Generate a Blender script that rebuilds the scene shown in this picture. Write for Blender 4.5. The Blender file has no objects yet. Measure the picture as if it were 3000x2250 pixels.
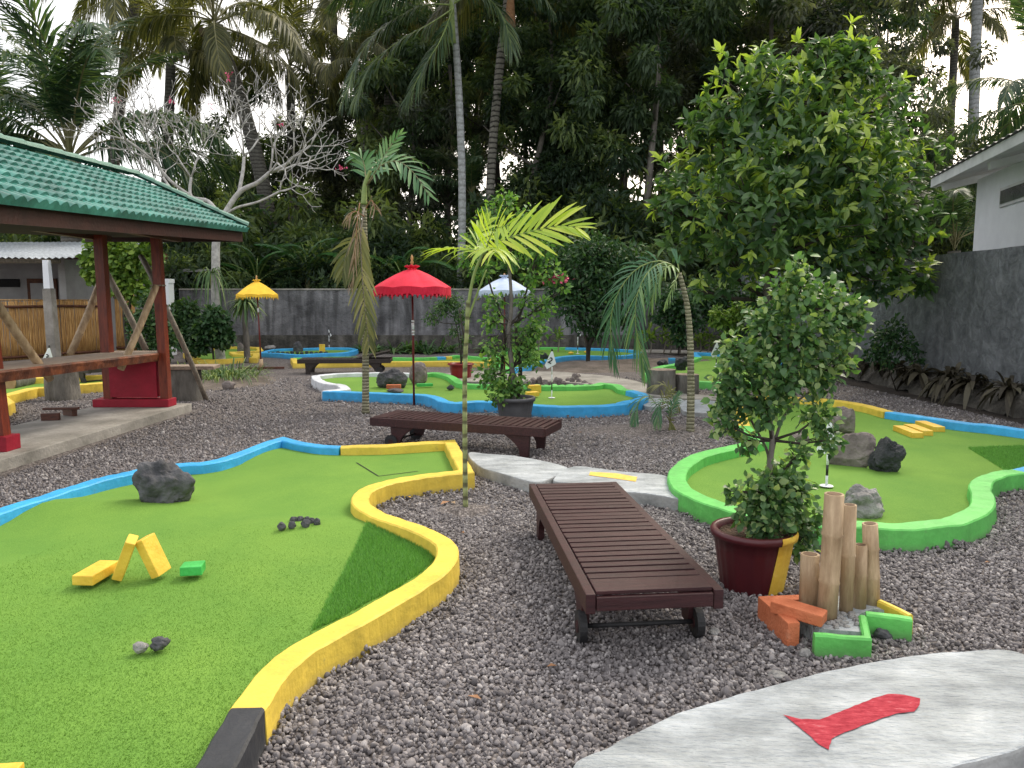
import bpy, bmesh, math, random
import numpy as np
from mathutils import Vector, Matrix, noise, geometry, Euler

random.seed(7)
RN = np.random.default_rng(7)
scene = bpy.context.scene
COL = scene.collection
R = math.radians
PI = math.pi

# ------------------------------------------------------------------ camera
H, F, PITCH = 1.6, 2200.0, math.atan(245 / 2200.0)
cam_d = bpy.data.cameras.new('camera')
cam = bpy.data.objects.new('camera', cam_d)
COL.objects.link(cam)
cam.location = (0, 0, H)
cam.rotation_euler = (PI / 2 - PITCH, 0, 0)
cam_d.sensor_width = 36
cam_d.lens = F / 3000 * 36
cam_d.clip_start = 0.05
cam_d.clip_end = 1000
scene.camera = cam

def ray(px, py):
    u = 1125 - py
    return Vector((px - 1500, F * math.cos(PITCH) + u * math.sin(PITCH), -F * math.sin(PITCH) + u * math.cos(PITCH)))
def G(px, py, z=0.0):
    """point of the height z seen at photo position px, py"""
    d = ray(px, py); t = (z - H) / d.z
    return Vector((d.x * t, d.y * t, z))
def W(px, py, Y):
    """point at distance Y seen at photo position px, py"""
    d = ray(px, py); t = Y / d.y
    return Vector((d.x * t, Y, H + d.z * t))
def Z4(x, y): return (.45208 * x, 650 + .45208 * y)
def Z5(x, y): return (850 + .45208 * x, 650 + .45208 * y)
def Z6(x, y): return (1800 + .5425 * x, 700 + .5425 * y)
def Z7(x, y): return (.6329 * x, 1250 + .6329 * y)
def Z8(x, y): return (1400 + .7233 * x, 1250 + .7233 * y)
def ZA(x, y): return (500 + .22604 * x, 950 + .22604 * y)
def ZB(x, y): return (1000 + .22604 * x, 850 + .22604 * y)
def ZC(x, y): return (1500 + .31646 * x, 850 + .31646 * y)
def ZD(x, y): return (2000 + .3255 * x, 1350 + .3255 * y)
def ZE(x, y): return (.27125 * x, 850 + .27125 * y)
def ZF(x, y): return (2400 + .27125 * x, 850 + .27125 * y)
def ZG(x, y): return (950 + .40687 * x, 350 + .40687 * y)
def gp(zf, pts, z=0.0): return [G(*zf(*p), z) for p in pts]

# ------------------------------------------------------------------ materials
def newmat(name):
    m = bpy.data.materials.new(name); m.use_nodes = True
    nt = m.node_tree
    return m, nt, nt.nodes, nt.links, nt.nodes['Principled BSDF']
def setc(sock, c): sock.default_value = (c[0], c[1], c[2], 1)
def mat(name, c1, c2=None, scale=6, rough=.7, bump=.2, bscale=40, detail=6, dist=.02, stretch=(1, 1, 1), c3=None, lo=.35, hi=.65, metal=0, spec=None, coord='Object', blotch=0, crack=0):
    """two or three noisy colours with a bumpy surface"""
    m, nt, N, L, P = newmat(name)
    tc = N.new('ShaderNodeTexCoord'); mp = N.new('ShaderNodeMapping')
    mp.inputs['Scale'].default_value = stretch
    L.new(tc.outputs[coord], mp.inputs['Vector'])
    n = N.new('ShaderNodeTexNoise'); n.inputs['Scale'].default_value = scale; n.inputs['Detail'].default_value = detail
    n.inputs['Roughness'].default_value = .62
    L.new(mp.outputs[0], n.inputs['Vector'])
    r = N.new('ShaderNodeValToRGB'); e = r.color_ramp.elements
    e[0].position = lo; e[1].position = hi
    c2 = c2 or tuple(min(1, v * 1.25) for v in c1)
    e[0].color = (*c1, 1); e[1].color = (*c2, 1)
    if c3:
        k = r.color_ramp.elements.new(min(.98, hi + .1)); k.color = (*c3, 1)
    L.new(n.outputs['Fac'], r.inputs['Fac']); last = r.outputs['Color']
    if blotch:      # large stained and faded areas
        nb = N.new('ShaderNodeTexNoise'); nb.inputs['Scale'].default_value = 1.7; nb.inputs['Detail'].default_value = 9; nb.inputs['Roughness'].default_value = .7; nb.inputs['Distortion'].default_value = .6
        L.new(tc.outputs[coord], nb.inputs['Vector'])
        rb = N.new('ShaderNodeValToRGB'); rb.color_ramp.elements[0].position = .36; rb.color_ramp.elements[1].position = .62
        k1 = 1 - blotch; rb.color_ramp.elements[0].color = (k1, k1, k1 * .97, 1); rb.color_ramp.elements[1].color = (1.06, 1.06, 1.06, 1)
        mb_ = N.new('ShaderNodeMixRGB'); mb_.blend_type = 'MULTIPLY'; mb_.inputs[0].default_value = 1
        L.new(nb.outputs['Fac'], rb.inputs['Fac']); L.new(last, mb_.inputs[1]); L.new(rb.outputs['Color'], mb_.inputs[2]); last = mb_.outputs[0]
    if crack:
        nv = N.new('ShaderNodeTexNoise'); nv.inputs['Scale'].default_value = 3; nv.inputs['Detail'].default_value = 6; L.new(tc.outputs[coord], nv.inputs['Vector'])
        mv = N.new('ShaderNodeMixRGB'); mv.inputs[0].default_value = .35; L.new(tc.outputs[coord], mv.inputs[1]); L.new(nv.outputs['Color'], mv.inputs[2])
        vo = N.new('ShaderNodeTexVoronoi'); vo.feature = 'DISTANCE_TO_EDGE'; vo.inputs['Scale'].default_value = crack; L.new(mv.outputs[0], vo.inputs['Vector'])
        rc = N.new('ShaderNodeValToRGB'); rc.color_ramp.elements[0].color = (.45, .43, .40, 1); rc.color_ramp.elements[0].position = .0; rc.color_ramp.elements[1].position = .012
        mc = N.new('ShaderNodeMixRGB'); mc.blend_type = 'MULTIPLY'; mc.inputs[0].default_value = .8
        L.new(vo.outputs['Distance'], rc.inputs['Fac']); L.new(last, mc.inputs[1]); L.new(rc.outputs['Color'], mc.inputs[2]); last = mc.outputs[0]
    L.new(last, P.inputs['Base Color'])
    P.inputs['Roughness'].default_value = rough; P.inputs['Metallic'].default_value = metal
    if spec is not None: P.inputs['Specular IOR Level'].default_value = spec
    if bump:
        n2 = N.new('ShaderNodeTexNoise'); n2.inputs['Scale'].default_value = bscale; n2.inputs['Detail'].default_value = 5
        L.new(mp.outputs[0], n2.inputs['Vector'])
        b = N.new('ShaderNodeBump'); b.inputs['Strength'].default_value = bump; b.inputs['Distance'].default_value = dist
        L.new(n2.outputs['Fac'], b.inputs['Height']); L.new(b.outputs[0], P.inputs['Normal'])
    return m

def leafmat(name, dark, mid, bright, trans=.3, rough=.45, spec=.35):
    """leaf colour picked per leaf from the mesh attribute 'tint', part of the light passing through"""
    m, nt, N, L, P = newmat(name)
    a = N.new('ShaderNodeAttribute'); a.attribute_name = 'tint'
    r = N.new('ShaderNodeValToRGB'); e = r.color_ramp.elements
    e[0].position = 0; e[0].color = (*dark, 1); e[1].position = 1; e[1].color = (*bright, 1)
    k = e.new(.55); k.color = (*mid, 1)
    L.new(a.outputs['Fac'], r.inputs['Fac']); L.new(r.outputs['Color'], P.inputs['Base Color'])
    P.inputs['Roughness'].default_value = rough; P.inputs['Specular IOR Level'].default_value = spec
    t = N.new('ShaderNodeBsdfTranslucent')
    g = N.new('ShaderNodeMixRGB'); g.blend_type = 'MULTIPLY'; g.inputs[0].default_value = 1; g.inputs[2].default_value = (1.25, 1.3, .45, 1)
    L.new(r.outputs['Color'], g.inputs[1]); L.new(g.outputs[0], t.inputs['Color'])
    mx = N.new('ShaderNodeMixShader'); mx.inputs[0].default_value = trans
    L.new(P.outputs[0], mx.inputs[1]); L.new(t.outputs[0], mx.inputs[2])
    L.new(mx.outputs[0], N['Material Output'].inputs['Surface'])
    return m

def paint(name, c, dirt=(.16, .14, .12), amount=.35):
    """hand-brushed masonry paint: uneven coat, worn dirty patches"""
    m, nt, N, L, P = newmat(name)
    tc = N.new('ShaderNodeTexCoord')
    n = N.new('ShaderNodeTexNoise'); n.inputs['Scale'].default_value = 4; n.inputs['Detail'].default_value = 8; n.inputs['Roughness'].default_value = .7
    L.new(tc.outputs['Object'], n.inputs['Vector'])
    r = N.new('ShaderNodeValToRGB'); e = r.color_ramp.elements
    e[0].position = .3; e[0].color = tuple(v * .70 for v in c) + (1,)
    e[1].position = .7; e[1].color = tuple(min(1, v * 1.08) for v in c) + (1,)
    L.new(n.outputs['Fac'], r.inputs['Fac'])
    n3 = N.new('ShaderNodeTexNoise'); n3.inputs['Scale'].default_value = 19; n3.inputs['Detail'].default_value = 9; n3.inputs['Roughness'].default_value = .75
    L.new(tc.outputs['Object'], n3.inputs['Vector'])
    r3 = N.new('ShaderNodeValToRGB'); r3.color_ramp.elements[0].position = .575; r3.color_ramp.elements[1].position = .72
    r3.color_ramp.elements[1].color = (amount, amount, amount, 1)
    L.new(n3.outputs['Fac'], r3.inputs['Fac'])
    # dirt splashed up from the gravel near the foot
    sx = N.new('ShaderNodeSeparateXYZ'); L.new(tc.outputs['Object'], sx.inputs[0])
    mr = N.new('ShaderNodeMapRange'); mr.inputs['From Min'].default_value = 0; mr.inputs['From Max'].default_value = .055
    mr.inputs['To Min'].default_value = .9; mr.inputs['To Max'].default_value = 0
    L.new(sx.outputs['Z'], mr.inputs['Value'])
    nm = N.new('ShaderNodeMath'); nm.operation = 'MULTIPLY'; L.new(mr.outputs[0], nm.inputs[0]); L.new(n.outputs['Fac'], nm.inputs[1])
    ad = N.new('ShaderNodeMath'); ad.operation = 'ADD'; ad.use_clamp = True
    L.new(nm.outputs[0], ad.inputs[0]); L.new(r3.outputs['Color'], ad.inputs[1])
    mx = N.new('ShaderNodeMixRGB'); L.new(ad.outputs[0], mx.inputs[0]); L.new(r.outputs['Color'], mx.inputs[1]); setc(mx.inputs[2], dirt)
    L.new(mx.outputs[0], P.inputs['Base Color'])
    P.inputs['Roughness'].default_value = .55; P.inputs['Specular IOR Level'].default_value = .35
    n2 = N.new('ShaderNodeTexNoise'); n2.inputs['Scale'].default_value = 26; n2.inputs['Detail'].default_value = 8
    L.new(tc.outputs['Object'], n2.inputs['Vector'])
    b = N.new('ShaderNodeBump'); b.inputs['Strength'].default_value = .45; b.inputs['Distance'].default_value = .012
    L.new(n2.outputs['Fac'], b.inputs['Height']); L.new(b.outputs[0], P.inputs['Normal'])
    return m

M = {}
M['yellow'] = paint('yellow_paint', (.82, .60, .085))
M['blue'] = paint('blue_paint', (.055, .42, .82))
M['green'] = paint('green_paint', (.14, .56, .12))
M['white'] = paint('white_paint', (.72, .75, .80))
M['black'] = paint('black_paint', (.035, .038, .045), (.12, .12, .12), .3)
M['red'] = paint('red_paint', (.33, .010, .030), (.12, .03, .03))
M['orange'] = mat('orange_brick', (.46, .12, .045), (.58, .18, .08), 9, .85, .4, 60, c3=(.62, .28, .17))
M['brick_yellow'] = mat('yellow_block_paint', (.70, .43, .04), (.83, .56, .07), 7, .6, .3, 40, c3=(.85, .62, .2))
M['brick_green'] = mat('green_block_paint', (.04, .36, .06), (.06, .50, .10), 7, .6, .3, 40)
M['wood_dark'] = mat('dark_stained_wood', (.026, .008, .010), (.054, .017, .019), 5, .45, .25, 30, stretch=(1, 12, 12), c3=(.09, .040, .040), spec=.35)
M['wood_black'] = mat('blackened_wood', (.014, .009, .008), (.032, .02, .017), 5, .5, .25, 30, stretch=(1, 9, 9))
M['wood_brown'] = mat('brown_wood', (.055, .017, .010), (.12, .038, .02), 5, .42, .25, 30, stretch=(1, 10, 10))
M['wood_red'] = mat('red_brown_lacquer', (.11, .018, .009), (.24, .042, .017), 5, .35, .2, 30, stretch=(8, 8, 1), spec=.5)
M['slab_wood'] = mat('weathered_plank', (.20, .15, .11), (.36, .28, .22), 3, .7, .3, 22, stretch=(9, 1, 9), c3=(.42, .35, .29))
M['slab_bark'] = mat('live_edge_wood', (.06, .018, .010), (.24, .07, .025), 5, .5, .6, 18, stretch=(1, 1, 1), c3=(.35, .14, .05))
M['bamboo'] = mat('dry_bamboo', (.28, .185, .10), (.52, .38, .235), 5, .55, .3, 45, stretch=(4, 4, .7), c3=(.62, .48, .33))
M['bamboo_grey'] = mat('grey_bamboo', (.16, .14, .11), (.30, .26, .21), 5, .6, .3, 45, stretch=(4, 4, .7))
M['bamboo_cut'] = mat('bamboo_inside', (.10, .055, .03), (.2, .12, .07), 12, .8, .2, 50)
M['bamboo_fence'] = mat('split_bamboo', (.32, .16, .045), (.62, .38, .14), 7, .6, .3, 45, stretch=(5, 5, .5), c3=(.72, .50, .24))
M['bamboo_dark'] = mat('dark_brown_bamboo', (.07, .022, .012), (.13, .05, .02), 7, .7, .3, 40)  # dark brown tone of the fence rails and door frame
M['concrete'] = mat('grey_concrete', (.22, .21, .19), (.38, .36, .33), 2.2, .8, .5, 24, c3=(.44, .42, .39), blotch=.3)
M['pale_slab'] = mat('brushed_pale_concrete', (.25, .275, .295), (.49, .525, .555), 3.4, .85, 1, 22, detail=14, stretch=(1, 3.0, 1), c3=(.60, .63, .65), blotch=.26, lo=.32, hi=.62)
M['slab_side'] = mat('rough_slab_side', (.22, .23, .23), (.42, .43, .43), 4, .9, .6, 25)
M['red_mark'] = mat('red_floor_paint', (.27, .022, .036), (.46, .060, .080), 24, .95, .6, 40, c3=(.50, .17, .19), lo=.3, hi=.6, detail=12, stretch=(1, 3, 1), spec=.15)
M['yellow_mark'] = mat('yellow_floor_paint', (.75, .42, .06), (.85, .6, .12), 22, .7, .3, 60)
M['soil'] = mat('dark_soil', (.020, .015, .012), (.055, .042, .034), 3, .95, .8, 18, dist=.05, c3=(.10, .08, .07))
M['sandy'] = mat('sandy_earth', (.09, .075, .06), (.19, .155, .13), 3, .95, .8, 22, dist=.04)
M['pot_soil'] = mat('pot_soil', (.03, .018, .01), (.10, .06, .035), 25, .95, 1, 60, dist=.03)
M['rock_grey'] = mat('grey_volcanic_rock', (.035, .036, .042), (.115, .115, .125), 5, .85, .9, 22, dist=.03, c3=(.26, .255, .26))
M['rock_light'] = mat('light_grey_rock', (.17, .165, .16), (.38, .37, .36), 7, .85, 1, 26, dist=.03, c3=(.42, .40, .38))
M['rock_dark'] = mat('black_lava_rock', (.012, .015, .018), (.05, .055, .062), 6, .7, .9, 22, dist=.03, c3=(.14, .15, .16))
M['rock_brown'] = mat('brown_grey_rock', (.12, .10, .095), (.27, .235, .22), 5, .85, .8, 20, dist=.03, c3=(.38, .34, .32))
M['rubble'] = mat('pale_rubble', (.045, .042, .036), (.125, .115, .10), 4, .9, 1, 14, dist=.05)
M['tile'] = mat('glazed_green_tile', (.032, .165, .135), (.062, .26, .215), 9, .36, .15, 40, c3=(.10, .29, .24), spec=.45, blotch=.5)
M['tile_cap'] = mat('weathered_ridge_tile', (.055, .16, .125), (.13, .25, .20), 6, .6, .3, 30)
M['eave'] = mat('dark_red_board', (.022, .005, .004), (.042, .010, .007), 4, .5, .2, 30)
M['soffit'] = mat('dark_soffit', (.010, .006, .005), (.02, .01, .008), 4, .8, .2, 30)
M['tin'] = mat('corrugated_tin', (.34, .38, .43), (.55, .60, .66), 1.6, .42, .15, 30, stretch=(1, 6, 1), metal=.35, c3=(.62, .66, .70))
M['plaster'] = mat('shaded_white_plaster', (.30, .30, .30), (.42, .42, .42), 1.5, .85, .2, 30)  # white plaster greyed, with the shade under the roof in its colour
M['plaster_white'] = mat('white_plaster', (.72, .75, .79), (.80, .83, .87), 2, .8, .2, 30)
M['dark_void'] = mat('dark_opening', (.008, .008, .009), (.015, .015, .016), 3, .9, 0)
M['glass'] = mat('dull_window_glass', (.06, .065, .07), (.11, .115, .12), 2, .12, 0, spec=.7)
M['roof_white'] = mat('white_eave_board', (.55, .57, .58), (.68, .70, .71), 3, .6, .15, 30)
M['roof_cap'] = mat('grey_roof_sheet', (.16, .16, .16), (.28, .28, .28), 5, .7, .3, 30)
M['bark_grey'] = mat('grey_bark', (.09, .08, .07), (.20, .185, .165), 8, .9, .8, 24, dist=.02, stretch=(1, 1, .4))
M['bark_dark'] = mat('dark_bark', (.022, .018, .014), (.06, .05, .04), 8, .9, .8, 24, dist=.02, stretch=(1, 1, .4))
M['bark_pale'] = mat('pale_frangipani_bark', (.30, .295, .285), (.52, .51, .49), 9, .8, .4, 40)
M['pot_maroon'] = mat('maroon_plastic_pot', (.055, .006, .010), (.085, .010, .015), 3, .38, .1, 20, spec=.5)
M['pot_red'] = mat('red_plastic_pot', (.20, .010, .012), (.26, .015, .018), 3, .4, .1, 20)
M['pot_grey'] = mat('dark_grey_pot', (.06, .062, .068), (.10, .10, .11), 4, .5, .1, 30)
M['cloth_red'] = mat('crimson_cloth', (.62, .008, .035), (.74, .018, .06), 5, .85, .2, 60)
M['cloth_yellow'] = mat('yellow_cloth', (.78, .46, .03), (.88, .58, .05), 5, .85, .2, 60)
M['cloth_white'] = mat('pale_blue_white_cloth', (.42, .52, .70), (.55, .64, .80), 5, .85, .2, 60)
M['pole_red'] = mat('dark_red_pole', (.10, .010, .010), (.16, .018, .015), 5, .4, .1, 30)
M['pole_white'] = mat('white_enamel', (.68, .72, .74), (.78, .80, .82), 4, .4, .05, 30)
M['pole_black'] = mat('black_enamel', (.01, .01, .01), (.02, .02, .02), 4, .4, .05, 30)
M['gold'] = mat('gilded_wood', (.40, .20, .07), (.58, .34, .13), 20, .45, .2, 60)
M['rubber'] = mat('black_rubber', (.010, .010, .012), (.022, .022, .024), 8, .6, .2, 50)
M['dry_leaf'] = mat('dry_brown_leaf', (.24, .115, .05), (.42, .23, .12), 8, .8, .2, 40)
M['dry_strip'] = mat('pale_dry_strip', (.22, .15, .09), (.38, .27, .17), 8, .8, .2, 40)
M['flower_pink'] = mat('pink_petal', (.60, .06, .16), (.72, .12, .25), 8, .7, 0)
M['end_grain'] = mat('cut_log_end', (.28, .15, .07), (.45, .28, .15), 6, .8, .3, 20)
M['stump'] = mat('grey_stump_bark', (.07, .065, .055), (.20, .19, .17), 6, .9, 1, 14, dist=.04, stretch=(1, 1, .35), c3=(.28, .26, .23))
M['coconut'] = mat('coconut_husk', (.04, .03, .015), (.10, .08, .03), 6, .8, .3, 30)

M['turf_long'] = leafmat('long_turf_blade', (.095, .25, .05), (.155, .38, .075), (.24, .52, .12), .2, .6)
M['turf_blade'] = leafmat('short_turf_blade', (.118, .24, .040), (.17, .318, .062), (.23, .40, .092), .2, .7, .2)
M['lf_woods'] = leafmat('dark_forest_leaf', (.038, .050, .036), (.112, .135, .095), (.24, .265, .17), .42, .5)
M['lf_woods2'] = leafmat('green_forest_leaf', (.028, .056, .032), (.080, .130, .062), (.25, .32, .11), .46, .5)
M['lf_tree'] = leafmat('broad_glossy_leaf', (.035, .085, .036), (.12, .225, .075), (.40, .52, .11), .42, .38, .5)
M['lf_pot'] = leafmat('small_round_leaf', (.04, .10, .04), (.115, .24, .085), (.36, .48, .20), .42, .40, .5)
M['lf_shrub'] = leafmat('dark_shrub_leaf', (.016, .048, .02), (.042, .105, .036), (.12, .21, .06), .25, .45)
M['lf_vine'] = leafmat('pale_green_leaf', (.05, .13, .035), (.12, .27, .06), (.28, .45, .10), .35, .5)
M['lf_lime'] = leafmat('lime_leaf', (.04, .10, .02), (.12, .22, .035), (.28, .40, .07), .35, .5)
M['lf_coco'] = leafmat('coconut_leaflet', (.022, .055, .03), (.055, .11, .058), (.17, .23, .10), .35, .4, .5)
M['lf_coco2'] = leafmat('olive_coconut_leaflet', (.05, .06, .03), (.12, .13, .06), (.29, .27, .10), .42, .45)
M['lf_areca'] = leafmat('yellow_green_leaflet', (.20, .34, .035), (.42, .56, .07), (.66, .70, .13), .35, .4, .4)
M['lf_palm'] = leafmat('bright_palm_leaflet', (.04, .12, .05), (.09, .22, .09), (.22, .36, .16), .25, .38, .5)
M['lf_droop'] = leafmat('drooping_leaflet', (.03, .10, .055), (.075, .19, .10), (.28, .40, .14), .25, .4, .5)
M['lf_dead'] = leafmat('withered_leaflet', (.08, .10, .04), (.19, .20, .08), (.36, .33, .16), .25, .6)
M['lf_banana'] = leafmat('banana_leaf', (.014, .060, .024), (.03, .11, .035), (.10, .24, .05), .3, .38, .5)
M['lf_strap'] = leafmat('strap_leaf', (.03, .07, .025), (.08, .16, .05), (.32, .38, .14), .2, .5)
M['lf_maroon'] = leafmat('withered_maroon_leaf', (.022, .018, .012), (.058, .050, .032), (.14, .13, .09), .1, .6)
M['rachis'] = mat('green_leaf_stalk', (.13, .20, .05), (.25, .32, .09), 6, .5, .1, 30)
M['rachis_dull'] = mat('olive_leaf_stalk', (.12, .12, .05), (.22, .21, .09), 6, .5, .1, 30)

def trunkmat(name, base, ring, scale):
    """palm stem with leaf-scar rings"""
    m, nt, N, L, P = newmat(name)
    tc = N.new('ShaderNodeTexCoord')
    w = N.new('ShaderNodeTexWave'); w.wave_type = 'BANDS'; w.bands_direction = 'Z'
    w.inputs['Scale'].default_value = scale; w.inputs['Distortion'].default_value = 2.5; w.inputs['Detail'].default_value = 3; w.inputs['Detail Scale'].default_value = 2
    L.new(tc.outputs['Object'], w.inputs['Vector'])
    r = N.new('ShaderNodeValToRGB'); e = r.color_ramp.elements
    e[0].position = .06; e[0].color = (*ring, 1); e[1].position = .34; e[1].color = (*base, 1)
    L.new(w.outputs['Color'], r.inputs['Fac'])
    n = N.new('ShaderNodeTexNoise'); n.inputs['Scale'].default_value = 14; n.inputs['Detail'].default_value = 8
    L.new(tc.outputs['Object'], n.inputs['Vector'])
    r2 = N.new('ShaderNodeValToRGB'); r2.color_ramp.elements[0].position = .3; r2.color_ramp.elements[1].position = .7
    r2.color_ramp.elements[0].color = (.62, .62, .6, 1); r2.color_ramp.elements[1].color = (1.1, 1.1, 1.1, 1)
    L.new(n.outputs['Fac'], r2.inputs['Fac'])
    mx = N.new('ShaderNodeMixRGB'); mx.blend_type = 'MULTIPLY'; mx.inputs[0].default_value = 1
    L.new(r.outputs['Color'], mx.inputs[1]); L.new(r2.outputs['Color'], mx.inputs[2]); L.new(mx.outputs[0], P.inputs['Base Color'])
    b = N.new('ShaderNodeBump'); b.inputs['Strength'].default_value = .5; b.inputs['Distance'].default_value = .02
    L.new(w.outputs['Color'], b.inputs['Height']); L.new(b.outputs[0], P.inputs['Normal'])
    P.inputs['Roughness'].default_value = .8
    return m
M['stem_pale'] = trunkmat('pale_palm_stem', (.34, .36, .37), (.24, .25, .25), 1.3)
M['stem_band'] = trunkmat('banded_palm_stem', (.20, .19, .165), (.025, .022, .018), 1.6)
M['stem_grey'] = trunkmat('grey_palm_stem', (.12, .115, .10), (.05, .047, .04), 2)
M['stem_areca'] = trunkmat('green_ringed_stem', (.30, .34, .15), (.12, .12, .06), 3.2)
M['stem_young'] = trunkmat('young_palm_stem', (.19, .18, .115), (.42, .40, .28), 7)

def rmat_wall(name, c1, c2, c3, sc=1.1, streak=True):
    """rendered masonry with blotches, rain streaks and trowel marks"""
    m, nt, N, L, P = newmat(name)
    tc = N.new('ShaderNodeTexCoord')
    n = N.new('ShaderNodeTexNoise'); n.inputs['Scale'].default_value = sc; n.inputs['Detail'].default_value = 10; n.inputs['Roughness'].default_value = .68; n.inputs['Distortion'].default_value = .8
    L.new(tc.outputs['Object'], n.inputs['Vector'])
    r = N.new('ShaderNodeValToRGB'); e = r.color_ramp.elements
    e[0].position = .33; e[0].color = (*c1, 1); e[1].position = .68; e[1].color = (*c3, 1); k = e.new(.5); k.color = (*c2, 1)
    L.new(n.outputs['Fac'], r.inputs['Fac'])
    mp = N.new('ShaderNodeMapping'); mp.inputs['Scale'].default_value = (3.5, 3.5, .35); L.new(tc.outputs['Object'], mp.inputs['Vector'])
    n2 = N.new('ShaderNodeTexNoise'); n2.inputs['Scale'].default_value = 1.4; n2.inputs['Detail'].default_value = 8; L.new(mp.outputs[0], n2.inputs['Vector'])
    r2 = N.new('ShaderNodeValToRGB'); r2.color_ramp.elements[0].position = .36; r2.color_ramp.elements[1].position = .6
    r2.color_ramp.elements[0].color = (.45, .45, .45, 1) if streak else (.8, .8, .8, 1)
    L.new(n2.outputs['Fac'], r2.inputs['Fac'])
    mx = N.new('ShaderNodeMixRGB'); mx.blend_type = 'MULTIPLY'; mx.inputs[0].default_value = 1
    L.new(r.outputs['Color'], mx.inputs[1]); L.new(r2.outputs['Color'], mx.inputs[2]); L.new(mx.outputs[0], P.inputs['Base Color'])
    n3 = N.new('ShaderNodeTexNoise'); n3.inputs['Scale'].default_value = 11; n3.inputs['Detail'].default_value = 12; n3.inputs['Distortion'].default_value = .5; n3.inputs['Roughness'].default_value = .7
    L.new(tc.outputs['Object'], n3.inputs['Vector'])
    b = N.new('ShaderNodeBump'); b.inputs['Strength'].default_value = 1; b.inputs['Distance'].default_value = .08
    L.new(n3.outputs['Fac'], b.inputs['Height']); L.new(b.outputs[0], P.inputs['Normal'])
    P.inputs['Roughness'].default_value = .85
    return m
M['wall_back'] = rmat_wall('weathered_wall', (.085, .085, .092), (.19, .19, .205), (.33, .33, .35), .9)
M['wall_side'] = rmat_wall('dark_trowelled_wall', (.10, .11, .125), (.18, .195, .215), (.28, .30, .325), 4.5, False)
M['wall_foot'] = rmat_wall('mossy_footing', (.05, .05, .045), (.12, .115, .10), (.20, .19, .175), 2)

def gravelmat():
    m, nt, N, L, P = newmat('gravel')
    tc = N.new('ShaderNodeTexCoord')
    v = N.new('ShaderNodeTexVoronoi'); v.inputs['Scale'].default_value = 52; v.inputs['Randomness'].default_value = 1
    L.new(tc.outputs['Object'], v.inputs['Vector'])
    sh = N.new('ShaderNodeSeparateColor'); L.new(v.outputs['Color'], sh.inputs[0])
    r = N.new('ShaderNodeValToRGB'); e = r.color_ramp.elements
    e[0].position = 0; e[0].color = (.085, .075, .075, 1); e[1].position = 1; e[1].color = (.36, .325, .315, 1)
    k = e.new(.6); k.color = (.185, .163, .157, 1)
    L.new(sh.outputs[0], r.inputs['Fac'])
    # sandy worn patches
    n = N.new('ShaderNodeTexNoise'); n.inputs['Scale'].default_value = .8; n.inputs['Detail'].default_value = 8; n.inputs['Roughness'].default_value = .7
    L.new(tc.outputs['Object'], n.inputs['Vector'])
    r2 = N.new('ShaderNodeValToRGB'); r2.color_ramp.elements[0].position = .45; r2.color_ramp.elements[1].position = .68
    r2.color_ramp.elements[1].color = (.5, .5, .5, 1)
    L.new(n.outputs['Fac'], r2.inputs['Fac'])
    mx = N.new('ShaderNodeMixRGB'); L.new(r2.outputs['Color'], mx.inputs[0]); L.new(r.outputs['Color'], mx.inputs[1]); setc(mx.inputs[2], (.28, .25, .235))
    r3 = N.new('ShaderNodeValToRGB'); r3.color_ramp.elements[0].position = .25; r3.color_ramp.elements[1].position = .7
    r3.color_ramp.elements[0].color = (1, 1, 1, 1); r3.color_ramp.elements[1].color = (.35, .33, .33, 1)  # shade in the gaps between stones, put into the colour
    L.new(v.outputs['Distance'], r3.inputs['Fac'])
    m2 = N.new('ShaderNodeMixRGB'); m2.blend_type = 'MULTIPLY'; m2.inputs[0].default_value = 1
    L.new(mx.outputs[0], m2.inputs[1]); L.new(r3.outputs['Color'], m2.inputs[2]); L.new(m2.outputs[0], P.inputs['Base Color'])
    b = N.new('ShaderNodeBump'); b.inputs['Strength'].default_value = 1; b.inputs['Distance'].default_value = .012; b.invert = True
    L.new(v.outputs['Distance'], b.inputs['Height']); L.new(b.outputs[0], P.inputs['Normal'])
    P.inputs['Roughness'].default_value = .85
    return m
M['gravel'] = gravelmat()
def stonemat():
    m, nt, N, L, P = newmat('gravel_stone')
    oi = N.new('ShaderNodeObjectInfo')
    r = N.new('ShaderNodeValToRGB'); e = r.color_ramp.elements
    e[0].position = 0; e[0].color = (.095, .086, .089, 1); e[1].position = 1; e[1].color = (.42, .395, .39, 1)
    k = e.new(.5); k.color = (.19, .173, .176, 1); k = e.new(.85); k.color = (.255, .235, .236, 1)
    L.new(oi.outputs['Random'], r.inputs['Fac'])
    tc = N.new('ShaderNodeTexCoord')
    n = N.new('ShaderNodeTexNoise'); n.inputs['Scale'].default_value = 3; n.inputs['Detail'].default_value = 6
    L.new(tc.outputs['Object'], n.inputs['Vector'])
    r2 = N.new('ShaderNodeValToRGB'); r2.color_ramp.elements[0].color = (.7, .7, .7, 1); r2.color_ramp.elements[1].color = (1.25, 1.25, 1.25, 1)
    L.new(n.outputs['Fac'], r2.inputs['Fac'])
    mx = N.new('ShaderNodeMixRGB'); mx.blend_type = 'MULTIPLY'; mx.inputs[0].default_value = 1
    L.new(r.outputs['Color'], mx.inputs[1]); L.new(r2.outputs['Color'], mx.inputs[2]); L.new(mx.outputs[0], P.inputs['Base Color'])
    P.inputs['Roughness'].default_value = .75
    return m
M['stone'] = stonemat()
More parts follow.
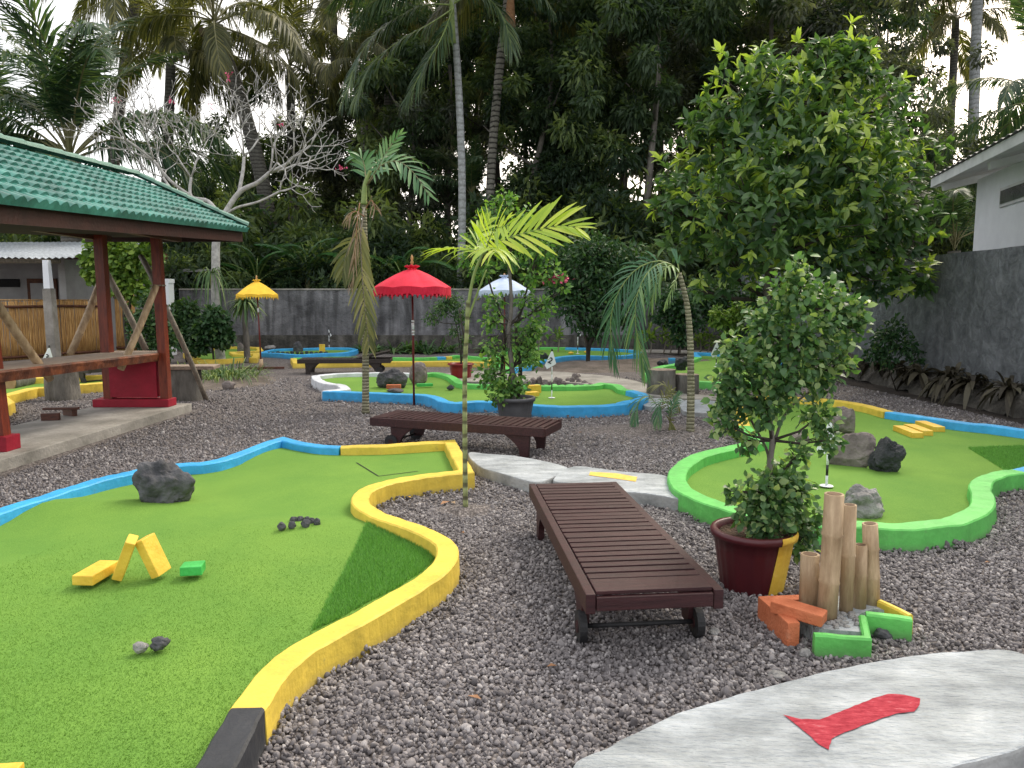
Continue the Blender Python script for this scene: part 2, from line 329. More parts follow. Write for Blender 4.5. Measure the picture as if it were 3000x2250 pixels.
def turfmat():
    m, nt, N, L, P = newmat('artificial_turf')
    tc = N.new('ShaderNodeTexCoord')
    n = N.new('ShaderNodeTexNoise'); n.inputs['Scale'].default_value = 150; n.inputs['Detail'].default_value = 4; n.inputs['Roughness'].default_value = .7
    L.new(tc.outputs['Object'], n.inputs['Vector'])
    r = N.new('ShaderNodeValToRGB'); e = r.color_ramp.elements
    e[0].position = .3; e[0].color = (.108, .228, .036, 1); e[1].position = .72; e[1].color = (.205, .378, .074, 1)
    L.new(n.outputs['Fac'], r.inputs['Fac'])
    n2 = N.new('ShaderNodeTexNoise'); n2.inputs['Scale'].default_value = .9; n2.inputs['Detail'].default_value = 7; n2.inputs['Roughness'].default_value = .65
    L.new(tc.outputs['Object'], n2.inputs['Vector'])
    r2 = N.new('ShaderNodeValToRGB'); r2.color_ramp.elements[0].position = .3; r2.color_ramp.elements[1].position = .72
    r2.color_ramp.elements[0].color = (.70, .80, .72, 1); r2.color_ramp.elements[1].color = (1.14, 1.06, .95, 1)
    L.new(n2.outputs['Fac'], r2.inputs['Fac'])
    mx = N.new('ShaderNodeMixRGB'); mx.blend_type = 'MULTIPLY'; mx.inputs[0].default_value = 1
    L.new(r.outputs['Color'], mx.inputs[1]); L.new(r2.outputs['Color'], mx.inputs[2]); L.new(mx.outputs[0], P.inputs['Base Color'])
    b = N.new('ShaderNodeBump'); b.inputs['Strength'].default_value = .6; b.inputs['Distance'].default_value = .006
    L.new(n.outputs['Fac'], b.inputs['Height']); L.new(b.outputs[0], P.inputs['Normal'])
    P.inputs['Roughness'].default_value = .9; P.inputs['Specular IOR Level'].default_value = .2
    return m
M['turf'] = turfmat()

# ------------------------------------------------------------------ objects
def tag(o, label=None, cat=None, group=None, kind=None):
    if label: o['label'] = label
    if cat: o['category'] = cat
    if group: o['group'] = group
    if kind: o['kind'] = kind
    return o
def thing(name, loc, label, cat, group=None, rz=0):
    o = bpy.data.objects.new(name, None); COL.objects.link(o)
    o.empty_display_size = .2
    o.location = loc; o.rotation_euler = (0, 0, rz)
    return tag(o, label, cat, group)
def origin(o):
    v = Vector((0, 0, 0))
    while o is not None:
        v = v + o.location; o = o.parent
    return v
def link(name, me, parent=None, loc=None):
    o = bpy.data.objects.new(name, me); COL.objects.link(o)
    if parent is not None: o.parent = parent
    if loc is not None: o.location = loc
    return o
def copy_tree(o, parent=None):
    c = o.copy(); COL.objects.link(c); c.parent = parent
    for ch in [x for x in COL.objects if x.parent == o]:
        copy_tree(ch, c)
    return c

class MB:
    """collects faces and links them as one mesh object"""
    def __init__(s): s.v = []; s.f = []; s.m = []; s.mats = []; s.cur = 0; s.smooth = []
    def use(s, material):
        if material not in s.mats: s.mats.append(material)
        s.cur = s.mats.index(material); return s
    def add(s, vs, fs, smooth=False):
        b = len(s.v); s.v += [Vector(q) for q in vs]
        for q in fs:
            s.f.append(tuple(b + i for i in q)); s.m.append(s.cur); s.smooth.append(smooth)
    def box(s, c, size, rot=None, taper=1.0):
        x, y, z = [k / 2 for k in size]; c = Vector(c)
        q = []
        for dz, t in ((-z, 1), (z, taper)):
            for dx, dy in ((-x, -y), (x, -y), (x, y), (-x, y)):
                p = Vector((dx * t, dy * t, dz))
                if rot is not None: p = rot @ p
                q.append(c + p)
        s.add(q, [(3, 2, 1, 0), (4, 5, 6, 7), (0, 1, 5, 4), (1, 2, 6, 5), (2, 3, 7, 6), (3, 0, 4, 7)])
    def bevbox(s, c, size, b=.006, rot=None, jit=0, seed=0):
        bm = bmesh.new(); bmesh.ops.create_cube(bm, size=1)
        for v in bm.verts: v.co = Vector((v.co.x * size[0], v.co.y * size[1], v.co.z * size[2]))
        bmesh.ops.bevel(bm, geom=list(bm.edges), offset=b, segments=2, affect='EDGES', profile=.6)
        if jit:
            for v in bm.verts: v.co += noise.noise_vector(v.co * 9 + Vector((seed * 7.3, 0, 0))) * jit
        c = Vector(c)
        bm.verts.index_update()
        s.add([c + (rot @ v.co if rot is not None else v.co) for v in bm.verts], [[v.index for v in f.verts] for f in bm.faces])
        bm.free()
    def prism(s, pts, z0, z1):
        n = len(pts)
        s.add([(p[0], p[1], z0) for p in pts] + [(p[0], p[1], z1) for p in pts],
              [tuple(range(n))[::-1], tuple(range(n, 2 * n))] + [(i, (i + 1) % n, n + (i + 1) % n, n + i) for i in range(n)])
    def tube(s, pts, rad, n=8, cap=True, smooth=True):
        pts = [Vector(p) for p in pts]
        if not hasattr(rad, '__len__'): rad = [rad] * len(pts)
        t = (pts[1] - pts[0]).normalized()
        a = t.orthogonal().normalized()
        q = []
        for i, p in enumerate(pts):
            if i == 0: t = pts[1] - pts[0]
            elif i == len(pts) - 1: t = pts[-1] - pts[-2]
            else: t = pts[i + 1] - pts[i - 1]
            t.normalize(); a = (a - t * a.dot(t)).normalized(); b = t.cross(a)
            for k in range(n):
                th = 2 * PI * k / n
                q.append(p + (a * math.cos(th) + b * math.sin(th)) * rad[i])
        fs = [(i * n + k, i * n + (k + 1) % n, (i + 1) * n + (k + 1) % n, (i + 1) * n + k) for i in range(len(pts) - 1) for k in range(n)]
        s.add(q, fs, smooth)
        if cap:
            L = (len(pts) - 1) * n; b0 = len(s.v) - len(q)
            s.f.append(tuple(b0 + k for k in range(n))[::-1]); s.m.append(s.cur); s.smooth.append(False)
            s.f.append(tuple(b0 + L + k for k in range(n))); s.m.append(s.cur); s.smooth.append(False)
    def lathe(s, c, prof, n=24, smooth=True, squash=None):
        c = Vector(c); q = []
        for i, (r, z) in enumerate(prof):
            for k in range(n):
                th = 2 * PI * k / n
                q.append(c + Vector((r * math.cos(th), r * math.sin(th), z)))
        s.add(q, [(i * n + k, i * n + (k + 1) % n, (i + 1) * n + (k + 1) % n, (i + 1) * n + k) for i in range(len(prof) - 1) for k in range(n)], smooth)
    def build(s, name, material=None, parent=None, label=None):
        me = bpy.data.meshes.new(name)
        o = origin(parent) if parent is not None else Vector((0, 0, 0))
        me.from_pydata([tuple(v - o) for v in s.v], [], s.f)
        mats = s.mats or [material]
        for k in mats: me.materials.append(k)
        if s.mats: me.polygons.foreach_set('material_index', s.m)
        me.polygons.foreach_set('use_smooth', s.smooth)
        me.update()
        ob = link(name, me, parent)
        if label: ob['label'] = label
        return ob

# leaf shapes: along, across, up (unit leaf)
T_DIAMOND = (np.array([(0, 0, 0), (.42, -.5, .10), (1, 0, -.12), (.42, .5, .10)], float), [(0, 1, 2), (0, 2, 3)])
T_OVAL = (np.array([(0, 0, 0), (.22, -.40, .05), (.60, -.46, .02), (1, 0, -.22), (.60, .46, .02), (.22, .40, .05), (.35, 0, -.03), (.7, 0, -.08)], float),
          [(0, 1, 6), (0, 6, 5), (1, 2, 7, 6), (6, 7, 4, 5), (2, 3, 7), (7, 3, 4)])
T_BLADE = (np.array([(0, -.5, 0), (0, .5, 0), (1, 0, 0)], float), [(0, 1, 2)])
def leaves(name, P, D, Nn, L, Wd, tint, tmpl, material, parent=None):
    """one mesh of many leaves: P roots, D axes, Nn normals, lengths, widths, tints"""
    P = np.asarray(P, float); D = np.asarray(D, float); Nn = np.asarray(Nn, float)
    D = D / (np.linalg.norm(D, axis=1, keepdims=True) + 1e-9)
    S = np.cross(Nn, D); S = S / (np.linalg.norm(S, axis=1, keepdims=True) + 1e-9)
    U = np.cross(D, S)
    T, fs = tmpl; n = len(P); k = len(T)
    L = np.broadcast_to(np.asarray(L, float), (n,)); Wd = np.broadcast_to(np.asarray(Wd, float), (n,))
    V = (P[:, None, :] + T[None, :, 0, None] * (L[:, None] )[:, :, None] * D[:, None, :]
         + T[None, :, 1, None] * Wd[:, None, None] * S[:, None, :] + T[None, :, 2, None] * L[:, None, None] * U[:, None, :])
    if parent is not None: V = V - np.array(origin(parent))
    lv = np.concatenate([np.array(f) for f in fs]); tot = np.array([len(f) for f in fs])
    me = bpy.data.meshes.new(name)
    me.vertices.add(n * k); me.vertices.foreach_set('co', V.reshape(-1))
    me.loops.add(n * len(lv)); me.loops.foreach_set('vertex_index', (lv[None, :] + (np.arange(n) * k)[:, None]).reshape(-1).astype(np.int32))
    tt = np.tile(tot, n); me.polygons.add(len(tt))
    me.polygons.foreach_set('loop_start', np.concatenate([[0], np.cumsum(tt)[:-1]]).astype(np.int32))
    me.polygons.foreach_set('loop_total', tt.astype(np.int32))
    me.update(calc_edges=True)
    a = me.attributes.new('tint', 'FLOAT', 'POINT')
    a.data.foreach_set('value', np.repeat(np.clip(np.asarray(tint, float), 0, 1), k).astype(np.float32))
    me.materials.append(material)
    return link(name, me, parent)

def catmull(pts, per=6, closed=False):
    out = []; n = len(pts)
    rng = range(n if closed else n - 1)
    g = lambda i: pts[i % n] if closed else pts[max(0, min(n - 1, i))]
    for i in rng:
        p0, p1, p2, p3 = g(i - 1), g(i), g(i + 1), g(i + 2)
        for k in range(per):
            t = k / per
            out.append(.5 * ((2 * p1) + (p2 - p0) * t + (2 * p0 - 5 * p1 + 4 * p2 - p3) * t * t + (3 * p1 - p0 - 3 * p2 + p3) * t ** 3))
    if not closed: out.append(pts[-1])
    return out
def smooth_run(pts, sharp=(), per=6):
    """smooth the line through pts but keep the corners listed in sharp"""
    cuts = [0] + sorted(sharp) + [len(pts) - 1]; out = []
    for a, b in zip(cuts[:-1], cuts[1:]):
        if b <= a: continue
        seg = catmull(pts[a:b + 1], per) if b - a > 1 else [pts[a], pts[b]]
        out += seg if not out else seg[1:]
    return out
def inpoly(X, Y, poly):
    inside = np.zeros(len(X), bool); n = len(poly); j = n - 1
    for i in range(n):
        xi, yi = poly[i][0], poly[i][1]; xj, yj = poly[j][0], poly[j][1]
        c = ((yi > Y) != (yj > Y)) & (X < (xj - xi) * (Y - yi) / (yj - yi + 1e-12) + xi)
        inside ^= c; j = i
    return inside
# ------------------------------------------------------------------ ground
mb = MB(); mb.add([(-250, -60, 0), (250, -60, 0), (250, 400, 0), (-250, 400, 0)], [(0, 1, 2, 3)])
tag(mb.build('ground', M['gravel']), kind='structure')

def patch(name, pts, z, material, th=None):
    mb = MB()
    if th: mb.prism(pts, z - th, z)
    else: mb.add([(p[0], p[1], z) for p in pts], [tuple(range(len(pts)))])
    return mb.build(name, material)
# dark soil strip along the side wall and the foot of the back wall, forest floor beyond
tag(patch('soil', [(3.9, 24.9), (4.9, 21), (6.1, 16.5), (6.5, 13), (6.62, 10), (6.7, 4), (7.1, 4), (7.4, 24.9)], .004, M['soil']), kind='structure')
tag(patch('soil', [(-12, 24.9), (-11, 23.6), (-6, 23.2), (0, 22.6), (3.9, 22.8), (3.9, 24.9)], .004, M['soil']), kind='structure')
tag(patch('forest_floor', [(-80, 25.3), (120, 25.3), (120, 200), (-80, 200)], .004, M['soil']), kind='structure')
tag(patch('forest_floor', [(8.3, -20), (100, -20), (100, 25.2), (8.3, 25.2)], .006, M['soil']), kind='structure')

# ------------------------------------------------------------------ golf greens
POLYS = []
def ribbon(pts, w, h, z0, closed=False, seed=0, cap=(True, True)):
    """kerb body along pts: chamfered top, wobbling hand-laid sides"""
    n = len(pts); V = []; Fc = []
    for i, p in enumerate(pts):
        a = pts[max(0, i - 1)]; b = pts[min(n - 1, i + 1)]
        d1 = (p - a).normalized() if i > 0 else (b - p).normalized()
        d2 = (b - p).normalized() if i < n - 1 else d1
        t = (d1 + d2)
        if t.length < 1e-4: t = d1.copy()
        t.normalize(); nx = Vector((-t.y, t.x, 0)); ms = 1 / max(.45, abs(t.dot(d1)))
        w1 = w / 2 * ms * (1 + (.07 * noise.noise(p * 16) + .10 * noise.noise(p * 5 + Vector((seed, 0, 0))))); w2 = w / 2 * ms * (1 + (.07 * noise.noise(p * 16) + .10 * noise.noise(p * 5 + Vector((0, seed + 9, 0)))))
        hh = h + .004 * noise.noise(p * 13) + .007 * noise.noise(p * 3.5 + Vector((0, 0, seed)))
        fl = 1.12 + .16 * noise.noise(p * 11 + Vector((seed, seed, 0)))
        for s, k in ((w1 * fl, z0), (w1 * 1.02, hh - .009), (w1 - .008, hh), (-w2 + .008, hh), (-w2 * 1.02, hh - .009), (-w2 * fl, z0)):
            q = p + nx * s; V.append((q.x, q.y, k))
    for i in range(n - 1):
        for k in range(5):
            a = i * 6 + k; Fc.append((a, a + 6, a + 7, a + 1))
    if cap[0]: Fc.append((0, 1, 2, 3, 4, 5))
    if cap[1]: Fc.append(tuple((n - 1) * 6 + k for k in (5, 4, 3, 2, 1, 0)))
    return V, Fc
def resample(pts, step=.06):
    out = [pts[0]]
    for a, b in zip(pts[:-1], pts[1:]):
        k = max(1, int((b - a).length / step))
        out += [a.lerp(b, (j + 1) / k) for j in range(k)]
    return out
def green(label, runs, w=.12, h=.14, turf_h=None, extra=(), grid=.2, step=.08, cname='kerb'):
    """runs: list of (colour, points, sharp corner indices) going round the green; extra closes it outside the picture"""
    allp = [p for r in runs for p in r[1]]
    c = sum((Vector((p.x, p.y, 0)) for p in allp), Vector()) / len(allp)
    t = thing('golf_green', c, label, 'mini golf green', 'mini golf greens laid out on the gravel')
    outline = []
    for i, (colr, pts, sharp) in enumerate(runs):
        P = [Vector((p.x, p.y, 0)) for p in pts]
        P = smooth_run(P, sharp, 7)
        P = resample(P, step)
        V, Fc = ribbon(P, w, h, -.03, seed=i * 3.1)
        mb = MB(); mb.add(V, Fc); mb.build('kerb', M[colr], t, label=colr + ' painted stretch of the raised kerb')
        outline += P if not outline else P[1:]
    outline += [Vector((p[0], p[1], 0)) for p in extra]
    ol = []
    for p in outline:
        if not ol or (p - ol[-1]).length > .02: ol.append(p)
    if (ol[0] - ol[-1]).length < .02: ol.pop()
    POLYS.append([(p.x, p.y) for p in ol])
    tf = turf_h or (lambda x, y: .055)
    xs = [p.x for p in ol]; ys = [p.y for p in ol]
    gx, gy = np.meshgrid(np.arange(min(xs), max(xs), grid), np.arange(min(ys), max(ys), grid))
    gx = gx.ravel(); gy = gy.ravel(); ins = inpoly(gx, gy, POLYS[-1])
    co = [Vector((p.x, p.y)) for p in ol] + [Vector((x, y)) for x, y in zip(gx[ins], gy[ins])]
    n = len(ol)
    v, e, f, *_ = geometry.delaunay_2d_cdt(co, [], [list(range(n))], 1, 1e-5)
    mb = MB(); mb.add([(p.x, p.y, tf(p.x, p.y)) for p in v], [tuple(q) for q in f], True)
    tb = mb.build('turf', M['turf'], t)
    return t, tf

HA = .15
def turfA(x, y):
    z = .065 + .012 * noise.noise(Vector((x * .9, y * .9, 3)))
    for cx, cy, a, sx, sy in bumpsA:
        z += a * math.exp(-((x - cx) / sx) ** 2 - ((y - cy) / sy) ** 2)
    return z
b1 = G(*Z7(330, 430)); b2 = G(*Z7(1330, 520)); b3 = G(*Z7(1100, 160)); b4 = G(*Z7(250, 620))
bumpsA = [(b1.x, b1.y, .075, .9, .26), (b2.x, b2.y, .06, .7, .24), (b3.x, b3.y, .03, .8, .4), (b4.x - .3, b4.y - .5, .035, .7, .3)]
gA, _ = green('large foreground green edged with yellow, blue and black kerbs', [
    ('black', gp(Z7, [(760, 2050), (880, 1790), (988, 1580), (1142, 1305)], HA), ()),
    ('yellow', gp(Z7, [(1142, 1305), (1235, 1170), (1330, 1075), (1440, 1000), (1590, 920), (1740, 840), (1865, 770), (1970, 705), (2035, 650), (2070, 600), (2060, 545), (2010, 505),
                       (1930, 470), (1830, 435), (1740, 403), (1680, 365), (1668, 328), (1700, 290), (1770, 264), (1860, 243), (1980, 224), (2160, 206), (2082, 66), (1800, 84), (1578, 92)], HA), (21, 22)),
    ('blue', gp(Z7, [(1578, 92), (1480, 88), (1390, 76), (1308, 56), (1230, 78), (1130, 116), (1040, 148), (950, 166), (830, 174), (700, 192), (600, 215), (480, 240), (300, 292), (150, 342), (0, 388), (-200, 460), (-520, 600)], HA), (3,)),
], w=.125, h=HA, turf_h=turfA, extra=[(-5, 2), (-4, .8), (-1.2, .8)], grid=.13, step=.05)

HB = .15
def turfB(x, y): return .06 + .01 * noise.noise(Vector((x * .6, y * .6, 8)))
gB, _ = green('broad green on the right edged with bright green, yellow and blue kerbs', [
    ('green', gp(Z6, [(700, 1010), (745, 1055), (800, 1082), (720, 1106), (560, 1140), (450, 1172), (370, 1220), (338, 1275), (355, 1330), (440, 1385), (600, 1445), (800, 1500), (1050, 1530), (1300, 1540),
                      (1520, 1548), (1750, 1535), (1890, 1502), (1975, 1450), (1992, 1395), (1975, 1340), (2000, 1298), (2080, 1270), (2190, 1252)], HB), (2,)),
    ('blue', gp(Z6, [(2190, 1252), (2300, 1230), (2500, 1200), (2800, 1150), (2900, 1110), (2700, 1080), (2400, 1050), (2212, 1028), (2030, 1006), (1830, 985), (1660, 958), (1480, 932)], HB), ()),
    ('yellow', gp(Z6, [(1480, 932), (1380, 903), (1225, 875), (1100, 862), (960, 855), (840, 850), (730, 860), (690, 900), (685, 960), (700, 1010)], HB), ()),
], w=.15, h=HB, turf_h=turfB, grid=.25, step=.06)

HC = .15
def turfC(x, y): return .07 + .015 * noise.noise(Vector((x * .7, y * .7, 5)))
gC, _ = green('middle green behind the slatted lounger edged with blue, white and green kerbs', [
    ('blue', gp(Z5, [(222, 1097), (400, 1102), (600, 1110), (800, 1118), (890, 1126), (960, 1142), (1010, 1166), (1080, 1172), (1200, 1163), (1330, 1166), (1450, 1176), (1600, 1188), (1800, 1195), (2000, 1190), (2150, 1180)], HC)
            + gp(Z6, [(40, 886), (110, 870), (155, 850), (140, 832), (85, 818)], HC), ()),
    ('green', gp(Z6, [(85, 818), (40, 808)], HC) + gp(Z5, [(2110, 1055), (2020, 1047), (1950, 1058), (1800, 1062), (1650, 1062), (1540, 1060), (1400, 1056), (1250, 1053), (1130, 1048), (1085, 1030), (1040, 1000), (985, 984), (930, 978), (870, 982)], HC), (3,)),
    ('white', gp(Z5, [(870, 982), (720, 978), (560, 976), (420, 978), (290, 984), (165, 997), (180, 1022), (240, 1045), (330, 1058), (358, 1082), (222, 1097)], HC), (5, 9)),
], w=.16, h=HC, turf_h=turfC, grid=.35, step=.08)
sp = lambda pts, z=.12: [G(x, y, z) for x, y in pts]
green('narrow green behind the blackened lounger edged with a long yellow kerb', [
    ('yellow', sp([(860, 1050), (868, 1064), (1100, 1061), (1300, 1060), (1430, 1062), (1445, 1050)]), (1, 4)),
    ('green', sp([(1445, 1050), (1345, 1042), (1320, 1045)]), ()), ('yellow', sp([(1320, 1045), (1303, 1046)]), ()), ('blue', sp([(1303, 1046), (1278, 1047)]), ()),
    ('green', sp([(1278, 1047), (1220, 1049), (1000, 1047), (860, 1050)]), ())], w=.15, h=.13, grid=.5, step=.15)
green('long far green behind the dark shrub edged with a wavy blue kerb', [
    ('blue', sp([(1500, 1085), (1547, 1071), (1600, 1056), (1650, 1045), (1700, 1042), (1780, 1044), (1850, 1040), (1870, 1030), (1800, 1023), (1658, 1019)]), ()),
    ('green', sp([(1658, 1019), (1560, 1019), (1480, 1030), (1450, 1058), (1500, 1085)]), ())], w=.17, h=.13, grid=.5, step=.15)
green('far round green by the back wall with a plain blue kerb', [
    ('blue', sp([(769, 1034), (816, 1036), (873, 1040), (929, 1037), (1000, 1034), (1030, 1030), (1040, 1024), (1020, 1020), (960, 1019), (891, 1021), (807, 1024), (769, 1034)]), (0,))], w=.17, h=.13, grid=.5, step=.15)
green('far green around the frangipani trunk with a zigzag yellow kerb', [
    ('yellow', sp([(545, 1036), (585, 1054), (640, 1054), (717, 1049), (745, 1050), (752, 1036), (690, 1038), (680, 1032), (764, 1028), (757, 1018), (650, 1017), (545, 1036)]), (1, 4, 5, 6, 7, 8, 9))], w=.16, h=.13, grid=.5, step=.15)
green('green behind the wooden counter edged with a chunky yellow kerb', [
    ('yellow', sp([(-60, 1225), (22, 1180), (0, 1163), (90, 1140), (140, 1136), (226, 1128), (300, 1122), (430, 1108), (430, 1096), (133, 1107), (-100, 1122)], .15), (1, 2, 7, 8))], w=.17, h=.16, extra=[tuple(G(-350, 1200))[:2]], grid=.5, step=.15)
green('far green on the right side of the bent palm with a pale green kerb', [
    ('green', sp([(1900, 1095), (1911, 1108), (1943, 1114), (1987, 1118), (2070, 1121), (2180, 1126), (2290, 1112)]), ()),
    ('blue', sp([(2290, 1112), (2310, 1080), (2240, 1046), (2101, 1037), (2031, 1034), (2046, 1048)]), (4,)),
    ('green', sp([(2046, 1048), (1990, 1066), (1930, 1078), (1900, 1095)]), ())], w=.17, h=.14, grid=.5, step=.15)

# darker long-pile turf laid in corners
def blades(name, poly, zf, n, L, Wd, material, parent, seed, lean=.5, tb=0):
    r = np.random.default_rng(seed); xs = [p[0] for p in poly]; ys = [p[1] for p in poly]
    X = r.uniform(min(xs), max(xs), n); Y = r.uniform(min(ys), max(ys), n); k = inpoly(X, Y, poly); X = X[k]; Y = Y[k]
    Z = np.array([zf(x, y) for x, y in zip(X, Y)]) if n < 60000 else zf(X, Y)
    m = len(X); D = np.stack([r.normal(0, lean, m), r.normal(0, lean, m), np.ones(m)], 1)
    Nn = r.normal(0, 1, (m, 3)); Nn[:, 2] *= .2
    t = r.beta(2, 2, m) + tb
    return leaves(name, np.stack([X, Y, Z], 1), D, Nn, L * r.uniform(.6, 1.2, m), Wd, t, T_BLADE, material, parent)
pa = [tuple(p)[:2] for p in gp(Z7, [(1700, 455), (1800, 452), (1930, 488), (2005, 545), (2010, 600), (1950, 660), (1830, 735), (1700, 800), (1560, 880), (1440, 935)], .08)]
o = blades('long_turf_patch', pa, turfA, 42000, .030, .0045, M['turf_long'], gA, 3)
o['kind'] = 'stuff'; o['label'] = 'darker long-pile turf filling the corner by the yellow kerb'
pb = [tuple(p)[:2] for p in gp(Z6, [(1910, 1122), (2230, 1108), (2600, 1110), (2500, 1200), (2212, 1240), (2130, 1250)], .08)]
o = blades('long_turf_patch', pb, turfB, 42000, .030, .006, M['turf_long'], gB, 4)
o['kind'] = 'stuff'; o['label'] = 'darker long-pile turf filling the far corner'
near = [q for q in POLYS[0]]
rr0 = np.random.default_rng(31); n0_ = 250000; X0 = rr0.uniform(-2.9, .3, n0_); Y0 = 1.75 + 3.2 * rr0.random(n0_) ** 1.35
kk = inpoly(X0, Y0, near) & (rr0.random(n0_) < np.clip((4.9 - Y0) / 2.2, 0, 1)) & (np.abs(X0) < .72 * Y0 + .15); X0 = X0[kk]; Y0 = Y0[kk]
gxx = {}
Z0 = np.array([.065 + .012 * noise.noise(Vector((x * .9, y * .9, 3))) for x, y in zip(X0, Y0)])
for cx, cy, a, sx, sy in bumpsA: Z0 += a * np.exp(-((X0 - cx) / sx) ** 2 - ((Y0 - cy) / sy) ** 2)
m0 = len(X0); D0 = np.stack([rr0.normal(0, .55, m0), rr0.normal(0, .55, m0), np.ones(m0)], 1)
o = leaves('turf_fibres', np.stack([X0, Y0, Z0 - .001], 1), D0, rr0.normal(0, 1, (m0, 3)), 0.0095 * rr0.uniform(.5, 1.2, m0), .0032, rr0.beta(2, 2, m0), T_BLADE, M['turf_blade'], gA)
o['kind'] = 'stuff'
# cut seam of a turf square
s0, s1, s2 = [G(*Z7(*q), .075) for q in ((1650, 165), (1752, 226), (1935, 200))]
mb = MB()
for a, b in ((s0, s1), (s1, s2)):
    d = (b - a).normalized(); nn = Vector((-d.y, d.x, 0)) * .006; u = Vector((0, 0, .004))
    k = 12; q = [a.lerp(b, j / k) for j in range(k + 1)]
    for i in range(k):
        za = Vector((0, 0, turfA(q[i].x, q[i].y) - q[i].z)) + u; zb = Vector((0, 0, turfA(q[i + 1].x, q[i + 1].y) - q[i + 1].z)) + u
        mb.add([q[i] - nn + za, q[i + 1] - nn + zb, q[i + 1] + nn + zb, q[i] + nn + za], [(0, 1, 2, 3)])
mb.build('turf_seam', M['dark_void'], gA, label='dark cut seam of a square turf inlay')

# ------------------------------------------------------------------ stepping slabs
SLABS = []
def slab(name, pts, top, label, cat, seed=0, material='pale_slab', thick=None, group=None):
    pts = resample(catmull([Vector((p.x, p.y, 0)) for p in pts], 5, True), .04)
    cl = []
    for p in pts:
        q = p + noise.noise_vector(p * 9 + Vector((seed, 0, 0))) * .008; q.z = 0
        if not cl or (q - cl[-1]).length > .012: cl.append(q)
    SLABS.append([(p.x, p.y) for p in cl])
    c = sum(cl, Vector()) / len(cl); t = thing(name, c, label, cat, group)
    n = len(cl); mb = MB(); mb.use(M['slab_side'])
    rings = [(-.02, 1.0), (top - .014, 1.0), (top - .004, .994), (top, .98)]
    V = []
    for z, s in rings:
        for p in cl:
            q = c + (p - c) * s
            V.append((q.x, q.y, z + (.003 * noise.noise(p * 14) if z > 0 else 0)))
    Fc = [(k * n + i, k * n + (i + 1) % n, (k + 1) * n + (i + 1) % n, (k + 1) * n + i) for k in range(2) for i in range(n)]
    mb.add(V, Fc)
    b = len(mb.v) - len(V)
    mb.use(M[material])
    for i in range(n):
        mb.f.append(tuple(b + q for q in (2 * n + i, 2 * n + (i + 1) % n, 3 * n + (i + 1) % n, 3 * n + i))); mb.m.append(mb.cur); mb.smooth.append(False)
    mb.f.append(tuple(b + 3 * n + i for i in range(n))); mb.m.append(mb.cur); mb.smooth.append(False)
    mb.build('slab_body', None, t)
    return t
TS = .10
sl1 = slab('stepping_slab', gp(Z8, [(385, 1375), (500, 1302), (650, 1230), (800, 1162), (1000, 1098), (1200, 1043), (1420, 988), (1640, 945), (1850, 915), (2050, 899), (2150, 899), (2230, 925), (2330, 1010), (2380, 1180),
                                    (2212, 1298), (1890, 1385), (1500, 1500), (900, 1640), (500, 1560)], TS),
           TS, 'big pale slab painted with a red figure 1 in the front right corner', 'stepping slab')
sl2 = slab('stepping_slab', [G(*Z7(2165, 120), TS), G(*Z8(40, 110), TS), G(*Z8(180, 122), TS), G(*Z8(362, 164), TS), G(*Z8(300, 205), TS), G(*Z8(235, 224), TS), G(*Z8(100, 190), TS), G(*Z7(2215, 180), TS)],
           TS, 'plain pale slab beside the square corner of the yellow kerb', 'stepping slab', 3)
sl3 = slab('stepping_slab', gp(Z8, [(385, 160), (560, 178), (760, 198), (775, 232), (826, 290), (700, 272), (560, 258), (400, 232), (305, 214)], TS),
           TS, 'pale slab with a yellow painted bar between the lounger and green kerb', 'stepping slab', 5)
slab('stepping_slab', sp([(1895, 1168), (1998, 1170), (1996, 1192), (1890, 1189)], .07), .07, 'low pale slab left of the bent palm', 'stepping slab', 6)
slab('stepping_slab', sp([(2008, 1172), (2112, 1178), (2104, 1206), (2002, 1203)], .07), .07, 'whitish slab just right of the bent palm stem', 'stepping slab', 8)
def decal(name, pts, z, material, parent, label=None, jit=.004, seed=1):
    pts = resample([Vector((p.x, p.y, z)) for p in pts] + [Vector((pts[0].x, pts[0].y, z))], .02)[:-1]
    q = []
    for p in pts:
        k = p + noise.noise_vector(p * 40 + Vector((seed, 0, 0))) * jit; k.z = z; q.append(k)
    mb = MB(); mb.add(q, [tuple(range(len(q)))]); return mb.build(name, material, parent, label)
decal('painted_figure', gp(Z8, [(1235, 1170), (1310, 1188), (1385, 1190), (1500, 1145), (1600, 1105), (1665, 1085), (1720, 1088), (1790, 1104), (1788, 1128), (1768, 1157), (1700, 1165), (1620, 1190), (1540, 1222), (1470, 1250),
                                (1432, 1268), (1421, 1312), (1380, 1290), (1330, 1243), (1280, 1203)], TS), TS + .004, M['red_mark'], sl1, 'red brushed figure 1')
decal('painted_figure', gp(Z8, [(455, 184), (560, 190), (645, 205), (640, 224), (560, 212), (450, 198)], TS), TS + .004, M['yellow_mark'], sl3, 'yellow brushed figure 1')
path = resample(catmull(sp([(1240, 1100), (1330, 1092), (1440, 1086), (1560, 1088), (1640, 1089), (1706, 1095), (1770, 1100), (1850, 1113), (1910, 1130), (1990, 1150), (2100, 1160), (2100, 1172), (1980, 1166), (1900, 1158), (1850, 1146), (1780, 1134), (1690, 1122), (1560, 1118), (1400, 1118), (1260, 1116)], .05), 4, True), .2)
mb = MB(); mb.prism([tuple(p)[:2] for p in path], -.02, .05); tag(mb.build('path', M['concrete']), kind='structure'); SLABS.append([tuple(p)[:2] for p in path])
path = sp([(1780, 1020), (1900, 1022), (2060, 1026), (2400, 1050), (2400, 1058), (2060, 1036), (1900, 1031), (1780, 1027)], .03)
tag(patch('path', [tuple(p)[:2] for p in path], .012, M['concrete']), kind='structure')

